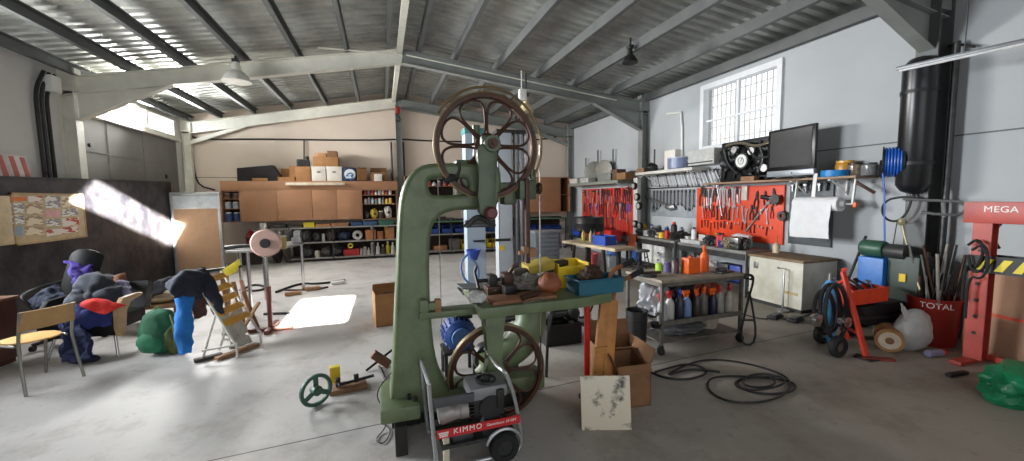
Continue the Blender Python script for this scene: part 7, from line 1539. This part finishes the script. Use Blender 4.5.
m = MB(); q = at(789, 267, x=5.3); m.tube([(5.36, 4.1, .03), (5.36, 4.1, .6), (5.36, 4.2, .61)], .012, 8); m.lathe([(0, 0), (.09, 0), (.09, .02), (.02, .04), (0, .04)], (5.36, 4.1, 0), 18); m.solo('hook_stand', STEEL, 'thin grey bent rod on a foot before the cream chest', 'rod')
q = at(784, 249, x=5.85); t = place('pump_bottle', 'small cream bottle with orange neck on the cream chest lid', 'bottle', (5.85, 4.62, ch_+.024)); m = MB(); m.lathe([(0, 0), (.05, 0), (.05, .12), (.02, .16), (0, .16)], (5.85, 4.62, ch_+.024), 16); m.build('body', mat('cream_bottle', (210, 190, 160), .5), t); m = MB(); m.cyl((5.85, 4.62, ch_+.18), (5.85, 4.62, ch_+.29), .012); m.build('neck', mat('orange_neck', (200, 110, 50), .5), t)
q = at(756, 246, x=5.85); t = place('rag_box', 'cream and teal tissue box at the right back of the vice bench', 'box', (5.9, 5.0, .75)); m = MB(); m.box((5.9, 5.3, .83), (.16, .3, .15), bev=.01); m.build('box_body', mat('teal_white', (120, 170, 168), .6), t); m = MB(); m.blob((5.9, 5.3, .94), (.08, .2, .05), 12, .3, sub=3); m.build('tissue', mat('pinkish_white', (226, 208, 210), .8), t)

# ---- near right : tank, reel, compressor, hand truck, press
q0 = at(914, 195, x=5.8); ry = at(915, 140, x=5.84).y; r_ = .155
t = place('pressure_tank', 'tall black cylinder tank fixed high beside the right column', 'tank', (5.86, ry, 1.66))
zb, ztp = at(914, 194, x=5.75).z, at(915, 66, x=5.84).z+.1
m = MB(); m.lathe([(0, zb), (.05, zb+.005), (.11, zb+.035), (r_, zb+.11), (r_, ztp-.1), (.1, ztp-.03), (0, ztp)], (5.86, ry, 0), 32); m.build('tank_body', mat('black_gloss', (26, 27, 29), .3, 0, .15, 4), t)
m = MB(); m.cyl((5.86, ry, zb-.06), (5.86, ry, zb+.02), .022); m.build('outlet', DSTEEL, t)
for z in (zb+.35, ztp-.4): m = MB(); m.lathe([(r_, -.02), (r_+.008, -.02), (r_+.008, .02), (r_, .02)], (5.86, ry, z), 32, closed=True); m.box((6.08, ry, z), (.2, .05, .04)); m.build('wall_strap', BLACK, t)
q = at(889, 162, x=5.72); hy = q.y; hz = q.z
t = place('hose_reel', 'black hose reel wound with bright blue hose beside the black tank', 'hose reel', (5.8, hy, hz))
def disc(m, y, r): m.lathe([(0, -.008), (r, -.008), (r, .008), (0, .008)], (5.8, y, hz), 32, 'Y')
ax_ = Matrix.Rotation(.0, 3, 'Z')
for dy in (-.09, .09): m = MB(); disc(m, hy+dy, .19); m.build('flange', BLACK, t)
m = MB()
for k in range(6): m.lathe([(.155, -.013), (.175, -.009), (.18, 0), (.175, .009), (.155, .013)], (5.8, hy-.068+k*.027, hz), 32, 'Y', closed=True)
m.lathe([(.0, -.085), (.158, -.085), (.158, .085), (0, .085)], (5.8, hy, hz), 28, 'Y'); m.build('wound_hose', mat('hose_blue', (34, 96, 190), .4), t)
m = MB(); m.box((6.0, hy, hz), (.3, .05, .08)); m.cyl((5.8, hy-.12, hz), (5.8, hy+.12, hz), .03); m.build('bracket', BLACK, t)
t.rotation_euler.z = .5
m = MB(); m.tube([(5.64, hy+.02, hz-.06), at(884.5, 190, x=5.66), at(884.5, 225, x=5.66), at(885, 262, x=5.66)], .009, 7); m.solo('hanging_hose', mat('hose_blue', (34, 96, 190), .4), 'thin blue hose hanging straight down from the hose reel', 'hose')
m = MB(); m.tube([at(a, b, x=5.8) for a, b in ((912, 197), (908, 212), (898, 222), (886, 220), (881, 210), (886, 200), (900, 197), (915, 197))], .013, 7, smooth=2); m.solo('air_hose', BLACK, 'black air hose looped on the wall below the black tank', 'hose')
# steel bracket frame
m = MB(); yk = 2.75; pts = [at(903, 199, y=3.0), at(935, 200.5, y=2.72), at(968, 202, y=2.45), at(964, 215, y=2.45), at(940, 214.5, y=2.7), at(922, 212, y=2.85)]
m.tube(pts, .016, 8, smooth=1); m.bar(at(943, 200, y=2.66), at(944, 217, y=2.66), .03, .02); m.solo('bracket_frame', mat('galvanised_tube', (130, 132, 132), .35, .7), 'bent grey steel tube bracket between the column and the red press', 'bracket')
m = MB(); 
pts = [at(902, 224, x=5.7), at(905, 238, x=5.7), at(912, 262, x=5.65), at(920, 290, x=5.6)]
m.tube(pts, .012, 7, smooth=1); m.blob(tuple(at(902, 222, x=5.7)), (.03, .04, .05), 5, .3, sub=2); m.solo('gas_lance', mat('brass_lance', (150, 140, 110), .4, .4), 'slim pale lance leaning at the wall behind the red bucket', 'lance')
MB().tube([at(897, 222, x=5.8), at(893, 245, x=5.8), at(889, 262, x=5.8)], .006, 6).solo('wire', DSTEEL, 'thin wire hanging on the wall above the green motor', 'wire')
# column's service pipes
m = MB(); m.cyl((6.06, 2.78, .3), (6.06, 2.78, 3.3), .03); m.solo('column_pipe', DSTEEL, 'dark pipe running up the right column', 'pipe')
m = MB(); m.tube([at(948, 46, x=6.1), at(960, 44, x=6.1), at(975, 47, x=6.1)], .014, 7, smooth=1); m.solo('short_cable', BLACK, 'short black cable on the wall right of the column', 'cable')
t = place('tube_light', 'long thin light batten hung across the top right before the column', 'light', (5.42, 2.4, 3.0))
a_ = at(897, 69, z=3.0); b_ = at(1024, 41, z=3.0); d_ = (b_-a_).normalized(); b_ = a_+d_*1.5
m = MB(); m.bar(a_, b_, .07, .035, bev=.006); m.build('housing', mat('batten_grey', (120, 122, 124), .4, .5), t)
m = MB(); m.cyl(a_+V((-.02, 0, -.03))+d_*.03, b_+V((-.02, 0, -.03)), .014); m.build('tube', mat('tube_glass', (216, 216, 216), .2), t)
for u in (.5, 1.2):
    p = a_+d_*u; m = MB(); m.cyl(p, (p.x, p.y, roof(p.x)), .006, n=6); m.build('hanger', DSTEEL, t)
# compressor
xk = 5.55
ya, yb2 = at(858, 262, x=xk).y, at(884, 262, x=xk).y
t = place('compressor', 'blue workshop machine with a green motor on top near the red bucket', 'machine', (xk, (ya+yb2)/2, 0))
zt = at(868, 257, x=xk).z; BM = mat('machine_blue', (34, 110, 190), .4)
m = MB(); m.box((xk+.12, (ya+yb2)/2, zt/2+.06), (.26, ya-yb2, zt-.12), bev=.015); m.build('blue_housing', BM, t)
for y in (ya-.03, yb2+.03): m = MB(); m.box((xk+.12, y, .06), (.2, .04, .12)); m.build('foot', BLACK, t)
m = MB(); m.lathe([(0, -.12), (.09, -.12), (.1, -.1), (.1, .1), (.09, .12), (0, .12)], (xk+.1, ya-.1, zt+.1), 24, 'Y'); m.build('motor', mat('motor_green', (52, 88, 70), .4, .1), t)
m = MB(); m.lathe([(0, -.1), (.08, -.1), (.09, -.08), (.09, .1), (0, .1)], (xk+.1, ya-.33, zt+.085), 24, 'Y'); m.build('grinding_drum', mat('dark_drum', (50, 52, 50), .5, .2), t)
m = MB(); m.box((xk+.18, yb2-.15, zt*.6+.05), (.26, .3, zt*.8), bev=.02); m.box((xk+.18, yb2-.15, .1), (.22, .26, .2)); cb = m.build('dark_cabinet', mat('dark_green_cabinet', (40, 56, 48), .5), t)
m = MB(); m.box((xk+.04, yb2-.16, zt*.78), (.01, .06, .09)); m.build('label_plate', YELLOW, cb)
m = MB(); m.cyl(at(846, 285, x=5.5), at(866, 236, x=5.75), .016); m.solo('steel_bar', DSTEEL, 'dark bar leaning against the wall left of the green motor', 'bar')
# hand truck (red)
p0 = at(866, 357, z=0); ht = place('hand_truck', 'red two wheeled hand truck hung with black hoses beside the cream chest', 'hand truck', (4.75, 2.75, 0))
HR = mat('truck_red', (206, 60, 38), .45, 0, .15)
rails = []
for (a, b, dy) in (((866, 356), (843, 272), 0), ((848, 340), (827, 284), .0)):
    lo = at(*a, z=.05); hi = at(*b, y=lo.y+.28); m = MB(); m.bar(lo, hi, .05, .03, bev=.006); m.build('rail', HR, ht)
    k2 = hi+V((-.06, -.06, .04)); m = MB(); m.tube([hi-V((0, 0, .02)), hi+V((0, 0, .03)), k2], .017, 8, smooth=1); m.build('handle', HR, ht); rails.append((lo, hi))
for u in (.25, .6, .9): m = MB(); m.bar(rails[0][0].lerp(rails[0][1], u), rails[1][0].lerp(rails[1][1], u), .03, .025); m.build('cross_bar', HR, ht)
wp = at(838, 351, y=2.78); 
for (px, py, y) in ((838, 348, 2.72), (822, 336, 3.05)):
    q = at(px, py, y=y); r_ = max(.11, q.z); m = MB(); m.lathe([(.05, -.03), (r_*.85, -.035), (r_, -.02), (r_, .02), (r_*.85, .035), (.05, .03)], (q.x, y, r_), 26, 'Y', closed=True); w_ = m.build('wheel', RUBBER, ht); m = MB(); m.lathe([(0, -.02), (.06, -.02), (.06, .02), (0, .02)], (q.x, y, r_), 18, 'Y'); m.build('wheel_hub', STEEL, w_)
m = MB(); a_ = rails[0][0]; m.prism([(a_.x-.02, a_.y+.1), (a_.x+.0, a_.y-.04), (a_.x+.12, a_.y-.05), (a_.x+.1, a_.y+.14)], .0, .014, 'XY'); m.build('toe_plate', DSTEEL, ht)
for k, (cxp, cyp, rx_, rz_, y) in enumerate(((830, 308, 10, 24, 2.85), (836, 312, 11, 28, 2.78), (824, 312, 10, 22, 2.92))):
    m = MB(); m.tube([at(cxp+rx_*math.cos(a), cyp+rz_*math.sin(a), y=y+.03*math.sin(2*a)) for a in [i*2*PI/18 for i in range(18)]], .02, 8, True, 1); m.solo('welding_hose', BLACK, 'black hose loop hanging on the red hand truck, %s of three' % ['front', 'middle', 'back'][k], 'hose', 'hose loops on the hand truck')
q = at(829, 303, y=3.05); t = place('gas_bottle', 'slim light blue gas bottle strapped to the red hand truck', 'gas bottle', (q.x, 3.05, .12)); m = MB(); m.lathe([(0, .02), (.07, .02), (.07, .62), (.03, .7), (0, .7)], (q.x, 3.05, .0), 20); m.build('bottle_body', mat('gas_blue', (70, 150, 206), .4), t); m = MB(); m.cyl((q.x, 3.05, .69), (q.x, 3.05, .78), .02); m.build('valve', STEEL, t)
for k, (px, py, lb) in enumerate(((817, 320, 'silver round lamp hanging at the left of the red hand truck'), (845, 322, 'silver round regulator hanging at the front of the red hand truck'))):
    q = at(px, py, y=2.8); m = MB(); m.lathe([(0, -.05), (.05, -.045), (.07, 0), (.06, .03), (0, .04)], (q.x, 2.8, q.z), 20, 'Y'); m.solo('regulator', CHROME, lb, 'regulator')
# wheelbarrow with orange tray
t = place('wheelbarrow', 'dark wheelbarrow behind the red hand truck carrying the orange tray', 'wheelbarrow', (5.2, 3.0, 0))
a_ = at(850, 305, y=2.95); b_ = at(893, 300, y=2.95)
xa, xb = a_.x, b_.x; z1 = min(.47, a_.z)
m = MB(); m.prism([(xa, z1), (xb+.05, z1), (xb-.1, .2), (xa+.2, .2)], 2.85, 3.3, bev=.02); m.build('barrow_tub', mat('barrow_black', (30, 30, 32), .5), t)
m = MB(); wx = xa+.25; m.lathe([(.05, -.035), (.14, -.04), (.16, 0), (.14, .04), (.05, .035)], (wx, 3.08, .16), 26, 'Y', closed=True); m.lathe([(0, -.02), (.06, -.02), (.06, .02), (0, .02)], (wx, 3.08, .16), 18, 'Y'); m.build('wheel', RUBBER, t)
for s in (0, 1):
    m = MB(); y = 2.85+.43*s; m.tube([(xa-.02, y, z1-.12), (xb, y, z1-.18), (xb+.3, y, z1+.05)], .016, 8, smooth=1); m.tube([(xb-.1, y, .2), (xb-.05, y, .02), (xb+.1, y, .02), (xb+.05, y, .25)], .014, 8, smooth=1); m.build('handle_tube', DSTEEL, t)
ty = 2.85; a_ = at(852, 291, y=ty); b_ = at(888, 291, y=ty); zt = at(865, 290, y=ty).z; zb = at(865, 304, y=ty).z; OT = mat('orange_red_tray', (222, 70, 36), .45)
t = place('tool_tray', 'orange red tool tray heaped with tools on the dark wheelbarrow', 'tray', ((a_.x+b_.x)/2, ty+.15, max(zb, z1)))
zb = max(zb, z1+.005); zt = max(zt, zb+.12)
m = MB(); m.box(((a_.x+b_.x)/2, ty+.09, zb+.006), (b_.x-a_.x, .18, .012))
for y in (ty, ty+.17): m.box(((a_.x+b_.x)/2, y, (zb+zt)/2), (b_.x-a_.x, .012, zt-zb))
for x in (a_.x, b_.x): m.box((x, ty+.09, (zb+zt)/2), (.012, .18, zt-zb))
m.build('tray_body', OT, t)
m = MB(); m.tube([(a_.x, ty-.004, zt), (b_.x, ty-.004, zt), (b_.x, ty+.18, zt), (a_.x, ty+.18, zt)], .009, 6, True); m.build('tray_rim', OT, t)
for k in range(8):
    x = a_.x+.05+k*(b_.x-a_.x-.1)/7; m = MB(); p0 = V((x, ty+.08+.02*(k % 3), zt-.03)); p1 = p0+V((.16*math.cos(k*2.1), .14, .05+.03*(k % 3))); m.cyl(p0, p1, .012, n=8); m.blob(tuple(p1), (.03, .025, .02), k, .3, sub=2); m.solo('hand_tool', [DSTEEL, BROWNMETAL, STEEL, BLACK][k % 4], '%s hand tool lying in the orange red tray, %s from the left' % (['dark grey', 'brown', 'bright steel', 'black'][k % 4], ORD[k]), 'tool', 'tools in the orange red tray')
a_, b_ = at(862, 358, z=.01), at(894, 360, z=.01); m = MB(); m.bar((a_.x, a_.y, .012), (b_.x, b_.y, .012), .06, .02); m.solo('flat_bar', mat('dull_red_bar', (130, 52, 40), .6), 'dull red flat bar lying on the floor right of the hand truck', 'bar')
# carton roll, bag, red bucket
p = at(895, 352, z=0); t = place('paper_roll', 'thick brown cardboard roll lying on the floor before the white sack', 'roll', (p.x, p.y+.1, 0)); r_ = .12; p1 = V((p.x-.06, p.y+.02, r_)); d_ = V((.32, .2, 0)).normalized()*.3
m = MB(); m.cyl(p1, p1+d_, r_, n=28); m.build('roll_body', CARD, t); m = MB(); m.cyl(p1-d_*.02, p1+d_*.05, r_*.75, n=24); m.build('roll_end', mat('pale_roll_end', (206, 188, 166), .8), t); m = MB(); m.cyl(p1-d_*.03, p1+d_*.05, r_*.3, n=18); m.build('core', CARDD, t)
p = at(925, 351, z=0); t = place('plastic_sack', 'whitish plastic sack sagging against the red bucket', 'sack', (p.x, p.y+.12, 0))
m = MB(); m.blob((p.x-.02, p.y+.1, .19), (.23, .13, .22), 401, .14, 1.5, 4, flat=-.85); m.build('sack_body', mat('milky_plastic', (186, 188, 186), .35, 0, .15, 4), t)
m = MB(); m.sheet(lambda u, v: (p.x-.2+.2*u-.02*v, p.y+.06+.06*v, .3+.2*v*(1-.6*u)), 8, 8, .01, .03, 6, 3); m.build('sack_neck', mat('milky_plastic', (186, 188, 186), .35, 0, .15, 4), t)
p = at(944, 355, z=0); t = place('spray_tin', 'small tin with a red cap lying at the foot of the white sack', 'tin', (p.x-.05, p.y+.0, .03)); q = at(940, 353, z=.035); m = MB(); m.cyl((q.x-.14, q.y+.03, .035), (q.x+.02, q.y, .035), .034, n=16); m.build('tin_body', mat('bluish_tin', (140, 140, 170), .4), t); m = MB(); m.cyl((q.x+.02, q.y, .035), (q.x+.06, q.y-.005, .035), .03, n=16); m.build('cap', RED, t)
p = at(942, 347, z=0); cx_, cy_ = p.x+.06, p.y+.12; hb = at(940, 300, x=cx_-.15).z
t = place('red_bucket', 'dark red drum lettered in white and stuffed with rods beside the press', 'bucket', (cx_, cy_, 0))
BR = mat('dull_red_drum', (150, 40, 34), .45, 0, .2, 4)
m = MB(); m.lathe([(0, 0), (.18, 0), (.19, .02), (.22, hb-.02), (.23, hb), (.21, hb), (.18, .03), (0, .03)], (cx_, cy_, 0), 36); bk = m.build('drum_body', BR, t)
for k, (px, py) in enumerate(((938, 304),)):
    d = (EYE-V((cx_, cy_, CH))); d.z = 0; d.normalize(); dn = math.atan2(d.y, d.x)+PI/2
    wob = words('lettering', 'TOTAL', .085, TXT, bk, Matrix.Identity(4), .002, 0, 1.0)
    rr_ = .221
    for v in wob.data.vertices:
        a = math.atan2(d.y, d.x)+v.co.x/rr_+.12; rad = rr_+v.co.z; zc = hb-.07+v.co.y
        v.co = V((cx_+rad*math.cos(a)-OFF[t.name].x, cy_+rad*math.sin(a)-OFF[t.name].y, zc))
rng = random.Random(3)
for k in range(22):
    a = k*2.4; r0 = .03+.1*rng.random(); x = cx_+r0*math.cos(a); y = cy_+r0*math.sin(a)
    L = [.95, .75, .6, 1.05, .7][k % 5]; tl = V((rng.uniform(-.22, .2), rng.uniform(-.2, .2), 1)).normalized()*L; w = [.009, .03, .012, .015][k % 4]
    m = MB(); b0 = V((x, y, .05)); 
    if k % 4 == 1: m.bar(b0, b0+tl, .05, .008)
    else: m.cyl(b0, b0+tl, w, n=8)
    m.solo('steel_offcut', [STEEL, DSTEEL, BROWNMETAL, mat('pale_rod', (150, 146, 136), .5)][k % 4], '%s standing in the red drum, %s clockwise from the wall' % (['thin steel rod', 'flat dark strip', 'rusty rod', 'pale round rod'][k % 4], ORD[k]), 'rod', 'offcuts in the red drum')
# red workshop press
t = place('workshop_press', 'red workshop press with white lettering and a striped bed at right', 'press', (5.45, 1.9, 0))
PR = mat('press_red', (186, 70, 56), .45, 0, .15, 4, col2=(150, 50, 42))
px0, pdx = 5.45, .12; yA_ = 2.24; zt = 1.55
def chan(y): 
    m = MB(); m.box((px0, y, zt/2), (pdx, .012, zt)); m.box((px0-pdx/2, y-.05, zt/2), (.012, .1, zt)); m.box((px0+pdx/2, y-.05, zt/2), (.012, .1, zt)); return m
for y in (2.26, 1.42):
    m = MB(); s = -1; m.box((px0-.05, y-.06, zt/2+.02), (.012, .13, zt-.04)); m.box((px0+.05, y-.06, zt/2+.02), (.012, .13, zt-.04)); m.box((px0, y, zt/2+.02), (.1, .012, zt-.04)); m.build('column', PR, t)
    m = MB()
    for k in range(6): m.cyl((px0-.06, y-.06, .3+k*.16), (px0-.052, y-.06, .3+k*.16), .018, n=12)
    m.build('peg_holes', BLACK, t)
m = MB(); m.box((px0-.065, 1.82, zt-.09), (.014, 1.02, .2), bev=.003); m.box((px0+.065, 1.82, zt-.09), (.014, 1.02, .2), bev=.003); m.box((px0, 1.82, zt), (.14, 1.02, .012)); hb_ = m.build('head_beam', PR, t)
words('lettering', 'MEGA', .08, TXT, hb_, Matrix.Translation(V((px0-.0725, 2.085, zt-.06))-OFF[t.name]) @ Matrix.Rotation(-PI/2, 4, 'Z') @ Matrix.Rotation(PI/2, 4, 'X'), .002, 0, 1.05)
m = MB()
for y in (2.22, 1.46): m.box((px0, y, .02), (.55, .09, .035), bev=.005)
m.box((px0+.1, 1.82, .05), (.04, .8, .05)); m.build('base_foot', PR, t)
STRIPE = mat('stripe_yellow', (226, 204, 40), .5, 0, .1); SB = mat('bed_black', (30, 30, 30), .5)
zb0 = at(1000, 266, x=px0-.1).z; m = MB(); m.box((px0-.09, 1.82, zb0), (.02, .9, .16)); m.box((px0+.09, 1.82, zb0), (.02, .9, .16)); bd = m.build('press_bed', SB, t)
for k in range(7):
    y = 2.2-k*.115; m = MB(); m.prism([(y, zb0-.055), (y-.055, zb0-.055), (y-.115, zb0+.055), (y-.06, zb0+.055)], px0-.104, px0-.1, 'YZ'); m.build('warning_stripe', STRIPE, bd)
m = MB(); m.cyl((px0, 1.6, zt), (px0, 1.6, 1.1), .05); m.build('ram', STEEL, t)
for k, (pts, lb) in enumerate(((((968, 245), (978, 238), (985, 250), (975, 270), (966, 262), (962, 300)), 'left'), (((975, 240), (988, 248), (986, 268), (972, 274), (968, 255)), 'middle'), (((972, 250), (982, 244), (990, 262), (982, 280), (968, 275), (965, 318)), 'right'))):
    m = MB(); m.tube([at(a, b, x=px0-.12-.02*k) for a, b in pts], .012, 7, smooth=2); m.solo('cable', BLACK, '%s of three dark cable loops hung on the press column' % lb, 'cable', 'cables on the press')
m = MB(); q = at(967, 335, x=px0-.15); m.cyl(at(999, 248, x=px0+.08), at(994, 240, x=px0+.16), .012); m.cyl(at(989, 236, x=px0+.1), at(1002, 222, x=px0+.3), .014); m.build('pump_lever', BLACK, t)
# cardboard behind the press, strap, green sack
MB().box((5.78, 1.95, .5), (.05, .95, 1.0), rot=Matrix.Rotation(.06, 3, 'Y'), bev=.008).solo('cardboard_sheet', mat('tan_cardboard', (176, 138, 112), .85, 0, .1, 3), 'big tan flat carton standing behind the red press', 'carton')
m = MB(); m.bar((5.742, 2.425, .44), (5.742, 1.475, .4), .004, .03); m.solo('strap', mat('orange_strap', (214, 84, 60), .5), 'orange red strap around the big tan carton', 'strap')
p = at(953, 378, z=0); m = MB(); m.bar((at(948, 377, z=0).x, at(948, 377, z=0).y, .015), (at(966, 374, z=0).x, at(966, 374, z=0).y, .015), .04, .03); m.solo('door_wedge', BLACK, 'black flat bar on the floor before the foot of the red press', 'bar')
p = at(1022, 405, z=0); MB().blob((0, 0, .13), (.26, .24, .17), 77, .35, 1.8, 4, flat=-.75).solo('rubbish_bag', mat('green_plastic_bag', (20, 130, 84), .35, 0, .25, 4), 'crumpled green plastic bag at the lower right corner before the press', 'bag', loc=(p.x+.05, p.y+.02, 0))
